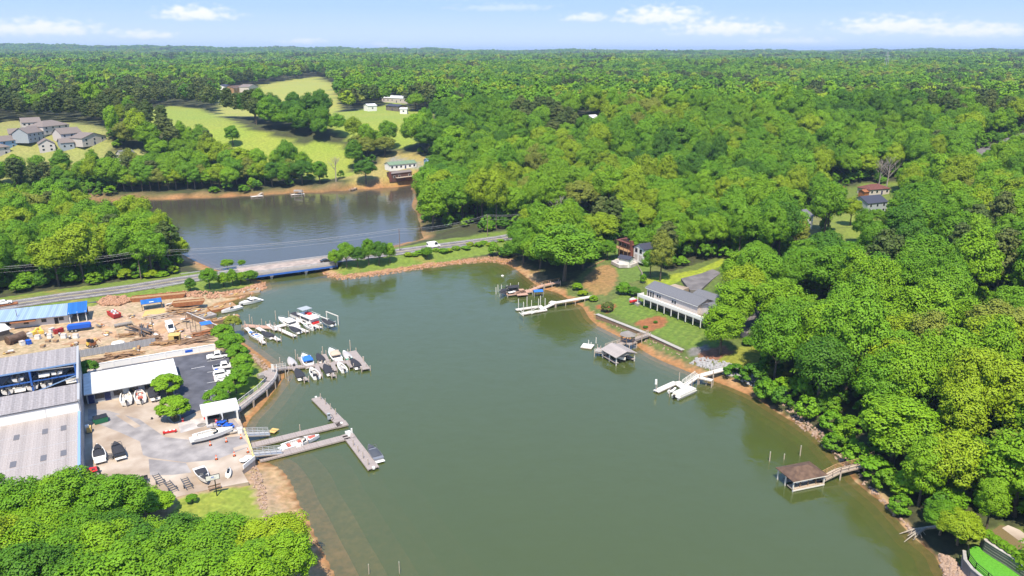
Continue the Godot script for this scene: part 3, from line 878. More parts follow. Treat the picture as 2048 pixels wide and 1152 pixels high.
func scatter_trees() -> void:
	for q in keep_off:
		var c := Vector2i(int(floor(q[0].x / 24.0)), int(floor(q[0].y / 24.0)))
		if not keep_grid.has(c): keep_grid[c] = []
		keep_grid[c].append(q)
	rng.seed = 4242
	var near := []
	var buf := {}
	# first belt: every tree at its own size
	var rings := [[11.4, -640.0, -62.0, 380.0], [13.2, -1700.0, -640.0, 1350.0], [18.0, -6600.0, -1700.0, 4800.0]]
	for ri in 3:
		var cell: float = rings[ri][0]
		var z: float = rings[ri][2]
		while z > rings[ri][1]:
			var half: float = minf(rings[ri][3] + 90.0, 0.74 * (-z * 0.954 + 26.0) + 30.0)
			var x := -half
			while x < half:
				var px := x + rng.randf_range(-0.42, 0.42) * cell
				var pz := z + rng.randf_range(-0.42, 0.42) * cell
				x += cell
				var edge := 3.5 if px > 0.0 else 5.0
				if px > 44.0 and pz > -178.0: edge = 1.2
				if px < 0.0 and pz > -150.0: edge = 8.5
				if not free_for_tree(px, pz, edge): continue
				var pine := rng.randf() < pine_share(px, pz)
				var h := rng.randf_range(15.0, 25.5) if not pine else rng.randf_range(17.0, 24.0)
				var reach := rng.randf_range(6.2, 10.2) if not pine else rng.randf_range(4.4, 6.0)
				var vary := 1.0 + 0.42 * n_mid.get_noise_2d(px * 2.2 + 90.0, pz * 2.2)
				h *= vary; reach *= 0.5 + 0.5 * vary
				if ri == 0:
					var s := sd(px, pz)
					if s < 7.0: h *= 0.66; reach *= 0.76
					if px < 0.0 and pz > -150.0: h = rng.randf_range(11.5, 15.0); reach = rng.randf_range(5.6, 8.0)
				if ri == 1: reach *= 1.08
				if ri == 2: reach *= 1.35
				var tn := tone_for(px, pz, pine)
				if px < 0.0 and pz > -150.0 and not pine: tn = [0, 5, 1, 0][rng.randi() % 4]
				var p := Vector3(px, height(px, pz) - 0.1, pz)
				if ri == 0: near.append([p.distance_squared_to(Vector3(0, EYE, 0)), p, h, reach, pine, tn])
				else:
					var fam: String = ("pine" if pine else "broad") + ("_mid" if ri == 1 else "_far")
					put(buf, fam, p, h, reach, tn)
			z -= cell
	near.sort_custom(func(a, b): return a[0] < b[0])
	var n_b := 0
	var n_p := 0
	var chosen := []
	for t in near:
		var p: Vector3 = t[1]
		var shown: bool = absf(p.x) < 0.70 * (-p.z * 0.954 + 26.0) and p.z < -95.0
		if shown and not t[4] and n_b < 240:
			n_b += 1
			chosen.append(t)
		elif shown and t[4] and n_p < 60:
			n_p += 1
			chosen.append(t)
		else: put(buf, "pine" if t[4] else "broad", p, t[2], t[3], t[5])
	# a label of its own for each: look, nearest landmark, then place in the row
	var marks := [[1600, 945, "above the brown boathouse"], [1750, 915, "beside the wooden walkway"], [1390, 757, "behind the floating dock"], [1560, 770, "above the grey riprap"], [1440, 650, "beside the lake house"], [1260, 500, "behind the brown house"], [1128, 540, "behind the huge round tree"], [1750, 410, "before the navy-roofed house"], [1610, 460, "beside the half hidden white house"], [1672, 395, "before the orange-roofed house"], [1860, 1060, "above the bleached driftwood"], [1980, 1080, "above the corner lawn"], [2000, 860, "by the right edge, middle height"], [1980, 640, "by the right edge, upper part"], [1820, 740, "in the middle of the right wood"], [1760, 600, "in the upper right wood"], [1600, 600, "right of the orange bare patch"], [850, 440, "on the wooded point by the causeway"], [1000, 440, "behind the causeway's end"], [100, 500, "left of the yard's power pole"], [330, 500, "on the point by the bridge"], [20, 440, "by the upper lake at the left edge"], [150, 1060, "below the warehouse"], [420, 1100, "below the marina lawn"], [590, 1100, "beside the sandy beach"]]
	var spots := []
	for m in marks:
		var q := on_land(m[0], m[1])
		spots.append(Vector2(q.x, q.z))
	var sets := {}
	for t in chosen:
		var p: Vector3 = t[1]
		var best := 0
		for k in spots.size():
			if spots[k].distance_squared_to(Vector2(p.x, p.z)) < spots[best].distance_squared_to(Vector2(p.x, p.z)): best = k
		var size_ := "tall" if t[2] > 21.0 else ("low" if t[2] < 15.5 else ("broad" if t[3] > 7.4 else "medium"))
		var base := "%s %s %s %s" % [size_, TONE_WORDS[t[5]], "pine tree" if t[4] else "broadleaf tree", marks[best][2]]
		if not sets.has(base): sets[base] = []
		sets[base].append(t)
	for base in sets:
		var list: Array = sets[base]
		list.sort_custom(func(a, b): return a[1].x / -a[1].z < b[1].x / -b[1].z)
		for k in list.size():
			var t: Array = list[k]
			var p: Vector3 = t[1]
			var grp := "pines among the nearer woods"
			if not t[4]:
				grp = "trees of the right bank wood"
				if p.x < 0.0: grp = "trees of the lower left thicket" if p.z > -170.0 else "trees between the road and the upper lake"
			tree("pine_tree" if t[4] else "broadleaf_tree", base if list.size() == 1 else "%s, %s from left" % [base, NTH[mini(k, 19)]], p, t[2], t[3], "pine" if t[4] else "broad", t[5], grp)
	# undergrowth fills the wood's floor and edges
	rng.seed = 808
	var zz := -95.0
	while zz > -540.0:
		var half: float = 0.74 * (-zz * 0.954 + 26.0) + 10.0
		var x := -half
		while x < half:
			var px := x + rng.randf_range(-2.4, 2.4)
			var pz := zz + rng.randf_range(-2.4, 2.4)
			x += 5.2
			var right := px > 44.0 and pz > -178.0
			if rng.randf() < (0.05 if right else 0.25) or not free_for_tree(px, pz, 0.8 if right else (9.0 if px < 0.0 and pz > -150.0 else 4.0)): continue
			put(buf, "under", Vector3(px, height(px, pz) - rng.randf_range(1.2, 2.2), pz), rng.randf_range(5.5, 10.0), rng.randf_range(2.4, 4.2), [1, 3, 5, 0, 1][rng.randi() % 5])
		zz -= 5.2
	for key in buf:
		var b: PackedFloat32Array = buf[key]
		var fam: String = key.get_slice(":", 0)
		var mm := MultiMesh.new()
		mm.transform_format = MultiMesh.TRANSFORM_3D
		mm.use_colors = true
		mm.mesh = crowns[fam][int(key.get_slice(":", 1))]
		mm.instance_count = b.size() / 16
		mm.buffer = b
		var o := MultiMeshInstance3D.new()
		o.multimesh = mm
		o.material_override = M.leaf_any
		o.name = numbered("pine_forest" if fam.begins_with("pine") else ("undergrowth" if fam == "under" else "forest"))
		add_child(o)
		o.set_meta("kind", "stuff")
		o.set_meta("label", "dark pine forest stretching to the horizon" if fam.begins_with("pine") else ("green undergrowth on the floor of the woods" if fam == "under" else "green broadleaf forest stretching to the horizon"))
		o.set_meta("category", "forest")

func put(buf: Dictionary, fam: String, p: Vector3, h: float, reach: float, tone: int) -> void:
	var key := "%s:%d" % [fam, rng.randi() % crowns[fam].size()]
	if not buf.has(key): buf[key] = PackedFloat32Array()
	var a := rng.randf() * TAU
	var s := reach / (4.2 if fam.begins_with("pine") else 6.2)
	var sy := h / 16.5
	var c: Color = TONES[tone]
	var j := rng.randf_range(0.82, 1.12)
	buf[key].append_array(PackedFloat32Array([cos(a) * s, 0, sin(a) * s, p.x, 0, sy, 0, p.y, -sin(a) * s, 0, cos(a) * s, p.z, c.r * j, c.g * j, c.b * j, 1.0]))

# ---------------------------------------------------------------- boats
# hull with the bow along +x, waterline at y = 0
func hull_ring(L: float, W: float, t: float, hgt: float) -> Array:
	var x := -L / 2 + L * t
	var w := W / 2 * (1.0 - pow(t, 3.4) * 0.96) * (0.90 + 0.10 * minf(t * 4.0, 1.0))
	var gun := hgt * (0.86 + 0.34 * t)
	var keel := -0.28 + 0.75 * pow(t, 4.0)
	var ch := 0.10 + 0.35 * pow(t, 3.0)
	return [Vector3(x, gun, -w), Vector3(x, ch, -w * 0.84), Vector3(x, keel, 0), Vector3(x, ch, w * 0.84), Vector3(x, gun, w)]

func boat_hull(L: float, W: float, hgt: float) -> ArrayMesh:
	var rings := []
	for i in 11: rings.append(hull_ring(L, W, i / 10.0, hgt))
	for r in rings: r.reverse()
	return MB.new().loft(rings, false, true, false).mesh()

func boat_deck(L: float, W: float, hgt: float, c0: float, c1: float) -> ArrayMesh:   # deck with an open cockpit between c0 and c1
	var mb := MB.new()
	var n := 20
	var inset := 0.80
	var fl := 0.22
	for i in n:
		var a := hull_ring(L, W, float(i) / n, hgt)
		var b := hull_ring(L, W, float(i + 1) / n, hgt)
		var t := (i + 0.5) / n
		var up := Vector3(0, 0.03, 0)
		var al: Vector3 = a[0] + up; var ar: Vector3 = a[4] + up; var bl: Vector3 = b[0] + up; var br: Vector3 = b[4] + up
		if t < c0 or t > c1: mb.quad(al, ar, br, bl)
		else:
			var ali := Vector3(al.x, al.y, al.z * inset); var ari := Vector3(ar.x, ar.y, ar.z * inset)
			var bli := Vector3(bl.x, bl.y, bl.z * inset); var bri := Vector3(br.x, br.y, br.z * inset)
			var d := func(q: Vector3): return Vector3(q.x, fl, q.z)
			mb.quad(al, ali, bli, bl); mb.quad(ari, ar, br, bri)
			mb.quad(d.call(ali), bli, ali, ali); mb.quad(ali, d.call(ali), d.call(bli), bli); mb.quad(d.call(ari), ari, bri, d.call(bri))
			mb.quad(d.call(ali), d.call(ari), d.call(bri), d.call(bli))
			if t - 1.0 / n < c0: mb.quad(ali, ari, d.call(ari), d.call(ali))
			if t + 1.0 / n > c1: mb.quad(bli, d.call(bli), d.call(bri), bri)
	return mb.mesh()

func boat_cover(L: float, W: float, hgt: float, t0: float, t1: float, peak: float) -> ArrayMesh:
	var rings := []
	for i in 11:
		var t := lerpf(t0, t1, i / 10.0)
		var g := hull_ring(L, W, t, hgt)
		var w: float = g[4].z * 1.03
		var y: float = g[4].y
		var up := peak * sin(PI * clampf(0.12 + 0.80 * i / 10.0, 0.0, 1.0)) + 0.03 * (i % 2)
		rings.append([Vector3(g[0].x, y - 0.16, -w), Vector3(g[0].x, y + 0.06, -w), Vector3(g[0].x, y + up * 0.72, -w * 0.6), Vector3(g[0].x, y + up, 0), Vector3(g[0].x, y + up * 0.72, w * 0.6), Vector3(g[0].x, y + 0.06, w), Vector3(g[0].x, y - 0.16, w)])
	return MB.new().loft(rings, true, true, true).mesh()

func outboard(par: Node3D, L: float, hgt: float, mt: Material, z := 0.0) -> void:
	var mb := MB.new()
	var cowl := []
	for k in [[-0.35, 0.16, 0.15], [-0.30, 0.26, 0.30], [0.10, 0.28, 0.36], [0.34, 0.20, 0.26]]:
		cowl.append([Vector3(k[0], -0.1, -k[1]), Vector3(k[0], k[2] * 0.8, -k[1]), Vector3(k[0], k[2], 0), Vector3(k[0], k[2] * 0.8, k[1]), Vector3(k[0], -0.1, k[1])])
	mb.loft(cowl, true, true, true)
	mb.box(Vector3(-0.05, -0.55, 0), Vector3(0.26, 0.9, 0.16)); mb.box(Vector3(-0.1, -1.0, 0), Vector3(0.55, 0.14, 0.14))
	part(par, "outboard_motor", mb.mesh(), mt, Vector3(-L / 2 - 0.38, hgt * 0.86 + 0.28, z))

func windshield(par: Node3D, x: float, y: float, w: float, h: float, mt: Material) -> void:
	var mb := MB.new()
	var a := [Vector3(x - 0.9, y, -w), Vector3(x, y, -w * 0.72), Vector3(x + 0.25, y, 0), Vector3(x, y, w * 0.72), Vector3(x - 0.9, y, w)]
	for i in 4:
		var o: Vector3 = a[i]; var e: Vector3 = a[i + 1]
		var up := Vector3(-0.4, h, 0)
		mb.quad(o, e, e + up, o + up); mb.quad(e + Vector3(-0.04, 0, 0), o + Vector3(-0.04, 0, 0), o + up + Vector3(-0.04, 0, 0), e + up + Vector3(-0.04, 0, 0))
	part(par, "windshield", mb.mesh(), mt)

func boat(nm: String, label: String, p: Vector3, yaw: float, style: String, L: float, grp: String, cover_mat := "canvas_black", hull_mat := "hull_white") -> Node3D:
	var W := L * 0.375
	if L > 8.5: W = L * 0.35
	var H := 0.62 + L * 0.045
	var o := thing(nm, label, "boat", p, yaw, grp)
	part(o, "hull", boat_hull(L, W, H), M[hull_mat])
	match style:
		"covered":
			part(o, "boat_cover", boat_cover(L, W, H, 0.06, 0.985, 0.42), M[cover_mat])
			pbox(o, "swim_platform", Vector3(-L / 2 - 0.25, 0.34, 0), Vector3(0.6, 0.08, W * 0.8), M.hull_white)
			outboard(o, L, H, M.black)
		"half":       # bow deck showing, cockpit under a cover
			part(o, "deck", boat_deck(L, W, H, 0.2, 0.5), M.hull_white)
			part(o, "boat_cover", boat_cover(L, W, H + 0.02, 0.12, 0.80, 0.46), M[cover_mat])
			outboard(o, L, H, M.black)
		"bow_cover":   # cockpit cover and bow cover apart, white walk-through between
			part(o, "deck", boat_deck(L, W, H, 0.3, 0.4), M.hull_white)
			part(o, "boat_cover", boat_cover(L, W * 0.86, H + 0.03, 0.16, 0.60, 0.34), M[cover_mat])
			part(o, "bow_cover", boat_cover(L, W * 0.84, H + 0.03, 0.66, 0.95, 0.22), M[cover_mat])
			pbox(o, "swim_platform", Vector3(-L / 2 - 0.35, 0.36, 0), Vector3(0.8, 0.1, W * 0.84), M.hull_white)
			windshield(o, L * 0.13, H * 1.02, W * 0.36, 0.4, M.glass_dark)
		"open":
			part(o, "deck", boat_deck(L, W, H, 0.06, 0.84), M.hull_white)
			pbox(o, "console", Vector3(-L * 0.02, 0.62, 0), Vector3(0.8, 0.9, W * 0.32), M.hull_white)
			windshield(o, L * 0.04, 1.05, W * 0.15, 0.35, M.glass_dark)
			pbox(o, "seat", Vector3(-L * 0.16, 0.46, 0), Vector3(0.7, 0.5, W * 0.42), M[cover_mat])
			pbox(o, "seat", Vector3(-L * 0.40, 0.46, 0), Vector3(0.5, 0.45, W * 0.66), M[cover_mat])
			pbox(o, "seat", Vector3(L * 0.20, 0.40, 0), Vector3(0.9, 0.36, W * 0.5), M[cover_mat])
			outboard(o, L, H, M.black)
		"runabout":
			part(o, "deck", boat_deck(L, W, H, 0.08, 0.58), M.hull_white)
			windshield(o, L * 0.12, H * 1.03, W * 0.42, 0.45, M.glass_dark)
			for s in [-1, 1]:
				pbox(o, "seat", Vector3(-L * 0.02, 0.5, s * W * 0.22), Vector3(0.7, 0.55, W * 0.26), M[cover_mat])
			pbox(o, "rear_bench", Vector3(-L * 0.32, 0.48, 0), Vector3(0.7, 0.5, W * 0.66), M[cover_mat])
			part(o, "bow_cushion", boat_cover(L, W * 0.7, H, 0.70, 0.90, 0.08), M[cover_mat])
			pbox(o, "swim_platform", Vector3(-L / 2 - 0.35, 0.34, 0), Vector3(0.8, 0.1, W * 0.82), M.hull_white)
		"cruiser":
			part(o, "deck", boat_deck(L, W, H, 0.08, 0.50), M.hull_white)
			part(o, "cabin_top", boat_cover(L, W * 0.82, H, 0.50, 0.93, 0.50), M.hull_white)
			windshield(o, L * 0.06, H * 1.04 + 0.1, W * 0.40, 0.7, M.glass_dark)
			part(o, "cockpit_canvas", boat_cover(L, W * 0.86, H + 0.75, 0.16, 0.52, 0.30), M[cover_mat])
			for s in [-1, 1]: part(o, "radar_arch", MB.new().bar(Vector3(-L * 0.1, H, s * W * 0.42), Vector3(-L * 0.16, H + 1.35, s * W * 0.34), 0.12, 0.18).mesh(), M.hull_white)
			pbox(o, "rear_bench", Vector3(-L * 0.38, 0.55, 0), Vector3(0.8, 0.5, W * 0.62), M.cushion)
			pbox(o, "swim_platform", Vector3(-L / 2 - 0.45, 0.34, 0), Vector3(1.0, 0.1, W * 0.84), M.hull_white)
			var rail := MB.new()
			for s in [-1, 1]:
				var pts := []
				for i in 6:
					var g := hull_ring(L, W, 0.55 + 0.085 * i, H)
					pts.append(Vector3(g[0].x, g[0].y + 0.55, s * absf(g[0].z) * 0.92))
				rail.path(pts, 0.025, 4)
			part(o, "bow_rail", rail.mesh(), M.steel)
		"wake":       # dark wake boat under a fitted cover, tower folded
			part(o, "deck", boat_deck(L, W, H, 0.3, 0.4), M[hull_mat])
			part(o, "boat_cover", boat_cover(L, W * 0.9, H + 0.02, 0.14, 0.62, 0.40), M[cover_mat])
			part(o, "bow_cover", boat_cover(L, W * 0.86, H + 0.02, 0.70, 0.96, 0.22), M[cover_mat])
			part(o, "tower", MB.new().path([Vector3(L * 0.06, H, -W * 0.44), Vector3(L * 0.16, H + 0.9, -W * 0.36), Vector3(L * 0.16, H + 0.95, W * 0.36), Vector3(L * 0.06, H, W * 0.44)], 0.06).mesh(), M.steel_dark)
			pbox(o, "swim_platform", Vector3(-L / 2 - 0.4, 0.34, 0), Vector3(0.9, 0.1, W * 0.84), M.hull_white)
	return o

func pontoon(label: String, p: Vector3, yaw: float, L: float, grp: String, cover_mat := "", top := "") -> Node3D:
	var o := thing("pontoon_boat", label, "boat", p, yaw, grp)
	var W := 2.6
	for s in [-1, 1]:
		var mb := MB.new()
		mb.tube(Vector3(-L / 2, 0.1, s * 0.9), Vector3(L / 2 - 0.9, 0.1, s * 0.9), 0.34, 0.34, 10)
		mb.tube(Vector3(L / 2 - 0.9, 0.1, s * 0.9), Vector3(L / 2, 0.28, s * 0.9), 0.34, 0.06, 10)
		part(o, "float_tube", mb.mesh(), M.steel)
	pbox(o, "deck", Vector3(0, 0.5, 0), Vector3(L, 0.12, W), M.hull_white)
	for s in [-1, 1]: pbox(o, "side_panel", Vector3(0.1, 0.9, s * (W / 2 - 0.06)), Vector3(L * 0.88, 0.66, 0.06), M.hull_white)
	pbox(o, "front_panel", Vector3(L * 0.45, 0.9, 0), Vector3(0.06, 0.66, W * 0.9), M.hull_white)
	if cover_mat == "":
		for s in [-1, 1]:
			pbox(o, "seat", Vector3(L * 0.26, 0.78, s * W * 0.34), Vector3(L * 0.26, 0.42, 0.6), M.cushion)
			pbox(o, "seat", Vector3(-L * 0.30, 0.78, s * W * 0.34), Vector3(L * 0.2, 0.42, 0.6), M.cushion)
		pbox(o, "console", Vector3(-L * 0.05, 0.95, 0.55), Vector3(0.6, 0.8, 0.7), M.hull_white)
	else:
		var r := []
		for k in [[-0.46, 0.30], [-0.30, 0.62], [0.0, 0.52], [0.30, 0.60], [0.46, 0.28]]:
			r.append([Vector3(k[0] * L, 1.1, -W / 2), Vector3(k[0] * L, 1.25 + k[1] * 0.5, -W * 0.38), Vector3(k[0] * L, 1.25 + k[1], 0), Vector3(k[0] * L, 1.25 + k[1] * 0.5, W * 0.38), Vector3(k[0] * L, 1.1, W / 2)])
		part(o, "boat_cover", MB.new().loft(r, true, true, true).mesh(), M[cover_mat])
	if top != "":
		for s in [-1, 1]:
			for e in [-0.3, 0.12]: part(o, "canopy_pole", MB.new().tube(Vector3(e * L, 1.1, s * 1.1), Vector3(e * L, 2.5, s * 1.1), 0.04, 0.04, 5).mesh(), M.steel)
		var c := []
		for k in [-0.34, -0.2, 0.0, 0.16]: c.append([Vector3(k * L, 2.45, -1.25), Vector3(k * L, 2.62, -0.6), Vector3(k * L, 2.66, 0), Vector3(k * L, 2.62, 0.6), Vector3(k * L, 2.45, 1.25)])
		part(o, "canopy", MB.new().loft(c, true).mesh(), M[top])
	outboard(o, L, 0.7, M.black)
	return o

func jet_ski(label: String, p: Vector3, yaw: float, mt: Material, grp := "") -> Node3D:
	var o := thing("jet_ski", label, "jet ski", p, yaw, grp)
	part(o, "hull", boat_hull(3.2, 1.2, 0.45), mt)
	part(o, "deck", boat_cover(3.2, 1.15, 0.45, 0.05, 0.97, 0.34), M.hull_white)
	pbox(o, "seat", Vector3(-0.45, 0.86, 0), Vector3(1.3, 0.3, 0.42), M.black)
	part(o, "handlebar", MB.new().path([Vector3(0.45, 0.8, 0), Vector3(0.3, 1.1, 0), Vector3(0.25, 1.12, -0.38)], 0.04).path([Vector3(0.3, 1.1, 0), Vector3(0.25, 1.12, 0.38)], 0.04).mesh(), M.black)
	return o

# ---------------------------------------------------------------- cars
func wheel(par: Node3D, p: Vector3, r: float, w := 0.26) -> void:
	var s := signf(p.z)
	var t := part(par, "wheel", MB.new().tube(Vector3(0, 0, -w / 2), Vector3(0, 0, w / 2), r, r, 14).mesh(), M.rubber, p)
	part(t, "rim", MB.new().tube(Vector3(0, 0, -w / 2 - 0.015), Vector3(0, 0, w / 2 + 0.015), r * 0.62, r * 0.62, 10).mesh(), M.steel)

func car(nm: String, label: String, cat: String, p: Vector3, yaw: float, kind: String, body: Material, grp := "") -> Node3D:
	var o := thing(nm, label, cat, p, yaw, grp)
	var L := 4.8
	var W := 1.95
	var prof: PackedVector2Array
	var cab: PackedVector2Array
	match kind:
		"pickup":
			L = 5.9; W = 2.05
			prof = PackedVector2Array([Vector2(-2.9, 0.5), Vector2(-2.95, 1.12), Vector2(-0.75, 1.15), Vector2(1.15, 1.15), Vector2(2.55, 1.05), Vector2(2.92, 0.9), Vector2(2.95, 0.45)])
			cab = PackedVector2Array([Vector2(-0.85, 1.13), Vector2(-0.75, 1.82), Vector2(-0.45, 1.93), Vector2(0.65, 1.9), Vector2(1.4, 1.13)])
		"van":
			L = 5.9; W = 2.05
			prof = PackedVector2Array([Vector2(-2.9, 0.4), Vector2(-2.95, 1.3), Vector2(2.2, 1.3), Vector2(2.85, 1.1), Vector2(2.95, 0.4)])
			cab = PackedVector2Array([Vector2(-2.93, 1.28), Vector2(-2.85, 2.55), Vector2(-2.5, 2.7), Vector2(0.9, 2.68), Vector2(1.4, 2.5), Vector2(2.25, 1.28)])
		"suv":
			prof = PackedVector2Array([Vector2(-2.35, 0.4), Vector2(-2.4, 1.0), Vector2(0.9, 1.05), Vector2(2.05, 0.98), Vector2(2.38, 0.8), Vector2(2.4, 0.4)])
			cab = PackedVector2Array([Vector2(-2.36, 1.0), Vector2(-2.05, 1.62), Vector2(-1.7, 1.72), Vector2(0.25, 1.7), Vector2(1.1, 1.03)])
		_:
			prof = PackedVector2Array([Vector2(-2.3, 0.36), Vector2(-2.35, 0.92), Vector2(-1.5, 1.0), Vector2(0.9, 0.98), Vector2(2.1, 0.88), Vector2(2.35, 0.7), Vector2(2.38, 0.36)])
			cab = PackedVector2Array([Vector2(-1.75, 0.97), Vector2(-1.0, 1.42), Vector2(0.2, 1.44), Vector2(1.05, 0.96)])
	part(o, "body", MB.new().side(prof, -W / 2, W / 2, 0.07).mesh(), body)
	part(o, "cabin", MB.new().side(cab, -W / 2 + 0.06, W / 2 - 0.06, 0.12).mesh(), body)
	# glass: a slightly larger band around the cabin, its upper edge under the roof
	var n := cab.size()
	var y0 := cab[0].y + 0.10
	var y1 := 0.0
	for q in cab: y1 = maxf(y1, q.y)
	y1 -= 0.16
	var xf0 := cab[n - 1].x
	var xf1 := cab[n - 2].x
	var fx := func(y: float): return lerpf(xf0, xf1, clampf((y - cab[n - 1].y) / (cab[n - 2].y - cab[n - 1].y), 0.0, 1.0))
	var ws := MB.new()
	var za := W / 2 - 0.26
	ws.quad(Vector3(fx.call(y0) + 0.03, y0, za), Vector3(fx.call(y0) + 0.03, y0, -za), Vector3(fx.call(y1) + 0.03, y1, -za), Vector3(fx.call(y1) + 0.03, y1, za))
	part(o, "windscreen", ws.mesh(), M.glass_dark)
	for s in [-1.0, 1.0]:
		var z: float = s * (W / 2 - 0.045)
		var xr0: float = cab[0].x + 0.22
		if kind == "van": xr0 = 0.2
		var g := MB.new()
		var pa := [Vector3(xr0, y0, z), Vector3(fx.call(y0) - 0.28, y0, z), Vector3(fx.call(y1) - 0.22, y1, z), Vector3(xr0 + 0.12, y1, z)]
		if s < 0: pa.reverse()
		g.quad(pa[0], pa[1], pa[2], pa[3])
		part(o, "side_window", g.mesh(), M.glass_dark)
		for e in [-0.30, 0.33]: wheel(o, Vector3(e * L, 0.38, s * (W / 2 - 0.12)), 0.38)
		pbox(o, "headlight", Vector3(L / 2 - 0.06, 0.78, s * W * 0.36), Vector3(0.16, 0.16, 0.36), M.steel)
		pbox(o, "tail_light", Vector3(-L / 2 + 0.03, 0.85, s * W * 0.42), Vector3(0.1, 0.28, 0.16), M.red_dark)
	if kind == "pickup":
		pbox(o, "truck_bed", Vector3(-1.9, 1.135, 0), Vector3(1.9, 0.06, W - 0.3), M.dark)
	if kind == "van": pbox(o, "rear_window", Vector3(-2.93, 1.95, 0), Vector3(0.06, 0.6, 1.4), M.glass_dark)
	return o

# ---------------------------------------------------------------- buildings
func gable(L: float, D: float, y: float, rise: float, over: float, along_x := true) -> ArrayMesh:   # roof of a block x in [0, L], z in [-D, 0]
	var mb := MB.new()
	var x0 := -over; var x1 := L + over; var z0 := -D - over; var z1 := over
	var th := 0.16
	if along_x:
		var zm := -D / 2
		var a := Vector3(x0, y, z1); var b := Vector3(x1, y, z1); var c := Vector3(x1, y + rise, zm); var d := Vector3(x0, y + rise, zm)
		var e := Vector3(x0, y, z0); var f := Vector3(x1, y, z0)
		var t := Vector3(0, th, 0)
		mb.quad(a + t, b + t, c + t, d + t); mb.quad(f + t, e + t, d + t, c + t)
		mb.quad(a, b, b + t, a + t); mb.quad(f, e, e + t, f + t)
		mb.quad(b, c, c + t, b + t); mb.quad(c, f, f + t, c + t); mb.quad(d, a, a + t, d + t); mb.quad(e, d, d + t, e + t)
		mb.quad(b, a, d, c); mb.quad(e, f, c, d)
	else:
		var xm := L / 2
		var a := Vector3(x0, y, z1); var b := Vector3(xm, y + rise, z1); var c := Vector3(x1, y, z1)
		var d := Vector3(x0, y, z0); var e := Vector3(xm, y + rise, z0); var f := Vector3(x1, y, z0)
		var t := Vector3(0, th, 0)
		mb.quad(d + t, a + t, b + t, e + t); mb.quad(b + t, c + t, f + t, e + t)
		mb.quad(a, b, b + t, a + t); mb.quad(b, c, c + t, b + t); mb.quad(e, d, d + t, e + t); mb.quad(f, e, e + t, f + t)
		mb.quad(d, a, a + t, d + t); mb.quad(c, f, f + t, c + t)
		mb.quad(a, d, e, b); mb.quad(c, b, e, f)
	return mb.mesh()

func hip(L: float, D: float, y: float, rise: float, over: float) -> ArrayMesh:
	var mb := MB.new()
	var x0 := -over; var x1 := L + over; var z0 := -D - over; var z1 := over
	var run := minf(L, D) / 2 + over
	var zm := -D / 2
	var xm := L / 2
	var p := [Vector3(x0, y, z1), Vector3(x1, y, z1), Vector3(x1, y, z0), Vector3(x0, y, z0)]
	var ra: Vector3
	var rb: Vector3
	if L >= D:
		ra = Vector3(x0 + run, y + rise, zm); rb = Vector3(x1 - run, y + rise, zm)
		mb.quad(p[0], p[1], rb, ra); mb.tri(p[1], p[2], rb); mb.quad(p[2], p[3], ra, rb); mb.tri(p[3], p[0], ra)
	else:
		ra = Vector3(xm, y + rise, z1 - run); rb = Vector3(xm, y + rise, z0 + run)
		mb.tri(p[0], p[1], ra); mb.quad(p[1], p[2], rb, ra); mb.tri(p[2], p[3], rb); mb.quad(p[3], p[0], ra, rb)
	mb.box(Vector3(xm, y - 0.08, zm), Vector3(x1 - x0 - 0.02, 0.15, z1 - z0 - 0.02))
	return mb.mesh()

func gable_wall(L: float, D: float, h: float, rise: float, along_x: bool) -> ArrayMesh:
	var mb := MB.new().box(Vector3(L / 2, h / 2 - 0.4, -D / 2), Vector3(L, h + 0.8, D))
	var r := rise * 0.97
	if along_x:
		for x in [0.0, L]:
			var a := Vector3(x, h, 0); var b := Vector3(x, h, -D); var c := Vector3(x, h + r, -D / 2)
			if x > 0.0: mb.tri(a, b, c)
			else: mb.tri(b, a, c)
	else:
		for z in [0.0, -D]:
			var a := Vector3(0, h, z); var b := Vector3(L, h, z); var c := Vector3(L / 2, h + r, z)
			if z < 0.0: mb.tri(b, a, c)
			else: mb.tri(a, b, c)
	return mb.mesh()

func window_at(par: Node3D, p: Vector3, w: float, h: float, face: String, frame: Material) -> void:    # face: f front (+z), b back, l, r
	var s := Vector3(w, h, 0.1) if face in "fb" else Vector3(0.1, h, w)
	var f := pbox(par, "window", p, s + (Vector3(0.2, 0.2, 0.02) if face in "fb" else Vector3(0.02, 0.2, 0.2)), frame)
	pbox(f, "pane", Vector3(0, 0, 0.04 if face == "f" else (-0.04 if face == "b" else 0.0)) + Vector3(0.04 if face == "r" else (-0.04 if face == "l" else 0.0), 0, 0), s, M.glass_dark)

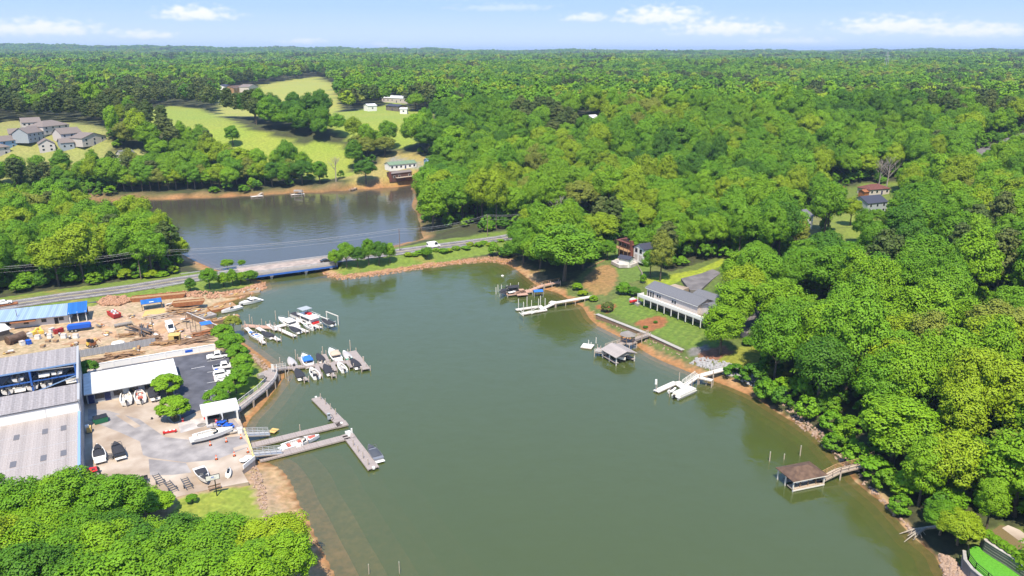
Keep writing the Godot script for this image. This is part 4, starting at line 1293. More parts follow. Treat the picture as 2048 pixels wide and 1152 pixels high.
# a house: front wall from a to b (a is its left end seen from the front), depth behind it
func house(nm: String, label: String, a: Vector3, b: Vector3, depth: float, h: float, rise: float, roof: String, wall_m: Material, roof_m: Material, windows := 3, storeys := 1, cat := "house", grp := "") -> Node3D:
	var y := minf(a.y, b.y)
	var o := thing(nm, label, cat, Vector3(a.x, y, a.z), yaw_of(a, b), grp)
	var L := Vector2(a.x - b.x, a.z - b.z).length()
	if roof == "hip":
		part(o, "wall", MB.new().box(Vector3(L / 2, h / 2 - 0.4, -depth / 2), Vector3(L, h + 0.8, depth)).mesh(), wall_m)
		part(o, "roof", hip(L, depth, h, rise, 0.45), roof_m)
	else:
		part(o, "wall", gable_wall(L, depth, h, rise, roof == "gx"), wall_m)
		part(o, "roof", gable(L, depth, h + 0.02, rise, 0.4, roof == "gx"), roof_m)
	for s in storeys:
		var wy := h / storeys * (s + 0.55)
		for k in windows:
			var x := L * (k + 0.5) / windows
			if s == 0 and k == windows / 2 and windows > 2:
				var d := pbox(o, "door", Vector3(x, 1.05, 0.03), Vector3(1.0, 2.1, 0.1), M.navy)
				pbox(d, "handle", Vector3(0.38, 0, 0.08), Vector3(0.08, 0.08, 0.08), M.steel)
			else: window_at(o, Vector3(x, wy, 0.0), minf(1.3, L / windows * 0.5), minf(1.3, h / storeys * 0.5), "f", M.white)
		if windows > 0:
			for k in 2: window_at(o, Vector3(L, wy, -depth * (k + 0.5) / 2), minf(1.1, depth * 0.2), minf(1.2, h / storeys * 0.5), "r", M.white)
	var mid := (a + b) * 0.5
	var back := Basis(Vector3.UP, o.rotation.y) * Vector3(L / 2, 0, -depth / 2) + o.position
	keep_off.append([Vector2(back.x, back.z), maxf(L, depth) * 0.62 + 2.0])
	return o

# ---------------------------------------------------------------- docks
# a plank deck from a to b (centre line), with joists, and piles at a spacing when wanted
func deck_run(par: Node3D, a: Vector3, b: Vector3, w: float, mt: Material, pile_gap := 0.0, pile_top := 0.0, th := 0.16) -> void:
	var y := yaw_of(a, b)
	var o := Basis(Vector3.UP, -par.rotation.y)
	var la := o * (a - par.position)
	var lb := o * (b - par.position)
	var d := lb - la
	var L := d.length()
	var pitch := atan2(d.y, Vector2(d.x, d.z).length())
	part(par, "deck_section", MB.new().box(Vector3.ZERO, Vector3(L, th, w)).mesh(), mt, (la + lb) * 0.5 - Vector3(0, th / 2, 0), Vector3(0, atan2(-d.z, d.x), pitch))
	var fx := Vector3(d.x, 0, d.z).normalized()
	var fz := fx.cross(Vector3.UP)
	part(par, "side_beam", MB.new().bar(la + fz * (w / 2 - 0.08) - Vector3(0, th + 0.09, 0), lb + fz * (w / 2 - 0.08) - Vector3(0, th + 0.09, 0), 0.12, 0.18).mesh(), M.post)
	part(par, "side_beam", MB.new().bar(la - fz * (w / 2 - 0.08) - Vector3(0, th + 0.09, 0), lb - fz * (w / 2 - 0.08) - Vector3(0, th + 0.09, 0), 0.12, 0.18).mesh(), M.post)
	if pile_gap > 0.0:
		var n := maxi(1, int(L / pile_gap))
		for k in n + 1:
			for s in [-1.0, 1.0]:
				var q: Vector3 = la.lerp(lb, float(k) / n) + fz * s * (w / 2 + 0.02)
				part(par, "pile", MB.new().tube(Vector3(q.x, -par.position.y - 2.2, q.z), Vector3(q.x, q.y + pile_top, q.z), 0.14, 0.13, 7).mesh(), M.post)

func railing(par: Node3D, a: Vector3, b: Vector3, h: float, mt: Material, gap := 1.8, rails := 2) -> void:
	var o := Basis(Vector3.UP, -par.rotation.y)
	var la := o * (a - par.position)
	var lb := o * (b - par.position)
	var n := maxi(1, int((lb - la).length() / gap))
	var g := part(par, "railing", MB.new().bar(la + Vector3(0, h, 0), lb + Vector3(0, h, 0), 0.12, 0.07).mesh(), mt)
	for r in rails - 1:
		var y := h * (r + 1.0) / rails
		part(g, "rail", MB.new().bar(la + Vector3(0, y, 0), lb + Vector3(0, y, 0), 0.06, 0.08).mesh(), mt)
	for k in n + 1:
		var q := la.lerp(lb, float(k) / n)
		part(g, "post", MB.new().box(q + Vector3(0, h / 2, 0), Vector3(0.1, h, 0.1)).mesh(), mt)

func pile(label: String, px: float, py: float, top: float, r := 0.13, grp := "mooring piles in the water", mt := "post") -> void:
	var p := at(px, py, 0.0)
	var o := thing("mooring_pile", label, "pile", Vector3(p.x, 0, p.z), 0.0, grp)
	part(o, "shaft", MB.new().tube(Vector3(0, -2.5, 0), Vector3(0, top, 0), r, r * 0.92, 8).mesh(), M[mt])
	part(o, "cap", MB.new().tube(Vector3(0, top - 0.02, 0), Vector3(0, top + 0.16, 0), r * 1.1, 0.03, 8).mesh(), M.post_white)

# ---------------------------------------------------------------- marina
var W0 := Vector3.ZERO
func loc(p: Vector3) -> Vector3:            # into the warehouse's own axes
	return Basis(Vector3.UP, -YAW_M) * (p - W0)
func mar(v: Vector3) -> Vector3:            # and back
	return W0 + Basis(Vector3.UP, YAW_M) * v

func sheet(nm: String, list: Array, h: float, mt: Material, thick := 0.0) -> void:
	setting(nm, MB.new().extrude(plan(list, h), h - thick, h).mesh(), mt)

func build_marina_ground() -> void:
	sheet("boat_yard_pavement", [[-120, 800], [185, 730], [428, 693], [445, 703], [468, 745], [455, 790], [466, 806], [487, 856], [510, 918], [484, 942], [497, 964], [420, 978], [345, 996], [240, 1032], [100, 1078], [-120, 1130]], 2.0, M.concrete, 2.6)
	sheet("parking_lot", [[186, 740], [428, 702], [455, 706], [463, 735], [441, 775], [433, 800], [411, 815], [363, 838], [358, 815], [349, 782], [342, 760], [335, 728], [190, 752]], 2.006, M.asphalt)
	sheet("concrete_pad", [[355, 845], [411, 834], [415, 851], [361, 866]], 2.010, M.concrete_pale)
	sheet("pavement_lane", [[176, 818], [211, 820], [278, 838], [330, 874], [383, 880], [483, 872], [500, 893], [433, 919], [372, 925], [300, 915], [286, 910], [280, 883], [236, 863], [176, 840]], 2.005, M.concrete_grey)
	sheet("pavement_patch", [[230, 830], [246, 828], [282, 852], [270, 856]], 2.010, M.concrete)
	sheet("pavement_patch", [[297, 918], [372, 926], [383, 945], [344, 950], [300, 950]], 2.007, M.concrete_grey)
	sheet("pavement_patch", [[466, 896], [494, 887], [498, 893], [468, 902]], 2.011, M.concrete)
	# parking stripes
	for y in [721, 743, 764, 780, 797, 812]:
		var c := at(424 if y < 770 else 419, y, 2.014)
		var d := Basis(Vector3.UP, YAW_M) * Vector3(1, 0, 0)
		setting("parking_stripe", MB.new().box(Vector3.ZERO, Vector3(4.4, 0.004, 0.12), Basis(Vector3.UP, YAW_M)).mesh(), M.paint_white).position = c + d * 1.0
	for q in [[396, 735], [283, 722], [190, 741]]:
		setting("parking_stripe", MB.new().box(Vector3.ZERO, Vector3(3.4, 0.004, 0.14), Basis(Vector3.UP, YAW_M)).mesh(), M.paint_white).position = at(q[0], q[1], 2.014)
	# kerbed planting islands
	for isl in [[[331, 782], [347, 774], [352, 800], [338, 806]], [[335, 836], [350, 822], [362, 832], [362, 842], [346, 847]]]:
		sheet("kerb", isl, 2.14, M.concrete_raw, 0.16)
		var pl := plan(isl, 2.14)
		var small := Geometry2D.offset_polygon(pl, -0.3)
		if small.size(): setting("planting_bed", MB.new().extrude(small[0], 2.1, 2.15).mesh(), M.planting)
	# quay edge: yellow kerb and white end fender
	var k := thing("quay_kerb", "long yellow kerb along the top of the launch wall", "kerb", at(488, 857, 2.0), 0.0)
	var o := at(488, 857, 2.0)
	var e := at(509, 917, 2.0) - o
	part(k, "kerb_block", MB.new().bar(Vector3(0, 0.1, 0), e * 0.94 + Vector3(0, 0.1, 0), 0.35, 0.2).mesh(), M.paint_yellow)
	part(k, "fender_rail", MB.new().bar(Vector3(0.25, -0.35, 0.1), e + Vector3(0.25, -0.35, 0.1), 0.14, 0.3).mesh(), M.timber_old)
	var f := thing("white_barrier", "low white barrier at the corner of the launch wall", "barrier", at(510, 919, 2.0), 0.0)
	part(f, "panel", MB.new().bar(Vector3(0, 0.45, 0), at(487, 938, 2.0) - at(510, 919, 2.0) + Vector3(0, 0.45, 0), 0.2, 0.9).mesh(), M.white)

func build_warehouse() -> void:
	W0 = at(156, 802, 9.5)
	W0.y = 2.0
	var t := thing("boat_warehouse", "large grey metal boat storage warehouse with open blue racks", "building", W0, YAW_M)
	var X := 72.0
	part(t, "low_roof", MB.new().box(Vector3(-X / 2, 4.9, 14.9), Vector3(X, 0.2, 29.4)).mesh(), M.roof_old)
	part(t, "middle_roof", MB.new().box(Vector3(-X / 2, 7.6, -4.95), Vector3(X, 0.2, 10.1), Basis(Vector3.RIGHT, 0.03)).mesh(), M.roof_metal)
	part(t, "rear_roof", MB.new().box(Vector3(-X / 2, 8.95, -27.4), Vector3(X, 0.2, 11.6), Basis(Vector3.RIGHT, 0.02)).mesh(), M.roof_metal)
	part(t, "upper_wall", MB.new().box(Vector3(-X / 2, 6.2, 0.05), Vector3(X, 2.5, 0.14)).mesh(), M.white_wall)
	for k in 5: pbox(t, "wall_joint", Vector3(-6.5 - 14.0 * k, 6.2, 0.14), Vector3(0.06, 2.5, 0.05), M.galvanised)
	part(t, "gutter", MB.new().box(Vector3(-X / 2, 7.46, 0.2), Vector3(X, 0.2, 0.2)).mesh(), M.steel_dark)
	part(t, "front_wall", MB.new().box(Vector3(-X / 2, 2.4, 29.5), Vector3(X, 4.9, 0.2)).mesh(), M.white_wall)
	part(t, "end_wall", MB.new().box(Vector3(0.1, 2.4, 14.8), Vector3(0.2, 4.9, 29.6)).mesh(), M.wall_panel)
	part(t, "end_wall", MB.new().box(Vector3(0.12, 3.8, -5.0), Vector3(0.24, 7.7, 10.0)).mesh(), M.wall_panel)
	part(t, "end_wall", MB.new().box(Vector3(0.12, 4.5, -21.6), Vector3(0.24, 9.1, 23.2)).mesh(), M.wall_panel)
	part(t, "wall_cap", MB.new().box(Vector3(0.1, 9.1, -21.6), Vector3(0.5, 0.22, 23.4)).mesh(), M.galvanised)
	part(t, "wall_cap", MB.new().box(Vector3(0.1, 7.8, -5.0), Vector3(0.5, 0.2, 9.8)).mesh(), M.galvanised)
	part(t, "edge_trim", MB.new().box(Vector3(-0.15, 5.05, 14.9), Vector3(0.5, 0.22, 29.4)).mesh(), M.blue_trim)
	part(t, "corner_trim", MB.new().box(Vector3(0.05, 2.3, 29.5), Vector3(0.4, 4.7, 0.4)).mesh(), M.blue_trim)
	part(t, "inner_back_wall", MB.new().box(Vector3(-X / 2, 4.4, -33.0), Vector3(X, 8.8, 0.2)).mesh(), M.blue_trim)
	part(t, "inner_front_wall", MB.new().box(Vector3(-X / 2, 3.6, -9.7), Vector3(X, 7.4, 0.2)).mesh(), M.wall_panel)
	part(t, "eave_beam", MB.new().box(Vector3(-X / 2, 8.72, -21.75), Vector3(X, 0.4, 0.35)).mesh(), M.blue_trim)
	for k in 7:
		var x := -0.7 - 9.6 * k
		part(t, "column", MB.new().box(Vector3(x, 4.3, -21.8), Vector3(0.4, 8.6, 0.4)).mesh(), M.steel_and_reflection_blue)
		part(t, "column", MB.new().box(Vector3(x, 4.3, -32.4), Vector3(0.4, 8.6, 0.4)).mesh(), M.steel_and_reflection_blue)
		for y in [2.9, 5.7]:
			part(t, "rack_arm", MB.new().box(Vector3(x, y, -27.1), Vector3(0.3, 0.3, 10.4)).mesh(), M.steel_and_reflection_blue)
	for y in [2.9, 5.7]:
		part(t, "rack_beam", MB.new().box(Vector3(-X / 2, y, -22.0), Vector3(X - 0.6, 0.28, 0.22)).mesh(), M.steel_and_reflection_blue)
		part(t, "rack_beam", MB.new().box(Vector3(-X / 2, y, -29.0), Vector3(X - 0.6, 0.28, 0.22)).mesh(), M.steel_and_reflection_blue)
	part(t, "brace", MB.new().bar(Vector3(-0.6, 7.9, -21.7), Vector3(-9.6, 8.5, -21.7), 0.16, 0.16).mesh(), M.galvanised)
	part(t, "brace", MB.new().bar(Vector3(-0.6, 5.5, -21.7), Vector3(-9.4, 3.1, -21.7), 0.16, 0.22).mesh(), M.blue_trim)
	for q in [[33, 875], [90, 863], [127, 856], [26, 929], [87, 916], [127, 906]]:
		var l := loc(at(q[0], q[1], 7.02))
		part(t, "skylight", MB.new().box(Vector3(l.x, 5.03, l.z), Vector3(1.05, 0.07, 2.5)).mesh(), M.skylight)
	for k in 20: part(t, "roof_seam", MB.new().box(Vector3(-2.5 - 3.4 * k, 5.015, 14.9), Vector3(0.09, 0.05, 29.3)).mesh(), M.roof_old)
	for k in 3: part(t, "roof_lap", MB.new().box(Vector3(-X / 2, 5.01, 7.4 * (k + 1)), Vector3(X - 0.4, 0.03, 0.12)).mesh(), M.galvanised)
	# boats in the racks, sterns towards the aisle
	var racks := [[17, 776, 3.1, "open", "white boat with open stern on the lower rack beside the left blue column", "cushion"], [42, 772, 3.1, "runabout", "white low boat on the lower rack, second from the left column", "cushion"], [66, 768, 3.1, "open", "beige-white boat with rails on the lower rack left of the centre column", "canvas_tan"], [94, 763, 3.1, "open", "white outboard boat on the lower rack right of the centre column", "cushion"], [143, 757, 3.1, "runabout", "white boat on the lower rack beside the end wall", "canvas_black"], [37, 752, 5.9, "open", "white boat on the upper rack above the left bay", "cushion"], [89, 744, 5.9, "runabout", "white boat on the upper rack just right of the centre column", "cushion"], [114, 740, 5.9, "covered", "pale covered boat on the upper rack near the end wall", "canvas_grey"]]
	for q in racks:
		var l := loc(at(q[0], q[1], 2.0 + q[2] + 0.8))
		boat("rack_boat", q[4], mar(Vector3(l.x, q[2] + 0.35, -26.0)), YAW_M + PI / 2, q[3], 7.4, "boats stored in the warehouse racks", q[5])

func build_office() -> void:
	var o := thing("marina_office", "long low grey marina office with a white flat roof", "building", mar(Vector3(0.9, 0, -15.0)), YAW_M)
	var L := 20.5
	part(o, "wall", MB.new().box(Vector3(L / 2, 1.4, -6.0), Vector3(L, 3.0, 12.0)).mesh(), M.siding_grey)
	part(o, "roof", MB.new().box(Vector3(L / 2 + 0.1, 3.08, -5.6), Vector3(L + 1.0, 0.22, 13.6), Basis(Vector3.RIGHT, 0.02)).mesh(), M.roof_white)
	for q in [[199, 784], [236, 778], [266, 772], [297, 767]]:
		var l := loc(at(q[0], q[1], 3.6)) - Vector3(0.9, 0, -15.0)
		window_at(o, Vector3(clampf(l.x, 1.5, L - 1.5), 1.55, 0.02), 1.9, 1.1, "f", M.steel_dark)
	for q in [[176, 792], [215, 785]]:
		var l := loc(at(q[0], q[1], 3.2)) - Vector3(0.9, 0, -15.0)
		var d := pbox(o, "door", Vector3(clampf(l.x, 1.0, L), 1.1, 0.05), Vector3(1.3, 2.2, 0.12), M.navy)
		pbox(d, "handle", Vector3(0.45, 0, 0.1), Vector3(0.08, 0.1, 0.08), M.steel)
	for q in [[190, 797], [229, 789]]:
		var c := thing("deck_box", "white storage box against the office wall, %s" % ("left of the second blue door" if q[0] < 200 else "right of the second blue door"), "box", at(q[0], q[1], 2.0), YAW_M)
		pbox(c, "box", Vector3(0, 0.35, 0), Vector3(2.6, 0.7, 0.9), M.white)
		pbox(c, "lid", Vector3(0, 0.73, 0), Vector3(2.7, 0.08, 1.0), M.hull_white)
	var r := thing("life_ring", "white ring buoy stand against the office wall", "life ring", at(284, 783, 2.0), YAW_M)
	var pts := []
	for k in 13: pts.append(Vector3(cos(TAU * k / 12) * 0.42, 1.2 + sin(TAU * k / 12) * 0.42, 0))
	part(r, "ring", MB.new().path(pts, 0.1, 6).mesh(), M.white)
	pbox(r, "stand", Vector3(0, 0.4, -0.05), Vector3(0.1, 0.9, 0.1), M.post)

func build_marina_things() -> void:
	# white yard wall with its blue sign, grey fence
	var a := at(190, 740, 2.0)
	var b := at(431, 699, 2.0)
	var w := thing("yard_wall", "long white wall between car park and work yard", "wall", a, yaw_of(a, b))
	var L := a.distance_to(b)
	part(w, "wall", MB.new().box(Vector3(L / 2, 0.8, 0), Vector3(L, 1.7, 0.3)).mesh(), M.white_wall)
	part(w, "cap", MB.new().box(Vector3(L / 2, 1.69, 0), Vector3(L, 0.08, 0.42)).mesh(), M.white)
	for k in 8: pbox(w, "pier", Vector3(0.2 + (L - 0.4) * k / 7.0, 0.85, 0.02), Vector3(0.4, 1.72, 0.4), M.white_wall)
	pbox(w, "blue_sign", Vector3(L * 0.77, 1.0, 0.2), Vector3(2.0, 0.7, 0.06), M.blue)
	var fa := at(153, 716, 2.0)
	var fb := at(312, 689, 2.0)
	var f := thing("sheet_fence", "pale blue-grey corrugated sheet fence behind the white wall", "fence", fa, yaw_of(fa, fb))
	var FL := fa.distance_to(fb)
	var n := 16
	for k in n: pbox(f, "panel", Vector3(FL * (k + 0.5) / n, 1.1, 0.03 * (k % 2)), Vector3(FL / n - 0.03, 2.1, 0.06), M.wall_panel)
	for k in n + 1: pbox(f, "post", Vector3(FL * k / n, 1.15, -0.1), Vector3(0.12, 2.4, 0.12), M.steel_dark)
	# vehicles
	var y2 := 2.01
	car("pickup_truck", "white pickup truck in the first bay beside the white wall", "truck", at(436, 716, y2), YAW_M + PI - 0.12, "pickup", M.car_white, "vehicles in the marina car park")
	car("pickup_truck", "white crew-cab pickup with dark bed, second bay from the white wall", "truck", at(449, 737, y2), YAW_M - 0.08, "pickup", M.car_white, "vehicles in the marina car park")
	car("parked_car", "white estate car beside the blue parking sign", "car", at(446, 752, y2), YAW_M - 0.05, "suv", M.car_white, "vehicles in the marina car park")
	car("parked_car", "silver-white car nearest the light pole, last of the four", "car", at(448, 761, y2), YAW_M - 0.05, "car", M.car_white, "vehicles in the marina car park")
	var s := thing("parking_sign", "blue and white parking sign on a post", "sign", at(434, 752, y2), YAW_M)
	part(s, "post", MB.new().tube(Vector3.ZERO, Vector3(0, 2.0, 0), 0.04, 0.04, 6).mesh(), M.galvanised)
	pbox(s, "panel", Vector3(0, 1.8, 0.05), Vector3(0.7, 0.8, 0.04), M.blue)
	pbox(s, "panel_border", Vector3(0, 1.35, 0.05), Vector3(0.7, 0.16, 0.04), M.white)
	var lp := thing("light_pole", "slim white light pole between the parked cars and the trees", "lamp post", at(453, 775, y2), 0.0)
	part(lp, "shaft", MB.new().tube(Vector3.ZERO, Vector3(0, 4.8, 0), 0.11, 0.07, 8).mesh(), M.white)
	pbox(lp, "lamp_head", Vector3(-0.3, 4.85, 0), Vector3(0.8, 0.12, 0.3), M.white)
	pbox(lp, "base", Vector3(0, 0.15, 0), Vector3(0.4, 0.3, 0.4), M.concrete_raw)
	# dumpster
	var d := thing("green_dumpster", "green metal dumpster standing alone on the boat yard", "dumpster", at(202, 844, 2.01), YAW_M + 0.15)
	part(d, "bin", MB.new().side(PackedVector2Array([Vector2(-1.4, 0.1), Vector2(-1.5, 1.35), Vector2(1.5, 1.35), Vector2(1.4, 0.1)]), -0.95, 0.95, 0.05).mesh(), M.green_paint)
	for e in [-0.75, 0.75]: part(d, "lid", MB.new().box(Vector3(e, 1.42, 0), Vector3(1.46, 0.08, 1.95), Basis(Vector3.RIGHT, 0.06)).mesh(), M.dark)
	for e in [-1.55, 1.55]: pbox(d, "fork_sleeve", Vector3(e, 0.8, 0), Vector3(0.16, 0.2, 1.3), M.green_paint)
	# boats ashore
	boat("yard_boat", "white centre-console boat before the office windows, left of three", at(252, 798, 2.35), YAW_M + PI / 2 + 0.0, "open", 7.6, "boats parked by the office", "cushion")
	boat("yard_boat", "white boat with red seats, middle of three before the office", at(280, 795, 2.35), YAW_M + PI / 2 + 0.02, "open", 7.4, "boats parked by the office", "cushion_red")
	boat("yard_boat", "boat under a black cover with blue bow, right of three before the office", at(307, 790, 2.35), YAW_M + PI / 2 + 0.06, "covered", 7.2, "boats parked by the office", "canvas_black")
	boat("yard_boat", "white boat with black cockpit and bow covers beside the warehouse", at(198, 910, 2.3), YAW_M + PI / 2 + 0.06, "bow_cover", 6.9, "boats parked in the yard", "canvas_black")
	boat("yard_boat", "black wake boat under a fitted cover, right of the white covered boat", at(236, 904, 2.3), YAW_M + PI / 2 + 0.12, "wake", 6.7, "boats parked in the yard", "canvas_black", "black")
	boat("yard_boat", "long white open boat on a trailer by the launch lane", at(427, 872, 2.55), YAW_M + 0.02, "runabout", 8.4, "boats parked in the yard", "cushion")
	boat("yard_boat", "white boat with black cover, bow towards the lawn, beside the sign", at(406, 955, 2.3), YAW_M - PI / 2 + 0.12, "bow_cover", 6.6, "boats parked in the yard", "canvas_black")
	jet_ski("small white jet ski parked near the lawn", at(458, 947, 2.2), YAW_M + PI / 2 - 0.3, M.hull_white)
	# cones
	for q in [[421, 891, "first cone of the inner row, furthest from the water"], [453, 884, "middle cone of the inner row"], [482, 877, "cone of the inner row beside the launch wall"], [433, 919, "first cone of the outer row, furthest from the water"], [469, 912, "middle cone of the outer row"], [496, 905, "cone of the outer row beside the launch wall"]]:
		var c := thing("traffic_cone", "tall orange %s" % q[2], "cone", at(q[0], q[1], 2.01), YAW_M, "cones along the launch lane")
		pbox(c, "base", Vector3(0, 0.05, 0), Vector3(0.6, 0.1, 0.6), M.black)
		part(c, "cone", MB.new().lathe([Vector2(0.2, 0.1), Vector2(0.07, 1.1), Vector2(0.0, 1.14)], 10).mesh(), M.orange)
		part(c, "stripe", MB.new().lathe([Vector2(0.155, 0.5), Vector2(0.125, 0.72)], 10).mesh(), M.white)
	var rb := thing("road_barrier", "red and white plastic barrier lying on the yard", "barrier", at(340, 866, 2.01), YAW_M - 0.1)
	pbox(rb, "panel", Vector3(0, 0.4, 0), Vector3(2.9, 0.5, 0.3), M.red)
	for e in [-0.7, 0.1, 0.9]: pbox(rb, "stripe", Vector3(e, 0.66, 0), Vector3(0.5, 0.06, 0.32), M.white)
	for e in [-1.2, 1.2]: pbox(rb, "foot", Vector3(e, 0.08, 0), Vector3(0.3, 0.16, 0.7), M.black)
	for q in [[304, 838], [320, 834]]:
		var c := thing("bollard_stub", "small black bollard stub on the yard, %s" % ("left of two" if q[0] < 310 else "right of two"), "bollard", at(q[0], q[1], 2.01))
		part(c, "stub", MB.new().lathe([Vector2(0.22, 0), Vector2(0.2, 0.4), Vector2(0.0, 0.46)], 10).mesh(), M.black)
		pbox(c, "foot_plate", Vector3(0, 0.02, 0), Vector3(0.55, 0.05, 0.55), M.steel_dark)
	for q in [[366, 843, "beside the planted island"], [410, 838, "beside the pavilion's left post"], [433, 846, "under the pavilion's front edge"]]:
		var c := thing("safety_post", "red safety post %s" % q[1 + 1], "bollard", at(q[0], q[1], 2.01))
		part(c, "post", MB.new().lathe([Vector2(0.28, 0), Vector2(0.26, 0.9), Vector2(0.0, 1.05)], 10).mesh(), M.red)
		part(c, "band", MB.new().lathe([Vector2(0.275, 0.6), Vector2(0.27, 0.75)], 10).mesh(), M.white)
	# tractor
	var tr := thing("red_tractor", "red tractor with big rear wheels against the warehouse wall", "tractor", at(184, 953, 2.01), YAW_M + 0.1)
	part(tr, "hood", MB.new().side(PackedVector2Array([Vector2(-2.0, 0.7), Vector2(-2.0, 1.7), Vector2(0.2, 1.8), Vector2(0.2, 0.7)]), -0.75, 0.75, 0.1).mesh(), M.red)
	pbox(tr, "seat", Vector3(0.5, 1.3, 0), Vector3(0.5, 0.5, 0.6), M.black)
	pbox(tr, "fender", Vector3(0.6, 1.5, 0), Vector3(1.0, 0.08, 2.0), M.red)
	for sgn in [-1.0, 1.0]:
		wheel(tr, Vector3(0.9, 0.75, sgn * 0.95), 0.75, 0.45)
		wheel(tr, Vector3(-1.5, 0.42, sgn * 0.75), 0.42, 0.3)
	var tk := thing("wall_unit", "tan cabinet standing against the warehouse wall", "cabinet", at(179, 864, 2.01), YAW_M)
	pbox(tk, "cabinet", Vector3(0, 0.7, 0), Vector3(1.0, 1.4, 1.2), M.plywood)
	pbox(tk, "tank", Vector3(-0.3, 1.6, 0.1), Vector3(0.7, 0.5, 0.7), M.white)
	pbox(tk, "frame", Vector3(0, 0.05, 0), Vector3(1.2, 0.1, 1.4), M.steel_dark)
	# row of black carts and steel trailers by the lawn
	var nth := ["leftmost", "second from the left", "middle", "second from the right", "rightmost"]
	for k in 5:
		var p := at(217 + 18.0 * k, 981 - 4.0 * k, 2.01)
		var c := thing("boat_dolly", "black padded boat dolly along the yard edge, %s of five" % nth[k], "dolly", p, YAW_M, "black dollies along the yard edge")
		pbox(c, "pad", Vector3(0, 0.75, 0), Vector3(1.5, 0.16, 1.3), M.canvas_black)
		pbox(c, "back_rest", Vector3(0, 1.0, -0.6), Vector3(1.5, 0.5, 0.12), M.canvas_black)
		for sx in [-0.65, 0.65]:
			for sz in [-0.5, 0.5]: pbox(c, "leg", Vector3(sx, 0.34, sz), Vector3(0.1, 0.68, 0.1), M.galvanised)
	var tn := 0
	for q in [[318, 962, 0.2], [342, 976, 0.25], [374, 970, 0.12], [220, 916, -0.2]]:
		var words := ["behind the round bush", "between the round bush and the lawn corner", "left of the black covered boat", "between the two covered boats"]
		var c := thing("boat_trailer", "bare steel ladder-frame boat trailer %s" % words[tn], "trailer", at(q[0], q[1], 2.01), YAW_M + PI / 2 + q[2], "empty boat trailers")
		tn += 1
		var l := 4.6 if tn < 4 else 2.6
		for sz in [-0.6, 0.6]:
			pbox(c, "frame_rail", Vector3(0, 0.5, sz), Vector3(l, 0.14, 0.12), M.steel_dark)
		for k in 5: pbox(c, "cross_bar", Vector3(-l / 2 + l * (k + 0.5) / 5, 0.5, 0), Vector3(0.12, 0.1, 1.2), M.steel_dark)
		for sz in [-0.75, 0.75]: wheel(c, Vector3(-l * 0.2, 0.32, sz), 0.32, 0.2)
	# sign on the lawn
	var sg := thing("marina_sign", "white sign board on a tall black post on the lawn", "sign", at(434, 992, 1.95), YAW_M - 0.05)
	pbox(sg, "post", Vector3(0, 2.3, 0), Vector3(0.2, 4.6, 0.2), M.black)
	pbox(sg, "frame", Vector3(-0.35, 4.3, 0.14), Vector3(2.6, 1.15, 0.1), M.black)
	var bd := pbox(sg, "board", Vector3(-0.35, 4.3, 0.2), Vector3(2.4, 0.95, 0.06), M.white)
	pbox(bd, "emblem", Vector3(0, 0.12, 0.04), Vector3(0.5, 0.16, 0.02), M.blue)
	pbox(bd, "lettering_line", Vector3(0, -0.14, 0.04), Vector3(1.1, 0.08, 0.02), M.siding_grey)
	var bn := thing("yard_bench", "brown wooden bench at the lawn edge", "bench", at(430, 979, 1.98), YAW_M + 0.05)
	pbox(bn, "seat", Vector3(0, 0.45, 0), Vector3(2.4, 0.08, 0.5), M.timber_old)
	pbox(bn, "backrest", Vector3(0, 0.8, -0.25), Vector3(2.4, 0.35, 0.06), M.timber_old)
	for e in [-1.0, 1.0]: pbox(bn, "leg", Vector3(e, 0.2, 0), Vector3(0.1, 0.42, 0.45), M.timber_old)
	for q in [[488, 924, "left"], [496, 919, "right"]]:
		var c := thing("white_table", "white round plastic table lying by the launch wall, %s of two" % q[2], "table", at(q[0], q[1], 2.02), 0.0)
		part(c, "table_top", MB.new().lathe([Vector2(0.0, 0.5), Vector2(0.85, 0.5), Vector2(0.88, 0.56), Vector2(0.0, 0.6)], 16).mesh(), M.white)
		for k in 4: pbox(c, "leg", Vector3(cos(k * PI / 2) * 0.5, 0.25, sin(k * PI / 2) * 0.5), Vector3(0.1, 0.5, 0.1), M.white)
	var dg := thing("white_dinghy", "small white dinghy on the quay right of the trailer boat", "boat", at(462, 866, 2.2), YAW_M - 0.5)
	part(dg, "hull", boat_hull(3.0, 1.3, 0.5), M.cushion)
	part(dg, "deck", boat_deck(3.0, 1.3, 0.5, 0.1, 0.7), M.cushion)
	var fx := thing("dock_locker", "white locker on the quay above the first gangway", "locker", at(480, 866, 2.01), YAW_M)
	pbox(fx, "box", Vector3(0, 0.6, 0), Vector3(1.0, 1.2, 0.8), M.white)
	pbox(fx, "lid", Vector3(0, 1.23, 0), Vector3(1.1, 0.08, 0.9), M.hull_white)
	var tf := thing("folded_tarp", "grey folded tarpaulin behind the trailer boat", "tarpaulin", at(424, 853, 2.02), YAW_M - 0.1)
	part(tf, "bundle", MB.new().side(PackedVector2Array([Vector2(-1.2, 0), Vector2(-1.1, 0.4), Vector2(0, 0.62), Vector2(1.1, 0.4), Vector2(1.2, 0)]), -0.45, 0.45, 0.15).mesh(), M.canvas_grey)
	pbox(tf, "strap", Vector3(0.3, 0.35, 0), Vector3(0.08, 0.62, 0.95), M.black)
	var mhc := thing("manhole_cover", "round grey manhole cover on the pale concrete", "cover", at(403, 850, 2.016), 0.0)
	part(mhc, "lid", MB.new().lathe([Vector2(0.85, 0), Vector2(0.83, 0.03), Vector2(0, 0.035)], 18).mesh(), M.gravel_pad)
	part(mhc, "ring", MB.new().lathe([Vector2(0.98, 0), Vector2(0.96, 0.02), Vector2(0.86, 0.025)], 18).mesh(), M.steel_dark)
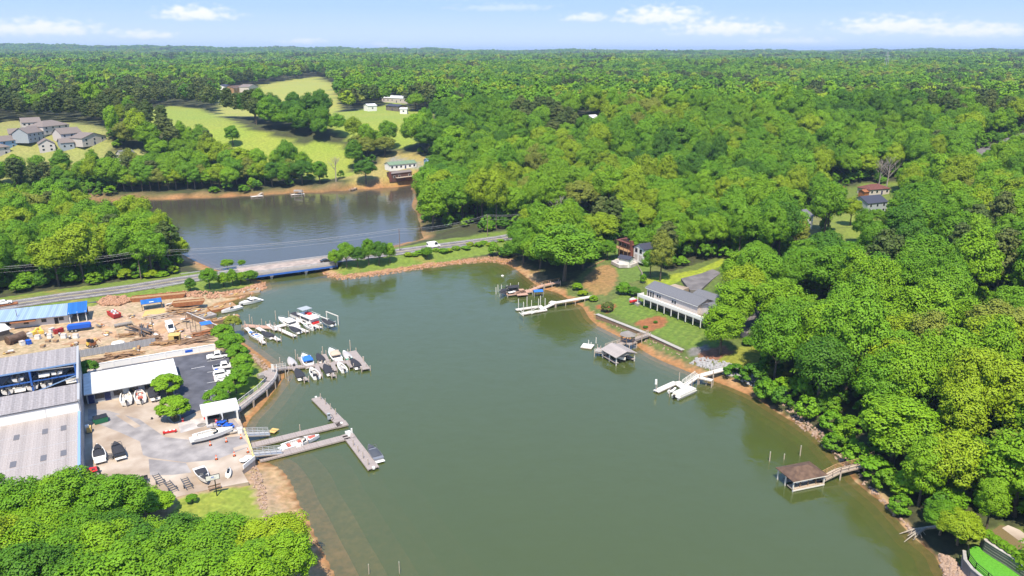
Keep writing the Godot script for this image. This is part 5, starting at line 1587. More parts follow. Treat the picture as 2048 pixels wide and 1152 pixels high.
	# pavilion
	var pv := thing("fuel_pavilion", "open pavilion with white roof and square white posts", "pavilion", mar(loc(at(414, 850, 2.0)) + Vector3(0, 0, 0)), YAW_M - 0.03)
	part(pv, "roof", MB.new().box(Vector3(3.3, 3.0, -2.0), Vector3(8.2, 0.22, 5.2), Basis(Vector3.RIGHT, 0.10)).mesh(), M.roof_white)
	part(pv, "fascia", MB.new().box(Vector3(3.3, 2.6, 0.55), Vector3(8.0, 0.25, 0.1)).mesh(), M.white)
	for x in [0.0, 3.4, 6.8]:
		for z in [0.4, -4.0]: pbox(pv, "post", Vector3(x, 1.35, z), Vector3(0.42, 2.7, 0.42), M.white)
	pbox(pv, "counter", Vector3(1.8, 0.55, -3.2), Vector3(2.4, 1.1, 0.8), M.dark)
	pbox(pv, "railing", Vector3(5.2, 1.0, -3.9), Vector3(2.8, 0.08, 0.08), M.steel_dark)
	setting("pavilion_floor", MB.new().extrude(plan([[411, 848], [464, 834], [487, 860], [470, 862], [420, 858]], 2.0), 1.95, 2.02).mesh(), M.deck_grey)
	for q in [[444, 849, "nearer the pavilion"], [457, 855, "nearer the water"]]:
		var c := thing("cafe_table", "round blue table with closed black umbrella, %s" % q[2], "table", at(q[0], q[1], 2.02), 0.3, "blue tables by the pavilion")
		part(c, "table_top", MB.new().lathe([Vector2(0.0, 0.70), Vector2(0.75, 0.70), Vector2(0.75, 0.76), Vector2(0.0, 0.76)], 18).mesh(), M.blue)
		part(c, "pedestal", MB.new().tube(Vector3.ZERO, Vector3(0, 0.7, 0), 0.08, 0.06, 8).mesh(), M.blue)
		part(c, "umbrella", MB.new().lathe([Vector2(0.03, 0.76), Vector2(0.04, 1.4), Vector2(0.24, 1.5), Vector2(0.14, 2.2), Vector2(0.03, 2.6)], 10).mesh(), M.black)
		for k in 4:
			var a2 := k * PI / 2 + 0.5
			part(c, "seat", MB.new().box(Vector3(cos(a2) * 1.15, 0.43, sin(a2) * 1.15), Vector3(0.5, 0.07, 0.9), Basis(Vector3.UP, -a2)).bar(Vector3(0, 0.1, 0), Vector3(cos(a2) * 1.1, 0.4, sin(a2) * 1.1), 0.08, 0.08).mesh(), M.blue)
	# boardwalk along the bank
	var b0 := at(469, 820, 2.1)
	var bw := thing("boardwalk", "curved wooden boardwalk with railings along the bank", "boardwalk", b0, 0.0)
	var line := [[469, 822], [497, 800], [524, 779], [540, 763], [546, 750], [545, 737]]
	for k in line.size() - 1:
		var p := at(line[k][0], line[k][1], 2.1)
		var q := at(line[k + 1][0], line[k + 1][1], 2.1)
		deck_run(bw, p, q + (q - p).normalized() * 0.4, 2.4, M.deck_grey, 4.0, -0.15)
		var side_ := (q - p).normalized().cross(Vector3.UP) * 1.15
		railing(bw, p + side_, q + side_, 1.05, M.post_white, 2.0, 3)
		if k < 3: railing(bw, p - side_, q - side_, 1.05, M.post_white, 2.0, 3)
	deck_run(bw, at(527, 752, 2.12), at(545, 744, 2.12), 5.0, M.deck_grey, 5.0, -0.2)
	var gr := thing("covered_grill", "grill under a dark cover on the boardwalk platform", "grill", at(523, 756, 2.14), 0.4)
	part(gr, "cover", MB.new().side(PackedVector2Array([Vector2(-0.8, 0), Vector2(-0.7, 1.0), Vector2(0, 1.25), Vector2(0.7, 1.0), Vector2(0.8, 0)]), -0.5, 0.5, 0.15).mesh(), M.gravel_pad)
	pbox(gr, "handle", Vector3(0, 0.8, 0.52), Vector3(0.8, 0.05, 0.05), M.steel)
	var ns := thing("notice_board", "white notice board on the boardwalk platform", "sign", at(546, 744, 2.14), -0.6)
	pbox(ns, "board", Vector3(0, 1.5, 0), Vector3(1.1, 1.5, 0.08), M.white)
	for e in [-0.45, 0.45]: pbox(ns, "post", Vector3(e, 0.5, 0), Vector3(0.1, 1.0, 0.1), M.white)
	# ornamental trees
	var g := "trees planted round the car park"
	tree("ornamental_tree", "round green tree at the office corner", at(336, 791, 2.1), 6.0, 4.2, "ornamental", 0, g, 1.0)
	tree("ornamental_tree", "round green tree on the kerbed island before the pale concrete", at(350, 838, 2.1), 6.0, 4.2, "ornamental", 0, g, 2.0)
	tree("ornamental_tree", "dark rounded tree between the warehouse and white wall", at(176, 757, 2.0), 5.6, 3.4, "ornamental", 3, g, 3.0)
	var rowt := [[434, 818, 5.6, 3.3, "nearest the pavilion"], [452, 799, 5.4, 3.0, "second from the pavilion"], [473, 785, 5.6, 3.3, "beside the light pole"], [488, 765, 5.6, 3.4, "across from the cars"], [487, 745, 5.8, 3.4, "across from the second pickup"], [476, 726, 5.8, 3.3, "across from the first pickup"], [458, 706, 6.2, 3.6, "beside the end of the white wall"], [448, 688, 6.5, 3.8, "furthest from the pavilion"], [472, 700, 5.6, 3.2, "nearest the upper boat slips"]]
	for q in rowt: tree("ornamental_tree", "green tree in the row by the car park, %s" % q[4], at(q[0], q[1], 1.9), q[2], q[3], "ornamental", [0, 5, 1][int(q[0]) % 3], g)
	for q in [[300, 1030, 5.0, 5.2, "broad rounded bush-like tree beside the black dollies", 0], [385, 1006, 2.0, 1.3, "small round shrub on the lawn behind the sign", 1], [228, 1015, 5.5, 3.0, "slim grey-green tree at the warehouse's front corner", 4]]:
		tree("lawn_tree", q[4], at(q[0], q[1], 1.9), q[2], q[3], "ornamental", q[5])

func build_thicket() -> void:
	rng.seed = 2024
	var rows := [[1082, -20, 250, 62, 12.6, "back"], [1144, -20, 620, 66, 12.0, "second"], [1196, -60, 640, 70, 13.8, "third"], [1262, -40, 660, 78, 14.5, "front"], [1350, -40, 660, 90, 14.0, "nearest"]]
	for r in rows:
		var x: float = r[1]
		var k := 0
		while x < minf(r[2], 575.0):
			var px := x + rng.randf_range(-14, 14)
			var py: float = r[0] + rng.randf_range(-12, 12)
			var tone: int = [0, 5, 1, 3, 5, 1, 0, 2][rng.randi() % 8]
			var h: float = r[4] * rng.randf_range(0.88, 1.1)
			if px > 310.0 and py < 1230.0: h *= 0.84
			tree("thicket_tree", "%s tree in the lower left thicket, %s row, %s from left" % [TONE_WORDS[tone], r[5], NTH[k]], at(px, py, 1.9), h, rng.randf_range(5.4, 7.4), "broad", tone, "trees of the lower left thicket")
			x += r[3]
			k += 1

# ---------------------------------------------------------------- marina docks
func build_marina_docks() -> void:
	for q in [["upper", [486, 868], [538, 866], [500, 891], [683, 847], [632, 795]], ["lower", [505, 908], [562, 903], [518, 918], [698, 872], [747, 936]]]:
		var y := 0.55
		var a := at(q[3][0], q[3][1], y)
		var b := at(q[4][0], q[4][1], y)
		var c := at(q[5][0], q[5][1], y)
		var o := thing("launch_dock", "L-shaped grey floating dock, %s of the two by the launch" % ("further" if q[0] == "upper" else "nearer"), "dock", a, yaw_of(a, b), "launch docks")
		deck_run(o, a, b, 2.3, M.deck_grey)
		var u := (b - a).normalized()
		deck_run(o, b + (c - b).normalized() * 1.0, c, 2.5, M.deck_grey)
		deck_run(o, b - u * 1.4, b + u * 1.3, 2.6, M.deck_grey)
		for seg in [[a, b], [b, c]]:
			var n := 8
			for k in n:
				var p: Vector3 = (seg[0] as Vector3).lerp(seg[1], (k + 0.5) / n)
				var l := Basis(Vector3.UP, -o.rotation.y) * (p - o.position)
				part(o, "float_block", MB.new().box(l + Vector3(0, -0.5, 0), Vector3(1.6, 0.5, 1.7), Basis(Vector3.UP, yaw_of(seg[0], seg[1]) - o.rotation.y)).mesh(), M.black)
		for k in 5:
			var p := b.lerp(c, 0.1 + k * 0.2) + (c - b).normalized().cross(Vector3.UP) * 0.6
			if k == 0: p = a.lerp(b, 0.55) - u.cross(Vector3.UP) * 1.3
			var l := Basis(Vector3.UP, -o.rotation.y) * (p - o.position)
			part(o, "pile", MB.new().tube(l + Vector3(0, -3, 0), l + Vector3(0, 1.6, 0), 0.12, 0.11, 7).mesh(), M.post)
		for e in [c, b]:
			var l := Basis(Vector3.UP, -o.rotation.y) * ((e as Vector3) - o.position)
			part(o, "corner_bumper", MB.new().box(l + Vector3(0, 0.05, 0), Vector3(0.5, 0.5, 0.5)).mesh(), M.white)
		var g0 := at(q[1][0], q[1][1], 2.05)
		var g1 := at(q[2][0], q[2][1], 0.75)
		var g := thing("gangway", "galvanised gangway with side rails down to the %s launch dock" % ("further" if q[0] == "upper" else "nearer"), "gangway", g0, yaw_of(g0, g1), "launch gangways")
		deck_run(g, g0, g1, 1.8, M.galvanised)
		var sd2 := (g1 - g0).normalized().cross(Vector3.UP) * 0.85
		railing(g, g0 + sd2, g1 + sd2, 1.1, M.galvanised, 1.1, 3)
		railing(g, g0 - sd2, g1 - sd2, 1.1, M.galvanised, 1.1, 3)
	boat("moored_boat", "white runabout with red-brown seats moored at the nearer launch dock", at(603, 889, 0.0), yaw_of(at(570, 900), at(635, 880)), "runabout", 8.6, "boats moored at the launch docks", "cushion_red")
	boat("moored_boat", "dark grey boat under a cover moored outside the nearer dock's end", at(748, 910, 0.0), yaw_of(at(755, 922), at(735, 896)), "wake", 6.6, "boats moored at the launch docks", "canvas_slate", "hull_grey")
	var fp := thing("fuel_pump", "grey fuel pump with hose on the corner of the further launch dock", "fuel pump", at(658, 838, 0.56), 0.4)
	pbox(fp, "cabinet", Vector3(0, 0.75, 0), Vector3(0.7, 1.5, 0.6), M.siding_grey)
	pbox(fp, "display", Vector3(0, 1.2, 0.31), Vector3(0.5, 0.3, 0.04), M.glass_dark)
	part(fp, "hose", MB.new().path([Vector3(0.3, 1.3, 0), Vector3(0.8, 0.9, 0.3), Vector3(1.0, 0.2, 0.5), Vector3(0.5, 0.06, 0.9)], 0.05).mesh(), M.black)
	var fs := thing("plywood_board", "yellow plywood board lying beside the further launch dock", "board", at(547, 862, 0.3), -0.3)
	pbox(fs, "panel", Vector3(0, 0.1, 0), Vector3(1.8, 0.12, 2.0), M.plywood)
	pbox(fs, "batten", Vector3(0, 0.2, 0), Vector3(1.7, 0.08, 0.15), M.timber)
	for q in [[696, 868, "on the corner of the nearer launch dock"], [597, 893, "beside the red-seated runabout"]]:
		var c := thing("dock_pedestal", "white dock box and pedestal %s" % q[2], "dock box", at(q[0], q[1], 0.56), 0.5)
		pbox(c, "box", Vector3(0, 0.35, 0), Vector3(1.2, 0.7, 0.7), M.white)
		pbox(c, "pedestal", Vector3(0.9, 0.6, 0), Vector3(0.3, 1.2, 0.3), M.white)
	# lower slips
	var a := at(566, 736, 0.7)
	var b := at(700, 722, 0.7)
	var yb := yaw_of(a, b)
	var o := thing("slip_dock", "grey boat slip dock nearest the car park with finger piers", "dock", a, yb, "boat slip docks")
	deck_run(o, a, b, 1.9, M.deck_grey, 6.0, 0.5)
	deck_run(o, at(704, 702, 0.7), at(732, 738, 0.7), 2.4, M.deck_grey, 6.0, 0.8)
	for q in [[585, 733, 613, 760], [609, 731, 600, 714], [640, 728, 668, 752], [657, 726, 648, 708], [664, 725, 670, 741], [694, 722, 703, 734], [633, 729, 640, 752]]:
		deck_run(o, at(q[0], q[1], 0.68), at(q[2], q[3], 0.68), 1.2, M.deck_grey, 6.0, 1.0)
	var pier := thing("shore_pier", "short railed pier from the boardwalk to the lower slips", "pier", at(547, 737, 2.0), 0.0)
	deck_run(pier, at(545, 739, 2.1), at(572, 735, 1.1), 2.0, M.deck_grey, 3.0, 0.0)
	for s in [-1.0, 1.0]: railing(pier, at(545, 739 + s * 2.5, 2.1), at(572, 735 + s * 2.5, 1.1), 1.0, M.post_white, 2.0, 3)
	var down := yaw_of(at(589, 736), at(606, 763))
	var lower := [[598, 752, "covered", 6.6, "boat under a black cover, first in the lower slip row", "canvas_black"], [628, 750, "open", 6.8, "white fishing boat with dark seats, second in the lower slip row", "canvas_black"], [655, 743, "covered", 6.6, "boat under a black cover, third in the lower slip row", "canvas_black"], [683, 738, "open", 6.0, "open white boat, fourth in the lower slip row", "canvas_grey"], [710, 731, "covered", 6.4, "boat under a black cover inside the slip dock's end", "canvas_black"]]
	for q in lower: boat("slip_boat", q[4], at(q[0], q[1], 0.0), down + PI, q[2], q[3], "boats in the lower slips", q[5])
	var upper := [[583, 728, "covered", 6.2, "boat under a pale grey cover, first in the upper slip row", "canvas_grey"], [613, 724, "cruiser", 8.8, "white cruiser with blue canvas in the lower slips", "canvas_blue"], [640, 720, "covered", 6.0, "boat under a black cover beside the blue-canvas cruiser", "canvas_black"], [668, 713, "cruiser", 9.0, "white cruiser with beige canvas in the lower slips", "canvas_tan"], [693, 714, "half", 5.8, "green-edged white boat with grey cover beside the dock end", "canvas_grey"]]
	for q in upper: boat("slip_boat", q[4], at(q[0], q[1], 0.0), down + PI, q[2], q[3], "boats in the lower slips", q[5], "teal" if q[0] == 693 else "hull_white")
	var sk := -1
	for q in [[561, 735, 3.0], [566, 738, 2.2], [592, 718, 2.8], [646, 710, 2.6], [701, 702, 3.4], [572, 757, 2.4], [577, 762, 2.6], [728, 728, 2.2], [733, 738, 1.6]]:
		sk += 1
		pile("grey mooring pile of the lower slips, %s" % ["at the shore pier's left", "at the shore pier's right", "behind the pale grey covered boat", "between the two cruisers", "at the dock end's far corner", "below the shore pier, further one", "below the shore pier, nearer one", "halfway along the dock end", "at the dock end's near corner"][sk], q[0], q[1], q[2], 0.14, "piles of the lower slips")
	# upper slips
	a = at(488, 652, 0.6)
	b = at(640, 652, 0.6)
	o = thing("slip_dock", "white and grey boat slip dock further out, beside the work barges", "dock", a, yaw_of(a, b), "boat slip docks")
	deck_run(o, at(487, 650, 0.6), at(548, 655, 0.6), 2.0, M.deck_red, 6.0, 0.8)
	deck_run(o, at(545, 655, 0.6), at(630, 634, 0.6), 2.0, M.deck_white, 6.0, 0.8)
	for q in [[515, 655, 558, 680], [545, 652, 590, 672], [572, 646, 615, 663], [595, 640, 642, 655], [492, 655, 528, 686], [536, 648, 552, 660]]:
		deck_run(o, at(q[0], q[1], 0.62), at(q[2], q[3], 0.62), 1.3, M.deck_white, 6.0, 1.0)
	var dn := yaw_of(at(545, 652), at(590, 672))
	for q in [[509, 674, "runabout", 7.2, "white boat with blue seats nearest the shore in the upper slips", "canvas_blue"], [534, 673, "covered", 6.6, "black covered boat second from shore in the upper slips", "canvas_black"], [574, 648, "cruiser", 10.0, "large white cruiser bow-out in the upper slips", "hull_white"], [589, 663, "covered", 6.0, "black covered boat beside the large white cruiser", "canvas_black"], [617, 656, "open", 6.2, "white open boat beside the houseboat", "canvas_grey"]]:
		boat("slip_boat", q[4], at(q[0], q[1], 0.0), dn + PI, q[2], q[3], "boats in the upper slips", q[5])
	pontoon("black tented pontoon boat behind the houseboat in the upper slips", at(597, 637, 0.0), dn + PI, 6.8, "boats in the upper slips", "canvas_black")
	# two-deck houseboat
	var hb := thing("houseboat", "two-deck white houseboat with red furniture and grey awning", "boat", at(618, 645, 0.0), dn + PI, "boats in the upper slips")
	part(hb, "hull", MB.new().side(PackedVector2Array([Vector2(-4.8, 0.6), Vector2(-4.6, -0.2), Vector2(4.2, -0.2), Vector2(5.0, 0.6)]), -1.9, 1.9, 0.1).mesh(), M.hull_white)
	pbox(hb, "cabin", Vector3(-0.3, 1.5, 0), Vector3(6.0, 1.8, 3.2), M.hull_white)
	for s in [-1.0, 1.0]: pbox(hb, "side_window", Vector3(-0.3, 1.75, s * 1.6), Vector3(4.6, 0.7, 0.06), M.glass_dark)
	pbox(hb, "upper_deck", Vector3(-0.2, 2.5, 0), Vector3(8.4, 0.16, 3.7), M.hull_white)
	for s in [-1.0, 1.0]: pbox(hb, "deck_rail", Vector3(-0.2, 3.2, s * 1.8), Vector3(8.2, 0.08, 0.06), M.white)
	for x in [-4.0, -1.4, 1.3, 3.9]:
		for s in [-1.0, 1.0]: pbox(hb, "rail_post", Vector3(x, 2.85, s * 1.8), Vector3(0.07, 0.7, 0.07), M.white)
	for x in [0.2, 1.6]: pbox(hb, "sofa", Vector3(x, 2.85, 0.6), Vector3(1.1, 0.55, 1.2), M.red)
	for x in [0.6, 3.4]:
		for s in [-1.0, 1.0]: pbox(hb, "awning_post", Vector3(x, 3.5, s * 1.6), Vector3(0.07, 1.9, 0.07), M.steel)
	part(hb, "awning", MB.new().box(Vector3(2.0, 4.45, 0), Vector3(3.4, 0.1, 3.6)).mesh(), M.siding_grey)
	pbox(hb, "rear_seat", Vector3(-4.0, 0.95, 0), Vector3(1.0, 0.6, 2.4), M.red)
	# lift at the outer end
	var lf := thing("boat_lift", "white post boat lift at the outer end of the upper slips", "boat lift", at(655, 648, 0.0), dn, "boat lifts")
	for x in [-3.2, 3.2]:
		for z in [-2.0, 2.0]: part(lf, "pile", MB.new().tube(Vector3(x, -2.5, z), Vector3(x, 3.0, z), 0.17, 0.17, 8).mesh(), M.post_white)
	for z in [-2.0, 2.0]: pbox(lf, "top_beam", Vector3(0, 3.0, z), Vector3(6.8, 0.25, 0.25), M.post_white)
	for x in [-3.2, 3.2]: pbox(lf, "bunk_beam", Vector3(x * 0.6, 0.9, 0), Vector3(0.25, 0.22, 4.0), M.galvanised)
	boat("slip_boat", "black covered boat raised on the lift at the outer end", at(655, 648, 1.3), dn + PI, "covered", 6.4, "boats in the upper slips", "canvas_black")
	jet_ski("teal jet ski beside the large white cruiser in the upper slips", at(607, 648, 0.3), dn + PI, M.teal)
	sk = -1
	for q in [[505, 648, 2.4], [524, 650, 2.0], [552, 640, 3.2], [578, 636, 2.4], [517, 686, 2.0], [528, 686, 2.2], [490, 656, 2.4], [500, 644, 2.6], [640, 655, 2.2]]:
		sk += 1
		pile("wooden mooring pile of the upper slips, %s" % ["near the shore, behind the blue-seated boat", "behind the first black cover", "left of the large cruiser's bow", "right of the large cruiser's bow", "at the blue-seated boat's stern, left", "at the blue-seated boat's stern, right", "nearest the shore trees", "furthest back by the red-brown deck", "at the houseboat's outer finger"][sk], q[0], q[1], q[2], 0.13, "piles of the upper slips")
	for q in [[738, 1148, 1.9], [799, 1146, 2.2]]: pile("thin wooden stake at the picture's bottom edge, %s of two" % ("left" if q[0] < 760 else "right"), q[0], q[1], q[2], 0.07, "")

# ---------------------------------------------------------------- right bank
func rocks(nm: String, label: String, list: Array, count: int, r0: float, r1: float, mt: Material, seed_: int, lift := 0.0) -> void:
	rng.seed = seed_
	var pl := plan_land(list)
	var bb := bounds(pl)
	var ico := []
	for k in 4:
		var mb := MB.new()
		var rings := []
		for i in 7:
			var row := []
			for j in 5:
				var th := PI * j / 4.0
				var ph := -TAU * i / 6.0
				var q := 1.0 + n_fine.get_noise_3d(i % 6 * 9.0 + k * 50.0, j * 13.0, k * 7.0) * 0.8
				row.append(Vector3(sin(th) * cos(ph), -cos(th) * 0.7, sin(th) * sin(ph)) * q * 0.5)
			rings.append(row)
		mb.loft(rings, false)
		ico.append(mb.mesh())
	var tf := [[], [], [], []]
	var n := 0
	while n < count:
		var p := Vector2(rng.randf_range(bb.position.x, bb.end.x), rng.randf_range(bb.position.y, bb.end.y))
		n += 1
		if not Geometry2D.is_point_in_polygon(p, pl): continue
		var s := rng.randf_range(r0, r1)
		var b := Basis(Vector3(rng.randf_range(-1, 1), 1, rng.randf_range(-1, 1)).normalized(), rng.randf() * TAU).scaled(Vector3(s, s * rng.randf_range(0.7, 1.1), s * rng.randf_range(0.8, 1.2)))
		tf[n % 4].append(Transform3D(b, Vector3(p.x, height(p.x, p.y) + s * 0.12 + lift * rng.randf(), p.y)))
	for k in 4:
		if tf[k].is_empty(): continue
		var mm := MultiMesh.new()
		mm.transform_format = MultiMesh.TRANSFORM_3D
		mm.mesh = ico[k]
		mm.instance_count = tf[k].size()
		for i in tf[k].size(): mm.set_instance_transform(i, tf[k][i])
		var o := MultiMeshInstance3D.new()
		o.multimesh = mm
		o.material_override = mt
		o.name = numbered(nm)
		add_child(o)
		o.set_meta("kind", "stuff"); o.set_meta("label", label); o.set_meta("category", "rocks")

func shrub(label: String, px: float, py: float, h: float, reach: float, tone: int, grp := "") -> void:
	var p := on_land(px, py)
	var o := thing("shrub", label, "shrub", p - Vector3(0, 0.1, 0), rng.randf() * TAU, grp)
	o.scale = Vector3(reach / 6.2, h / 13.0, reach / 6.2)
	part(o, "foliage", crowns.ornamental[rng.randi() % 2], leaf_mats[tone], Vector3(0, -2.6, 0))
	part(o, "stem", trunks[rng.randi() % 3], M.bark, Vector3(0, -2.0, 0))

func build_lake_house() -> void:
	var a := on_land(1274, 606)
	var b := on_land(1392, 652)
	var y := 3.0
	a = at(1274, 606, y); b = at(1392, 652, y)
	var o := thing("lake_house", "grey-roofed lake house with a long white deck on posts", "house", a, yaw_of(a, b))
	var L := a.distance_to(b) + 5.0
	var dz := 3.0
	# deck
	pbox(o, "deck_floor", Vector3(L / 2, 2.4, -dz / 2), Vector3(L, 0.2, dz), M.deck_white)
	pbox(o, "deck_rail", Vector3(L / 2, 3.45, 0.0), Vector3(L, 0.1, 0.12), M.white)
	pbox(o, "deck_panel", Vector3(L / 2, 2.95, 0.0), Vector3(L, 0.75, 0.05), M.white)
	pbox(o, "deck_panel", Vector3(0, 2.95, -dz / 2), Vector3(0.05, 0.75, dz), M.white)
	for k in 11: pbox(o, "post", Vector3(0.15 + (L - 0.3) * k / 10.0, 1.2, -0.1), Vector3(0.22, 2.5, 0.22), M.white)
	# body
	pbox(o, "basement_wall", Vector3(L / 2, 1.1, -dz - 3.4), Vector3(L - 1.0, 2.6, 6.6), M.dark_inside)
	part(o, "wall", gable_wall(L - 9.0, 7.4, 2.9, 1.5, true), M.siding, Vector3(1.4, 2.4, -dz))
	part(o, "roof", gable(L - 9.0, 7.4, 2.95, 1.55, 0.5, true), M.roof_shingle, Vector3(1.4, 2.4, -dz))
	part(o, "fascia", MB.new().box(Vector3((L - 9.0) / 2, 2.86, 0.48), Vector3(L - 8.0, 0.2, 0.08)).mesh(), M.white, Vector3(1.4, 2.4, -dz))
	part(o, "wing_wall", gable_wall(9.0, 10.0, 2.4, 1.8, false), M.siding, Vector3(L - 8.8, 2.4, -dz - 1.2))
	part(o, "wing_roof", gable(9.0, 10.0, 2.45, 1.8, 0.5, false), M.roof_shingle, Vector3(L - 8.8, 2.4, -dz - 1.2))
	part(o, "rear_roof", gable(10.0, 7.0, 2.6, 1.4, 0.4, true), M.roof_shingle, Vector3(L - 17.0, 2.4, -dz - 7.2))
	part(o, "rear_wall", gable_wall(10.0, 7.0, 2.6, 1.4, true), M.siding, Vector3(L - 17.0, 2.4, -dz - 7.2))
	for x in [1.9, 3.0, 4.1]:
		var d := pbox(o, "glass_door", Vector3(x + 0.4, 3.55, -dz + 0.02), Vector3(0.95, 2.1, 0.12), M.white)
		pbox(d, "pane", Vector3(0, 0, 0.04), Vector3(0.78, 1.9, 0.08), M.glass_dark)
	for x in [6.6, 7.7, 13.6, 14.7]:
		if x < L - 8.0: window_at(o, Vector3(x, 3.8, -dz + 0.02), 0.9, 1.0, "f", M.white)
	for k in 8:
		var g := 2.0 + k * (L - 4.0) / 8.0
		pbox(o, "deck_chair" if k % 3 == 1 else "planter_box", Vector3(g, 2.75, -0.9), Vector3(0.7, 0.5, 0.7), M.white if k % 3 == 1 else M.canvas_grey)
	var mid := o.position + Basis(Vector3.UP, o.rotation.y) * Vector3(L / 2, 0, -6)
	keep_off.append([Vector2(mid.x, mid.z), 15.0])
	var c := thing("red_kayak", "red kayak lying beside the lake house's left corner", "kayak", at(1270, 603, 3.2), 0.5)
	part(c, "hull", boat_hull(4.2, 1.1, 0.5), M.red)
	part(c, "deck", boat_deck(4.2, 1.1, 0.5, 0.3, 0.6), M.red)
	setting("patio", MB.new().extrude(plan([[1258, 598], [1266, 594], [1284, 604], [1276, 608]], 3.06), 2.2, 3.06).mesh(), M.concrete_pale)
	# driveways
	setting("driveway", MB.new().extrude(plan([[1362, 557], [1405, 546], [1440, 532], [1454, 537], [1425, 558], [1400, 580], [1380, 580]], 4.6), 3.0, 4.6).mesh(), M.road)
	setting("driveway", MB.new().extrude(plan([[1318, 576], [1350, 568], [1378, 575], [1350, 586]], 5.0), 3.0, 5.0).mesh(), M.concrete)
	setting("driveway", MB.new().extrude(plan([[1470, 655], [1500, 615], [1525, 600], [1545, 625], [1525, 650], [1495, 668]], 4.8), 3.0, 4.8).mesh(), M.road)
	# sea wall with a pale walkway
	var s0 := at(1194, 628, 1.9)
	var s1 := at(1292, 666, 1.9)
	var s2 := at(1366, 700, 1.9)
	var sw := thing("sea_wall", "long grey-white sea wall walkway in front of the lawn", "wall", s0, yaw_of(s0, s2))
	for seg in [[s0, s1], [s1, s2]]:
		var la: Vector3 = Basis(Vector3.UP, -sw.rotation.y) * (seg[0] - s0)
		var lb: Vector3 = Basis(Vector3.UP, -sw.rotation.y) * (seg[1] - s0)
		part(sw, "wall", MB.new().bar(la + Vector3(0, -1.0, 0.35), lb + Vector3(0, -1.0, 0.35), 0.3, 1.9).mesh(), M.timber_old)
		part(sw, "walkway", MB.new().bar(la, lb, 1.3, 0.14).mesh(), M.concrete_raw)
	# garden shrubs
	shrub("reddish dark bush on the mulch at the lawn's left end", 1215, 622, 3.4, 2.6, 7)
	shrub("green bush beside the white dock's shore end", 1187, 602, 2.2, 1.8, 0)
	shrub("green bush beside the dry lawn, upper of two near the shore", 1155, 580, 3.0, 2.2, 0)
	shrub("green bush beside the dry lawn, lower of two near the shore", 1166, 590, 1.8, 2.2, 2)
	shrub("rounded bush left of the lake house, larger of two", 1247, 588, 4.6, 3.0, 1)
	shrub("rounded bush left of the lake house, smaller of two", 1268, 592, 3.6, 2.6, 3)
	shrub("small plant in the orange mulch bed, left", 1291, 656, 0.9, 0.9, 3)
	shrub("small plant in the orange mulch bed, right", 1311, 646, 0.9, 0.8, 3)
	shrub("shrub at the shore beside the second driveway", 1495, 690, 2.6, 2.0, 1)
	# big individual trees
	var g := "tall trees around the lake house"
	var list := [[1440, 710, 16.0, 7.8, 0, "large bright green tree over the lawn in front of the lake house"], [1466, 672, 19.0, 8.4, 0, "large bright green tree beside the lake house's right end"], [1482, 640, 20.0, 7.6, 2, "yellow-green tree behind the lake house's right end"], [1508, 622, 23.0, 8.4, 5, "tall green tree right of the second driveway"], [1320, 562, 19.0, 6.0, 4, "tall pale olive tree between the shed and the driveway"], [1300, 555, 12.0, 4.0, 1, "slim green tree behind the leaning pale trunk"], [1540, 735, 15.0, 7.4, 1, "broad green tree where the right bank wood begins"], [1575, 700, 18.0, 7.6, 5, "tall green tree at the corner of the yellow lawn"], [1555, 655, 16.0, 6.6, 0, "bright green tree right of the driveway's end"]]
	list.append([1476, 594, 17.0, 7.6, 0, "bright green tree standing over the lake house's driveway"])
	list.append([1722, 490, 15.0, 6.0, 1, "green tree before the navy-roofed house's left corner"])
	list.append([1786, 480, 15.0, 6.5, 0, "green tree before the navy-roofed house's right corner"])
	list.append([1752, 452, 9.0, 4.5, 5, "low green tree just before the navy-roofed house"])
	list.append([1700, 450, 14.0, 5.5, 2, "yellow-green tree between the orange and navy roofs"])
	list.append([1215, 520, 9.0, 4.0, 1, "green tree on the brown house's lawn"])
	list.append([1280, 520, 15.0, 6.0, 5, "tall green tree at the white wing of the brown house"])
	list.append([1590, 505, 15.0, 6.0, 4, "olive tree before the half hidden white house"])
	for q in list: tree("garden_tree", q[5], on_land(q[0], q[1]), q[2], q[3], "broad", q[4], g)
	tree("shore_tree", "huge round green tree on the point above the lift docks", on_land(1128, 562), 22.5, 14.5, "broad", 5, "", 0.6)
	tree("shore_tree", "tree behind the left edge of the huge round tree", on_land(1080, 537), 15.0, 8.0, "broad", 0, "", 0.6)
	tree("shore_tree", "tree behind the right edge of the huge round tree", on_land(1165, 540), 15.0, 6.5, "broad", 1, "", 2.6)

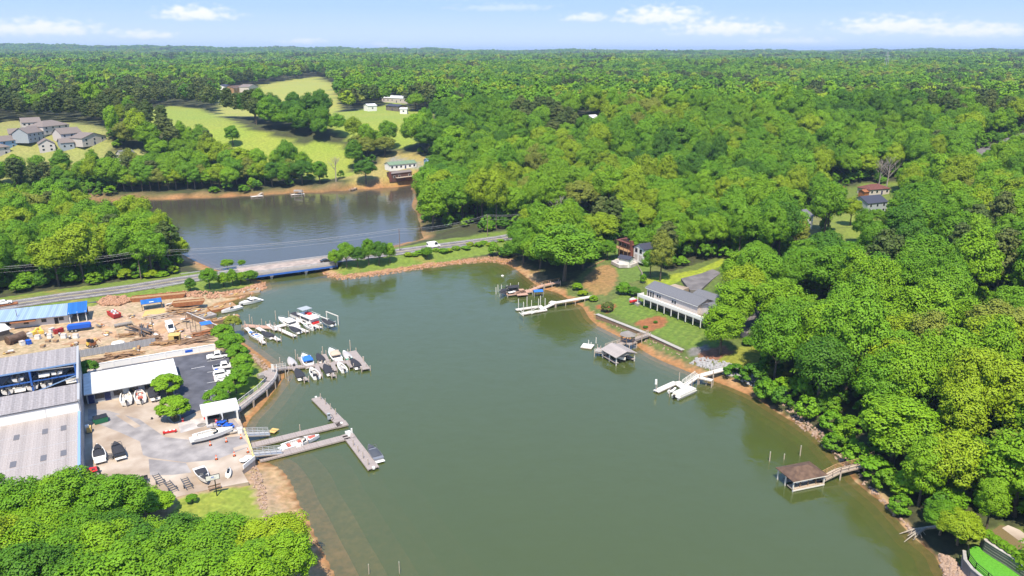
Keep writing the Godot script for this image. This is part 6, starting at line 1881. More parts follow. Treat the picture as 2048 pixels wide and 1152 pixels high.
func build_brown_house() -> void:
	var a := on_land(1236, 503)
	var b := on_land(1262, 512)
	a.y = 6.0; b.y = 6.0
	a = at(1236, 506, 5.5); b = at(1264, 517, 5.5)
	var o := thing("brown_house", "brown timber house with dark red roof, raised deck and white wing", "house", a, yaw_of(a, b))
	var L := a.distance_to(b)
	part(o, "wall", gable_wall(L, 7.5, 5.6, 1.6, false), M.siding_brown)
	part(o, "roof", hip(L, 7.5, 5.65, 1.9, 0.7), M.roof_red)
	part(o, "deck", MB.new().box(Vector3(L / 2 - 1.0, 2.9, 1.1), Vector3(L + 2.0, 0.2, 2.4)).mesh(), M.timber)
	part(o, "deck_rail", MB.new().box(Vector3(L / 2 - 1.0, 3.8, 2.25), Vector3(L + 2.0, 0.14, 0.1)).mesh(), M.timber)
	for k in 5: pbox(o, "deck_post", Vector3(-1.9 + (L + 1.8) * k / 4.0, 1.9, 2.2), Vector3(0.18, 3.9, 0.18), M.timber_old)
	for k in 3: window_at(o, Vector3(L * (k + 0.5) / 3, 4.3, 0.02), 1.1, 1.3, "f", M.siding)
	part(o, "wing_wall", gable_wall(6.5, 7.0, 5.0, 1.6, false), M.white_wall, Vector3(L + 0.1, 0, -0.6))
	part(o, "wing_roof", gable(6.5, 7.0, 5.05, 1.6, 0.4, false), M.roof_navy, Vector3(L + 0.1, 0, -0.6))
	for k in 2:
		window_at(o, Vector3(L + 1.8 + 2.9 * k, 3.9, -0.58), 1.3, 1.4, "f", M.steel_dark)
		pbox(o, "garage_door", Vector3(L + 1.8 + 2.9 * k, 1.15, -0.58), Vector3(1.9, 2.2, 0.1), M.siding)
	part(o, "chimney", MB.new().box(Vector3(L - 0.2, 3.6, 0.4), Vector3(1.1, 7.4, 0.9)).mesh(), M.brick)
	keep_off.append([Vector2(a.x + 6, a.z - 4), 12.0])
	setting("driveway", MB.new().extrude(plan([[1222, 522], [1250, 512], [1282, 514], [1284, 522], [1262, 530], [1238, 530]], 4.6), 3.4, 4.6).mesh(), M.concrete_pale)
	var s := at(1237, 528, 4.3)
	var e := at(1258, 532, 4.3)
	house("garden_shed", "small white shed with a dark roof beside the brown house's drive", s, e, 3.4, 2.4, 1.0, "gx", M.white_wall, M.roof_navy, 0, 1, "shed")
	var fa := on_land(1196, 508)
	var f := thing("garden_fence", "dark rail fence below the brown house's lawn", "fence", fa, 0.0)
	var ends := [[1196, 508], [1214, 516], [1232, 512]]
	for k in 2:
		var p := on_land(ends[k][0], ends[k][1])
		var q := on_land(ends[k + 1][0], ends[k + 1][1])
		railing(f, p, q, 1.2, M.pole_wood, 2.2, 3)
	var st := thing("garden_steps", "brown timber garden steps edging the dry lawn", "steps", on_land(1178, 535), 0.0)
	var base := on_land(1178, 535)
	for k in 9:
		var p := on_land(1178 + 4.6 * k, 535 - 2.1 * k) - base
		part(st, "step", MB.new().box(p + Vector3(0, 0.1, 0), Vector3(1.3, 0.3, 0.6), Basis(Vector3.UP, 0.9)).mesh(), M.timber)
	# leaning pale dead trunk
	var dp := on_land(1288, 566)
	var dt := thing("dead_trunk", "leaning pale dead trunk beside the dry lawn", "tree", dp)
	part(dt, "trunk", MB.new().tube(Vector3.ZERO, Vector3(-1.0, 4.0, 0), 0.4, 0.32, 8).tube(Vector3(-1.0, 4.0, 0), Vector3(-3.2, 7.6, 0.3), 0.32, 0.12, 8).mesh(), M.bark_pale)
	part(dt, "ivy", crowns.ornamental[0], leaf_mats[1], Vector3(-0.3, -1.2, 0)).scale = Vector3(0.22, 0.32, 0.22)

func posts_at(o: Node3D, list: Array, top: float, r := 0.13, mt := "post_white") -> void:
	for q in list:
		var p: Vector3 = Basis(Vector3.UP, -o.rotation.y) * (at(q[0], q[1], 0.0) - o.position)
		part(o, "pile", MB.new().tube(Vector3(p.x, -2.5, p.z), Vector3(p.x, top - o.position.y, p.z), r, r * 0.94, 8).mesh(), M[mt])

func build_right_docks() -> void:
	# first dock: red-brown platform with two black covered lifts
	var o := thing("lift_dock", "red-brown dock with two black covered lifts below the huge tree", "dock", at(1045, 583, 0.8), 0.0)
	var y := 0.9
	deck_run(o, at(1012, 588, y), at(1062, 581, y), 3.0, M.deck_red, 5.0, 0.3)
	deck_run(o, at(1036, 578, y), at(1046, 590, y), 4.0, M.deck_red)
	deck_run(o, at(1056, 582, y), at(1086, 570, 1.5), 1.7, M.deck_red, 3.0, 0.6)
	deck_run(o, at(1086, 570, 1.5), at(1119, 563, 2.3), 1.7, M.deck_red, 3.0, 0.6)
	railing(o, at(1060, 578, 1.0), at(1086, 568, 1.5), 1.0, M.timber, 2.0, 2)
	railing(o, at(1086, 568, 1.5), at(1119, 561, 2.3), 1.0, M.timber, 2.0, 2)
	posts_at(o, [[992, 588], [1000, 593], [996, 583], [1014, 584], [1003, 583], [1021, 580], [1037, 578]], 2.6)
	var p := at(1006, 586, 1.4)
	boat("lifted_boat", "black covered boat raised on the outermost lift", p, yaw_of(at(1000, 590), at(1012, 580)) + PI, "covered", 6.0, "boats on the right bank lifts", "canvas_black", "hull_grey")
	jet_ski("black jet ski on the red-brown dock", at(1024, 586, 1.2), 0.4, M.black)
	var bx := thing("covered_hoist", "black covered boat hoist on the red-brown dock", "hoist", at(1026, 582, 0.92), 0.3)
	pbox(bx, "base", Vector3(0, 0.45, 0), Vector3(3.6, 0.9, 2.0), M.black)
	part(bx, "canopy", gable(4.2, 2.6, 1.5, 0.6, 0.0, true), M.canvas_black, Vector3(-2.1, 0, 1.3))
	for x in [-1.8, 1.8]:
		for z in [-1.0, 1.0]: pbox(bx, "post", Vector3(x, 1.0, z), Vector3(0.1, 1.2, 0.1), M.steel_dark)
	var bc := thing("blue_canopy", "small bright blue boat canopy behind the white dock", "canopy", at(1076, 592, 0.0), 0.2)
	part(bc, "cover", gable(3.4, 2.6, 1.9, 0.4, 0.0, true), M.canvas_blue, Vector3(-1.7, 0, 1.3))
	for x in [-1.6, 1.6]:
		for z in [-1.2, 1.2]: part(bc, "post", MB.new().tube(Vector3(x, -2, z), Vector3(x, 1.95, z), 0.08, 0.08, 6).mesh(), M.galvanised)
	var by := thing("mooring_buoy", "white buoy floating off the lift dock", "buoy", at(1005, 552, 0.0))
	part(by, "float", MB.new().lathe([Vector2(0.0, -0.35), Vector2(0.5, -0.1), Vector2(0.55, 0.25), Vector2(0.0, 0.5)], 12).mesh(), M.white)
	part(by, "eye", MB.new().tube(Vector3(0, 0.48, 0), Vector3(0, 0.75, 0), 0.05, 0.05, 6).mesh(), M.steel)
	# second dock: white
	o = thing("white_dock", "long white dock with U-shaped float and tall lift frame", "dock", at(1110, 604, 0.0), 0.0)
	deck_run(o, at(1186, 592, 1.9), at(1110, 605, 1.5), 1.7, M.deck_white, 3.5, -0.1)
	deck_run(o, at(1100, 603, 1.5), at(1113, 605, 1.5), 2.2, M.deck_white, 3.0, -0.1)
	deck_run(o, at(1110, 605, 1.5), at(1085, 617, 0.6), 1.4, M.deck_white)
	deck_run(o, at(1032, 619, 0.55), at(1080, 612, 0.55), 1.5, M.deck_white)
	deck_run(o, at(1044, 627, 0.55), at(1092, 619, 0.55), 1.6, M.deck_white)
	deck_run(o, at(1078, 611, 0.55), at(1090, 620, 0.55), 1.8, M.deck_white)
	posts_at(o, [[1037, 617], [1047, 624], [1054, 613], [1063, 620], [1077, 617], [1081, 611], [1090, 616]], 3.6, 0.12)
	var fr := MB.new()
	var q0 := at(1038, 618, 3.3); var q1 := at(1047, 625, 3.3); var q2 := at(1081, 612, 3.3); var q3 := at(1063, 621, 3.3)
	for s in [[q0, q2], [q1, q3], [q0, q1], [q3, q2]]: fr.bar(s[0] - o.position, s[1] - o.position, 0.14, 0.16)
	for s in [[q0, q1, -1.2], [q3, q2, -1.2]]: fr.bar(s[0] - o.position + Vector3(0, s[2], 0), s[1] - o.position + Vector3(0, s[2], 0), 0.2, 0.2)
	part(o, "lift_frame", fr.mesh(), M.post_white)
	# third dock: gazebo and boathouse
	o = thing("gazebo_dock", "grey wooden dock with gazebo platform and swim float", "dock", at(1240, 690, 0.0), 0.0)
	deck_run(o, at(1297, 669, 2.0), at(1262, 681, 1.9), 1.6, M.deck_grey, 3.0, 0.9)
	deck_run(o, at(1247, 686, 1.9), at(1262, 680, 1.9), 4.4, M.deck_grey, 4.0, 0.0)
	deck_run(o, at(1250, 684, 1.9), at(1205, 699, 1.5), 1.6, M.deck_grey, 3.0, 0.9)
	deck_run(o, at(1192, 699, 1.5), at(1215, 702, 1.5), 3.6, M.deck_grey, 3.0, 0.9)
	deck_run(o, at(1164, 690, 0.45), at(1186, 693, 0.45), 3.4, M.deck_white)
	for s in [-1.0, 1.0]: railing(o, at(1262, 681 + s * 3, 1.9), at(1297, 669 + s * 3, 2.0), 1.0, M.post, 2.0, 3)
	railing(o, at(1245, 683, 1.9), at(1210, 694, 1.5), 1.0, M.post, 2.0, 3)
	railing(o, at(1190, 704, 1.5), at(1213, 707, 1.5), 1.0, M.post_white, 2.0, 3)
	posts_at(o, [[1177, 691], [1182, 696], [1192, 686]], 1.8)
	var gz := thing("gazebo", "dark hexagonal gazebo on the grey dock", "gazebo", at(1255, 683, 1.9), 0.2)
	var ring := []
	part(gz, "roof", MB.new().lathe([Vector2(2.6, 2.3), Vector2(1.2, 3.0), Vector2(0.0, 3.5)], 6).mesh(), M.gravel_pad)
	for k in 6:
		var a := TAU * k / 6
		part(gz, "post", MB.new().tube(Vector3(cos(a) * 2.1, 0, sin(a) * 2.1), Vector3(cos(a) * 2.1, 2.35, sin(a) * 2.1), 0.1, 0.1, 6).mesh(), M.timber_old)
		var a2 := TAU * (k + 1) / 6
		if k != 1: part(gz, "rail", MB.new().bar(Vector3(cos(a) * 2.1, 0.95, sin(a) * 2.1), Vector3(cos(a2) * 2.1, 0.95, sin(a2) * 2.1), 0.1, 0.1).mesh(), M.timber_old)
	var ba := at(1232, 731, 0.0)
	var bb := at(1270, 722, 0.0)
	var bh := thing("boathouse", "open boathouse with a pale grey gable roof on white posts", "boathouse", ba, yaw_of(ba, bb))
	var L := ba.distance_to(bb)
	var D := 6.8
	part(bh, "roof", gable(L, D, 2.4, 1.2, 0.4, false), M.roof_old)
	part(bh, "gable_board", MB.new().side(PackedVector2Array([Vector2(0, 2.4), Vector2(L / 2, 3.5), Vector2(L, 2.4)]), -0.1, 0.0).mesh(), M.gravel_pad)
	for x in [0.15, L - 0.15]:
		for z in [-0.15, -D / 2, -D + 0.15]: part(bh, "post", MB.new().box(Vector3(x, 0.0, z), Vector3(0.26, 4.8, 0.26)).mesh(), M.post_white)
	for x in [0.4, L - 0.4]: pbox(bh, "side_deck", Vector3(x, 0.6, -D / 2), Vector3(1.0, 0.18, D), M.deck_grey)
	pbox(bh, "rear_deck", Vector3(L / 2, 0.6, -D + 0.5), Vector3(L, 0.18, 1.0), M.deck_grey)
	pbox(bh, "back_wall", Vector3(L / 2, 1.5, -D + 0.1), Vector3(L - 0.6, 1.6, 0.08), M.post)
	var mid := bh.position + Basis(Vector3.UP, bh.rotation.y) * Vector3(L * 0.5, 0, -D * 0.42)
	boat("lifted_boat", "white boat with pale cover inside the grey boathouse", mid + Vector3(0, 0.5, 0), bh.rotation.y - PI / 2, "covered", 5.6, "boats on the right bank lifts", "cushion")
	# fourth dock: float with platform
	o = thing("float_dock", "pale floating dock with ramp and railed pier over the riprap", "dock", at(1390, 757, 0.0), 0.0)
	deck_run(o, at(1450, 737, 2.4), at(1395, 752, 2.0), 1.6, M.deck_white, 4.0, 0.7)
	deck_run(o, at(1398, 754, 1.9), at(1425, 760, 1.9), 1.3, M.deck_white, 3.0, 0.0)
	deck_run(o, at(1395, 752, 2.0), at(1368, 771, 0.55), 1.3, M.deck_white)
	for s in [-1.0, 1.0]: railing(o, at(1392 + s * 2, 751 + s * 2, 2.0), at(1366 + s * 2, 769 + s * 2, 0.6), 1.0, M.post_white, 1.5, 3)
	deck_run(o, at(1312, 782, 0.5), at(1352, 764, 0.5), 1.8, M.deck_white)
	deck_run(o, at(1352, 763, 0.5), at(1378, 780, 0.5), 2.4, M.deck_white)
	posts_at(o, [[1313, 783], [1358, 763], [1383, 776], [1339, 793]], 2.6, 0.11, "post")
	posts_at(o, [[1426, 766], [1412, 770], [1399, 763]], 2.2, 0.13, "post")
	pontoon("white pontoon boat with pale seats on the floating dock", at(1368, 789, 0.1), yaw_of(at(1350, 798), at(1388, 781)), 7.4, "boats at the floating dock")
	jet_ski("white jet ski between the floating dock and pontoon boat", at(1345, 782, 0.3), yaw_of(at(1335, 787), at(1356, 777)), M.hull_white)
	var bdh := thing("bird_house", "white bird house on a pole at the float's outer corner", "bird house", at(1311, 781, 0.5))
	part(bdh, "pole", MB.new().tube(Vector3(0, -2, 0), Vector3(0, 2.6, 0), 0.05, 0.05, 6).mesh(), M.galvanised)
	part(bdh, "box", gable_wall(0.5, 0.5, 0.5, 0.2, true), M.white, Vector3(-0.25, 2.6, 0.25))
	# fifth dock: hip-roofed boathouse
	var ha := at(1585, 984, 0.0)
	var hb := at(1648, 971, 0.0)
	o = thing("boathouse", "square boathouse with a rusty brown hip roof on the right shore", "boathouse", ha, yaw_of(ha, hb))
	L = ha.distance_to(hb)
	D = L * 0.66
	part(o, "roof", hip(L, D, 2.6, 1.35, 0.35), M.roof_brown)
	part(o, "fascia", MB.new().box(Vector3(L / 2, 2.42, 0.36), Vector3(L + 0.7, 0.16, 0.06)).box(Vector3(L + 0.36, 2.42, -D / 2), Vector3(0.06, 0.16, D + 0.7)).mesh(), M.post_white)
	for x in [0.12, L - 0.12]:
		for z in [-0.12, -D / 2, -D + 0.12]: part(o, "post", MB.new().box(Vector3(x, 0.0, z), Vector3(0.22, 4.9, 0.22)).mesh(), M.post_white)
	for k in 3:
		var x := L * (k + 1) / 4.0
		part(o, "post", MB.new().box(Vector3(x, 1.4, -0.3), Vector3(0.14, 2.0, 0.14)).mesh(), M.timber_old)
	pbox(o, "front_deck", Vector3(L / 2, 0.5, -0.9), Vector3(L, 0.2, 1.9), M.deck_tan)
	pbox(o, "side_deck", Vector3(L - 0.8, 0.5, -D / 2), Vector3(1.6, 0.2, D - 0.4), M.deck_tan)
	pbox(o, "front_beam", Vector3(L / 2, 0.28, 0.06), Vector3(L, 0.3, 0.12), M.post_white)
	pbox(o, "bench", Vector3(L * 0.5, 0.95, -1.6), Vector3(L * 0.5, 0.45, 0.5), M.white)
	mid = o.position + Basis(Vector3.UP, o.rotation.y) * Vector3(L * 0.40, 0, -D * 0.62)
	boat("lifted_boat", "dark boat parked under the rusty brown boathouse roof", mid + Vector3(0, 0.15, 0), o.rotation.y + PI, "wake", 5.8, "boats on the right bank lifts", "canvas_black", "hull_grey")
	var wk := thing("shore_walkway", "railed wooden walkway from the brown boathouse up the wooded bank", "walkway", at(1645, 955, 0.9), 0.0)
	var line := [[1642, 958, 0.9], [1676, 941, 1.7], [1724, 929, 2.0], [1752, 914, 3.4]]
	for k in 3:
		var p0 := at(line[k][0], line[k][1], line[k][2])
		var p1 := at(line[k + 1][0], line[k + 1][1], line[k + 1][2])
		deck_run(wk, p0, p1, 1.6, M.deck_tan, 3.5, 0.0)
		var s := (p1 - p0).normalized().cross(Vector3.UP) * 0.75
		railing(wk, p0 - s, p1 - s, 1.05, M.timber, 1.8, 3)
		railing(wk, p0 + s, p1 + s, 1.05, M.pole_wood, 1.8, 2)
	for q in [[1539, 922, 2.2, "tallest-left"], [1568, 918, 1.2, "short middle"], [1600, 911, 2.4, "right"]]:
		pile("pale yellow post standing in open water, %s of three" % q[3], q[0], q[1], q[2], 0.13, "posts off the brown boathouse")
	# riprap
	rocks("riprap", "pale grey riprap stones along the right bank", [[1378, 727], [1395, 715], [1440, 722], [1500, 742], [1560, 765], [1580, 790], [1565, 800], [1500, 770], [1440, 745]], 2600, 0.45, 0.95, M.rock_grey, 71)
	rocks("riprap", "tan and grey stones below the sea wall", [[1185, 615], [1196, 628], [1290, 668], [1370, 706], [1380, 722], [1300, 690], [1230, 655], [1190, 632]], 700, 0.3, 0.7, M.rock_tan, 72)
	rocks("riprap", "brown-pink boulders in the lower right corner", [[1876, 1108], [1900, 1118], [1945, 1160], [1950, 1230], [1890, 1150]], 520, 0.5, 1.3, M.rock_tan, 73)
	rocks("riprap", "red-tan stones along the causeway's waterline", [[645, 546], [690, 550], [760, 542], [860, 526], [980, 513], [1030, 520], [1010, 529], [978, 524], [900, 531], [800, 545], [720, 557], [680, 560], [655, 555]], 3200, 0.4, 1.0, M.rock_red, 74)
	rocks("riprap", "grey-pink stones between the lawn and left beach", [[497, 940], [513, 930], [525, 960], [535, 1010], [548, 1050], [528, 1040], [512, 990]], 420, 0.4, 0.9, M.rock_tan, 75)
	rocks("riprap", "grey stones on the bank below the car park trees", [[500, 705], [515, 712], [540, 738], [550, 745], [540, 752], [515, 728]], 500, 0.4, 0.9, M.rock_tan, 77)
	rocks("riprap", "stones along the shaded right shoreline", [[1560, 800], [1600, 830], [1650, 870], [1720, 945], [1800, 1035], [1840, 1068], [1830, 1078], [1765, 1008], [1690, 935], [1640, 888], [1580, 838]], 900, 0.35, 0.9, M.rock_tan, 78)
	rocks("riprap", "tan stones on the bridge's left abutment", [[470, 585], [500, 572], [530, 566], [534, 577], [480, 598]], 700, 0.4, 1.0, M.rock_red, 79)
	# drift wood
	var dw := thing("driftwood", "bleached fallen trunk and branches lying in the water", "driftwood", at(1850, 1066, 0.4), 0.0)
	var base := at(1850, 1066, 0.4)
	var dm := MB.new()
	var root := at(1852, 1056, 1.2) - base
	for q in [[1798, 1068, 0.1], [1808, 1084, 0.1], [1826, 1080, 0.3], [1815, 1072, 0.6], [1835, 1072, 0.2]]:
		var tip := at(q[0], q[1], q[2]) - base
		var m2 := root.lerp(tip, 0.5) + Vector3(0, 0.35, 0)
		dm.tube(root, m2, 0.26, 0.17, 7, false); dm.tube(m2, tip, 0.17, 0.06, 7, false)
		dm.tube(m2, m2.lerp(tip, 0.6) + Vector3(0.6, 0.4, 0.9), 0.09, 0.03, 5, false)
	part(dw, "branches", dm.mesh(), M.bark_pale)
	part(dw, "trunk", MB.new().tube(root, at(1905, 1050, 2.4) - base, 0.3, 0.34, 9).mesh(), M.bark_pale)

func build_corner_garden() -> void:
	# terraced garden in the lower right corner
	var h := 3.0
	setting("lawn", MB.new().extrude(plan([[1936, 1098], [1952, 1092], [1985, 1100], [2060, 1150], [2120, 1200], [2030, 1230], [1960, 1150], [1938, 1120]], h), 1.0, h).mesh(), M.turf)
	setting("terrace", MB.new().extrude(plan([[1978, 1066], [2000, 1050], [2030, 1055], [2120, 1130], [2120, 1165], [2040, 1110]], 5.0), 1.0, 5.0).mesh(), M.planting)
	setting("path", MB.new().extrude(plan([[2004, 1056], [2016, 1050], [2040, 1060], [2120, 1125], [2120, 1142]], 5.02), 5.02, 5.02).mesh(), M.concrete)
	var c := [[1967, 1068], [1972, 1082], [1990, 1094], [2020, 1112], [2060, 1140], [2110, 1178]]
	var o := thing("retaining_wall", "curved dark retaining wall with pale cap above the bright lawn", "wall", at(1967, 1068, h))
	for k in c.size() - 1:
		var a := at(c[k][0], c[k][1], h + 2.0) - o.position
		var b := at(c[k + 1][0], c[k + 1][1], h + 2.0) - o.position
		part(o, "wall_section", MB.new().bar(a + Vector3(0, -1.2, 0), b + Vector3(0, -1.2, 0), 0.4, 2.6).mesh(), M.steel_dark)
		part(o, "cap", MB.new().bar(a + Vector3(0, 0.1, 0), b + Vector3(0, 0.1, 0), 0.6, 0.16).mesh(), M.concrete_pale)
		for y in 4: part(o, "block_course", MB.new().bar(a + Vector3(0, -0.35 - 0.5 * y, 0.04), b + Vector3(0, -0.35 - 0.5 * y, 0.04), 0.42, 0.06).mesh(), M.concrete_raw)
	c = [[1928, 1104], [1930, 1122], [1944, 1140], [1968, 1160], [2010, 1195]]
	o = thing("retaining_wall", "lower curved grey retaining wall above the boulders", "wall", at(1928, 1104, 2.6))
	var f := thing("metal_fence", "black metal fence along the edge of the bright lawn", "fence", at(1934, 1100, h))
	for k in c.size() - 1:
		var a := at(c[k][0], c[k][1], 2.8) - o.position
		var b := at(c[k + 1][0], c[k + 1][1], 2.8) - o.position
		part(o, "wall_section", MB.new().bar(a + Vector3(0, -0.9, 0), b + Vector3(0, -0.9, 0), 0.4, 2.4).mesh(), M.gravel_pad)
		part(o, "cap", MB.new().bar(a + Vector3(0, 0.3, 0), b + Vector3(0, 0.3, 0), 0.55, 0.12).mesh(), M.concrete_raw)
		railing(f, at(c[k][0] + 7, c[k][1] - 3, h), at(c[k + 1][0] + 7, c[k + 1][1] - 3, h), 1.1, M.black, 1.6, 3)
	for q in [[1975, 1075, "upper end"], [1990, 1086, "second"], [2005, 1096, "third"], [2020, 1106, "fourth"], [2036, 1118, "lower end"]]:
		var p := at(q[0], q[1], 5.0)
		var s := thing("hedge_shrub", "clipped shrub on the terrace in the lower right corner, %s of five" % q[2], "shrub", p, 0.0, "shrubs on the corner terrace")
		part(s, "foliage", crowns.ornamental[0], leaf_mats[5], Vector3(0, -0.55, 0)).scale = Vector3(0.17, 0.13, 0.17)
		part(s, "stem", MB.new().tube(Vector3(0, -0.3, 0), Vector3(0, 0.5, 0), 0.06, 0.04, 5).mesh(), M.bark)
	tree("garden_tree", "slim green tree rising behind the bright corner lawn", at(1972, 1060, 4.6), 11.0, 3.6, "broad", 0)
	tree("garden_tree", "bushy yellow-green tree left of the bright corner lawn", at(1915, 1088, 2.6), 7.0, 4.2, "broad", 2)
	tree("garden_tree", "low bushy tree overhanging the bleached driftwood", at(1880, 1068, 2.4), 6.5, 4.2, "broad", 1)

# ---------------------------------------------------------------- road, bridge, power line
func ribbon(line: Array, w: float, y: float, t0: float, t1: float) -> ArrayMesh:   # strip along a centre line between offsets t0 and t1 (metres right of it)
	var mb := MB.new()
	var prev := []
	for k in line.size():
		var a: Vector2 = line[maxi(k - 1, 0)]
		var b: Vector2 = line[mini(k + 1, line.size() - 1)]
		var d := (b - a).normalized()
		var n := Vector2(-d.y, d.x)
		var c: Vector2 = line[k]
		var cur := [Vector3(c.x + n.x * t0, y, c.y + n.y * t0), Vector3(c.x + n.x * t1, y, c.y + n.y * t1)]
		if prev.size(): mb.quad(prev[0], prev[1], cur[1], cur[0])
		prev = cur
	return mb.mesh()

func build_road() -> void:
	var pts := []
	for k in road_line.size() - 1:
		for s in 6: pts.append(road_line[k].lerp(road_line[k + 1], s / 6.0))
	pts.append(road_line[road_line.size() - 1])
	setting("road", ribbon(pts, 8.0, 3.1, -4.3, 4.3), M.road)
	for e in [-4.25, 4.25]: setting("road_shoulder", ribbon(pts, 1.0, 3.06, e - 0.9, e + 0.9), M.gravel_pad)
	for e in [-3.6, 3.6]: setting("road_edge_line", ribbon(pts, 0.2, 3.106, e - 0.09, e + 0.09), M.paint_white)
	for e in [-0.16, 0.16]: setting("road_centre_line", ribbon(pts, 0.2, 3.106, e - 0.07, e + 0.07), M.paint_yellow)
	var bank := MB.new()
	setting("yard_entrance", MB.new().extrude(plan([[-120, 640], [0, 622], [120, 604], [215, 590], [200, 604], [150, 607], [0, 634], [-120, 660]], 2.5), 1.6, 2.5).mesh(), M.asphalt)
	# bridge
	var a := at(478, 544, 3.1)
	var b := at(668, 520, 3.1)
	var o := thing("road_bridge", "low concrete road bridge over the channel", "bridge", a, yaw_of(a, b))
	var L := a.distance_to(b)
	part(o, "deck", MB.new().box(Vector3(L / 2, -0.4, 0), Vector3(L, 0.85, 11.0)).mesh(), M.concrete_raw)
	part(o, "roadway", MB.new().box(Vector3(L / 2, 0.04, 0), Vector3(L, 0.04, 9.6)).mesh(), M.bridge_deck)
	for s in [-1.0, 1.0]:
		part(o, "parapet", MB.new().box(Vector3(L / 2, 0.2, s * 5.2), Vector3(L, 0.5, 0.4)).mesh(), M.concrete_pale)
		var r := part(o, "guardrail", MB.new().box(Vector3(L / 2, 0.8, s * 5.2), Vector3(L, 0.3, 0.12)).mesh(), M.galvanised)
		for k in 16: part(r, "post", MB.new().box(Vector3(L * (k + 0.5) / 16, 0.6, s * 5.2), Vector3(0.2, 0.5, 0.16)).mesh(), M.concrete_raw)
		part(o, "reflection_tinted_girder", MB.new().box(Vector3(L / 2, -1.2, s * 5.22), Vector3(L, 0.8, 0.5)).mesh(), M.steel_and_reflection_blue)  # girders coloured blue to stand in for sky reflected on the shaded water
	for x in [L * 0.30, L * 0.66, L * 0.93, L * 0.06]:
		part(o, "pier_cap", MB.new().box(Vector3(x, -1.75, 0), Vector3(1.3, 0.6, 10.6)).mesh(), M.concrete_pale)
		for z in [-4.2, 0.0, 4.2]: part(o, "pier_column", MB.new().box(Vector3(x, -4.0, z), Vector3(0.9, 5.0, 0.9)).mesh(), M.concrete_raw)
	car("driving_car", "dark car driving across the bridge", "car", b.lerp(a, 0.10) + Vector3(0, 0.06, 0) + Basis(Vector3.UP, o.rotation.y) * Vector3(0, 0, 1.9), o.rotation.y, "car", M.car_dark)
	var p := at(867, 495, 3.11)
	car("driving_car", "white van on the causeway beyond the small bush", "van", p, yaw_of(at(860, 496, 3), at(880, 493, 3)), "van", M.car_white)
	# guard rails on the approach
	for q in [[[310, 580], [378, 567], "guardrail left of the bridge on the yard side"], [[362, 551], [478, 534], "guardrail left of the bridge on the lake side"], [[810, 510], [1000, 484], "long guardrail along the causeway's near side"]]:
		var g0 := at(q[0][0], q[0][1], 2.95)
		var g1 := at(q[1][0], q[1][1], 2.95)
		var g := thing("guardrail", "steel %s" % q[2], "guardrail", g0, yaw_of(g0, g1), "guardrails along the road")
		var gl := g0.distance_to(g1)
		part(g, "rail", MB.new().box(Vector3(gl / 2, 0.62, 0), Vector3(gl, 0.32, 0.08)).mesh(), M.galvanised)
		for k in int(gl / 3.0) + 1: pbox(g, "post", Vector3(k * 3.0, 0.3, -0.1), Vector3(0.14, 0.8, 0.14), M.timber_old)
	# poles and wires
	var tops := []
	var words := ["at the road beside the work yard", "on the causeway right of the bushy clump", "where the causeway meets the wooded point"]
	var poles := [[282, 556, 10.5], [800, 503, 10.0], [975, 474, 10.5]]
	for k in 3:
		var bp := at(poles[k][0], poles[k][1], 2.6)
		var t := thing("power_pole", "wooden power pole %s" % words[k], "utility pole", bp, 0.4, "power poles along the road")
		var hh: float = poles[k][2]
		part(t, "shaft", MB.new().tube(Vector3(0, -1, 0), Vector3(0, hh, 0), 0.20, 0.13, 8).mesh(), M.pole_wood)
		part(t, "cross_arm", MB.new().box(Vector3(0, hh - 0.6, 0), Vector3(0.16, 0.18, 2.6)).mesh(), M.pole_wood)
		if k == 0: part(t, "transformer", MB.new().lathe([Vector2(0.32, 8.2), Vector2(0.36, 8.4), Vector2(0.36, 9.2), Vector2(0.1, 9.4)], 10, Vector3(0.5, 0, 0)).mesh(), M.galvanised)
		tops.append(bp + Vector3(0, hh - 0.4, 0))
	tops.push_front(at(-180, 600, 2.6) + Vector3(0, 10, 0))
	tops.append(at(1120, 455, 4.0) + Vector3(0, 10, 0))
	for k in tops.size() - 1:
		var w := thing("power_wires", "thin power wires spanning %s" % ["from the left edge to the yard pole", "the channel between yard and causeway poles", "the two causeway poles", "from the causeway into the wood"][k], "wires", tops[k], 0.0, "power wires along the road")
		for e in [[0.0, 0.5], [-1.1, 0.0], [1.1, 0.0], [0.0, -1.6]]:
			var pts2 := []
			for s in 17:
				var f := s / 16.0
				var q: Vector3 = (tops[k + 1] - tops[k]) * f
				pts2.append(q + Vector3(0.4, 0, 1.0) * e[0] + Vector3(0, e[1] - 4.0 * f * (1.0 - f) * 1.6, 0))
			part(w, "wire", MB.new().path(pts2, 0.022, 4).mesh(), M.galvanised)
	# causeway planting
	var g := "trees on the causeway"
	for q in [[672, 541, 9.0, 3.4, 0, "leftmost of the causeway clump, at the bridge end"], [694, 541, 12.5, 4.2, 5, "tallest of the causeway clump, second from the bridge"], [716, 537, 9.5, 3.6, 3, "middle of the causeway clump"], [738, 533, 12.0, 3.6, 1, "tall and slim in the causeway clump"], [758, 532, 11.0, 4.2, 3, "dark, fourth from the bridge in the causeway clump"], [780, 528, 9.0, 3.4, 0, "right end of the causeway clump"], [855, 521, 6.0, 2.8, 1, "standing alone on the causeway"]]:
		tree("causeway_tree", "green tree, %s" % q[5], on_land(q[0], q[1] - 2), q[2], q[3], "broad", q[4], g)
	g = "bushes at the bridge's left end"
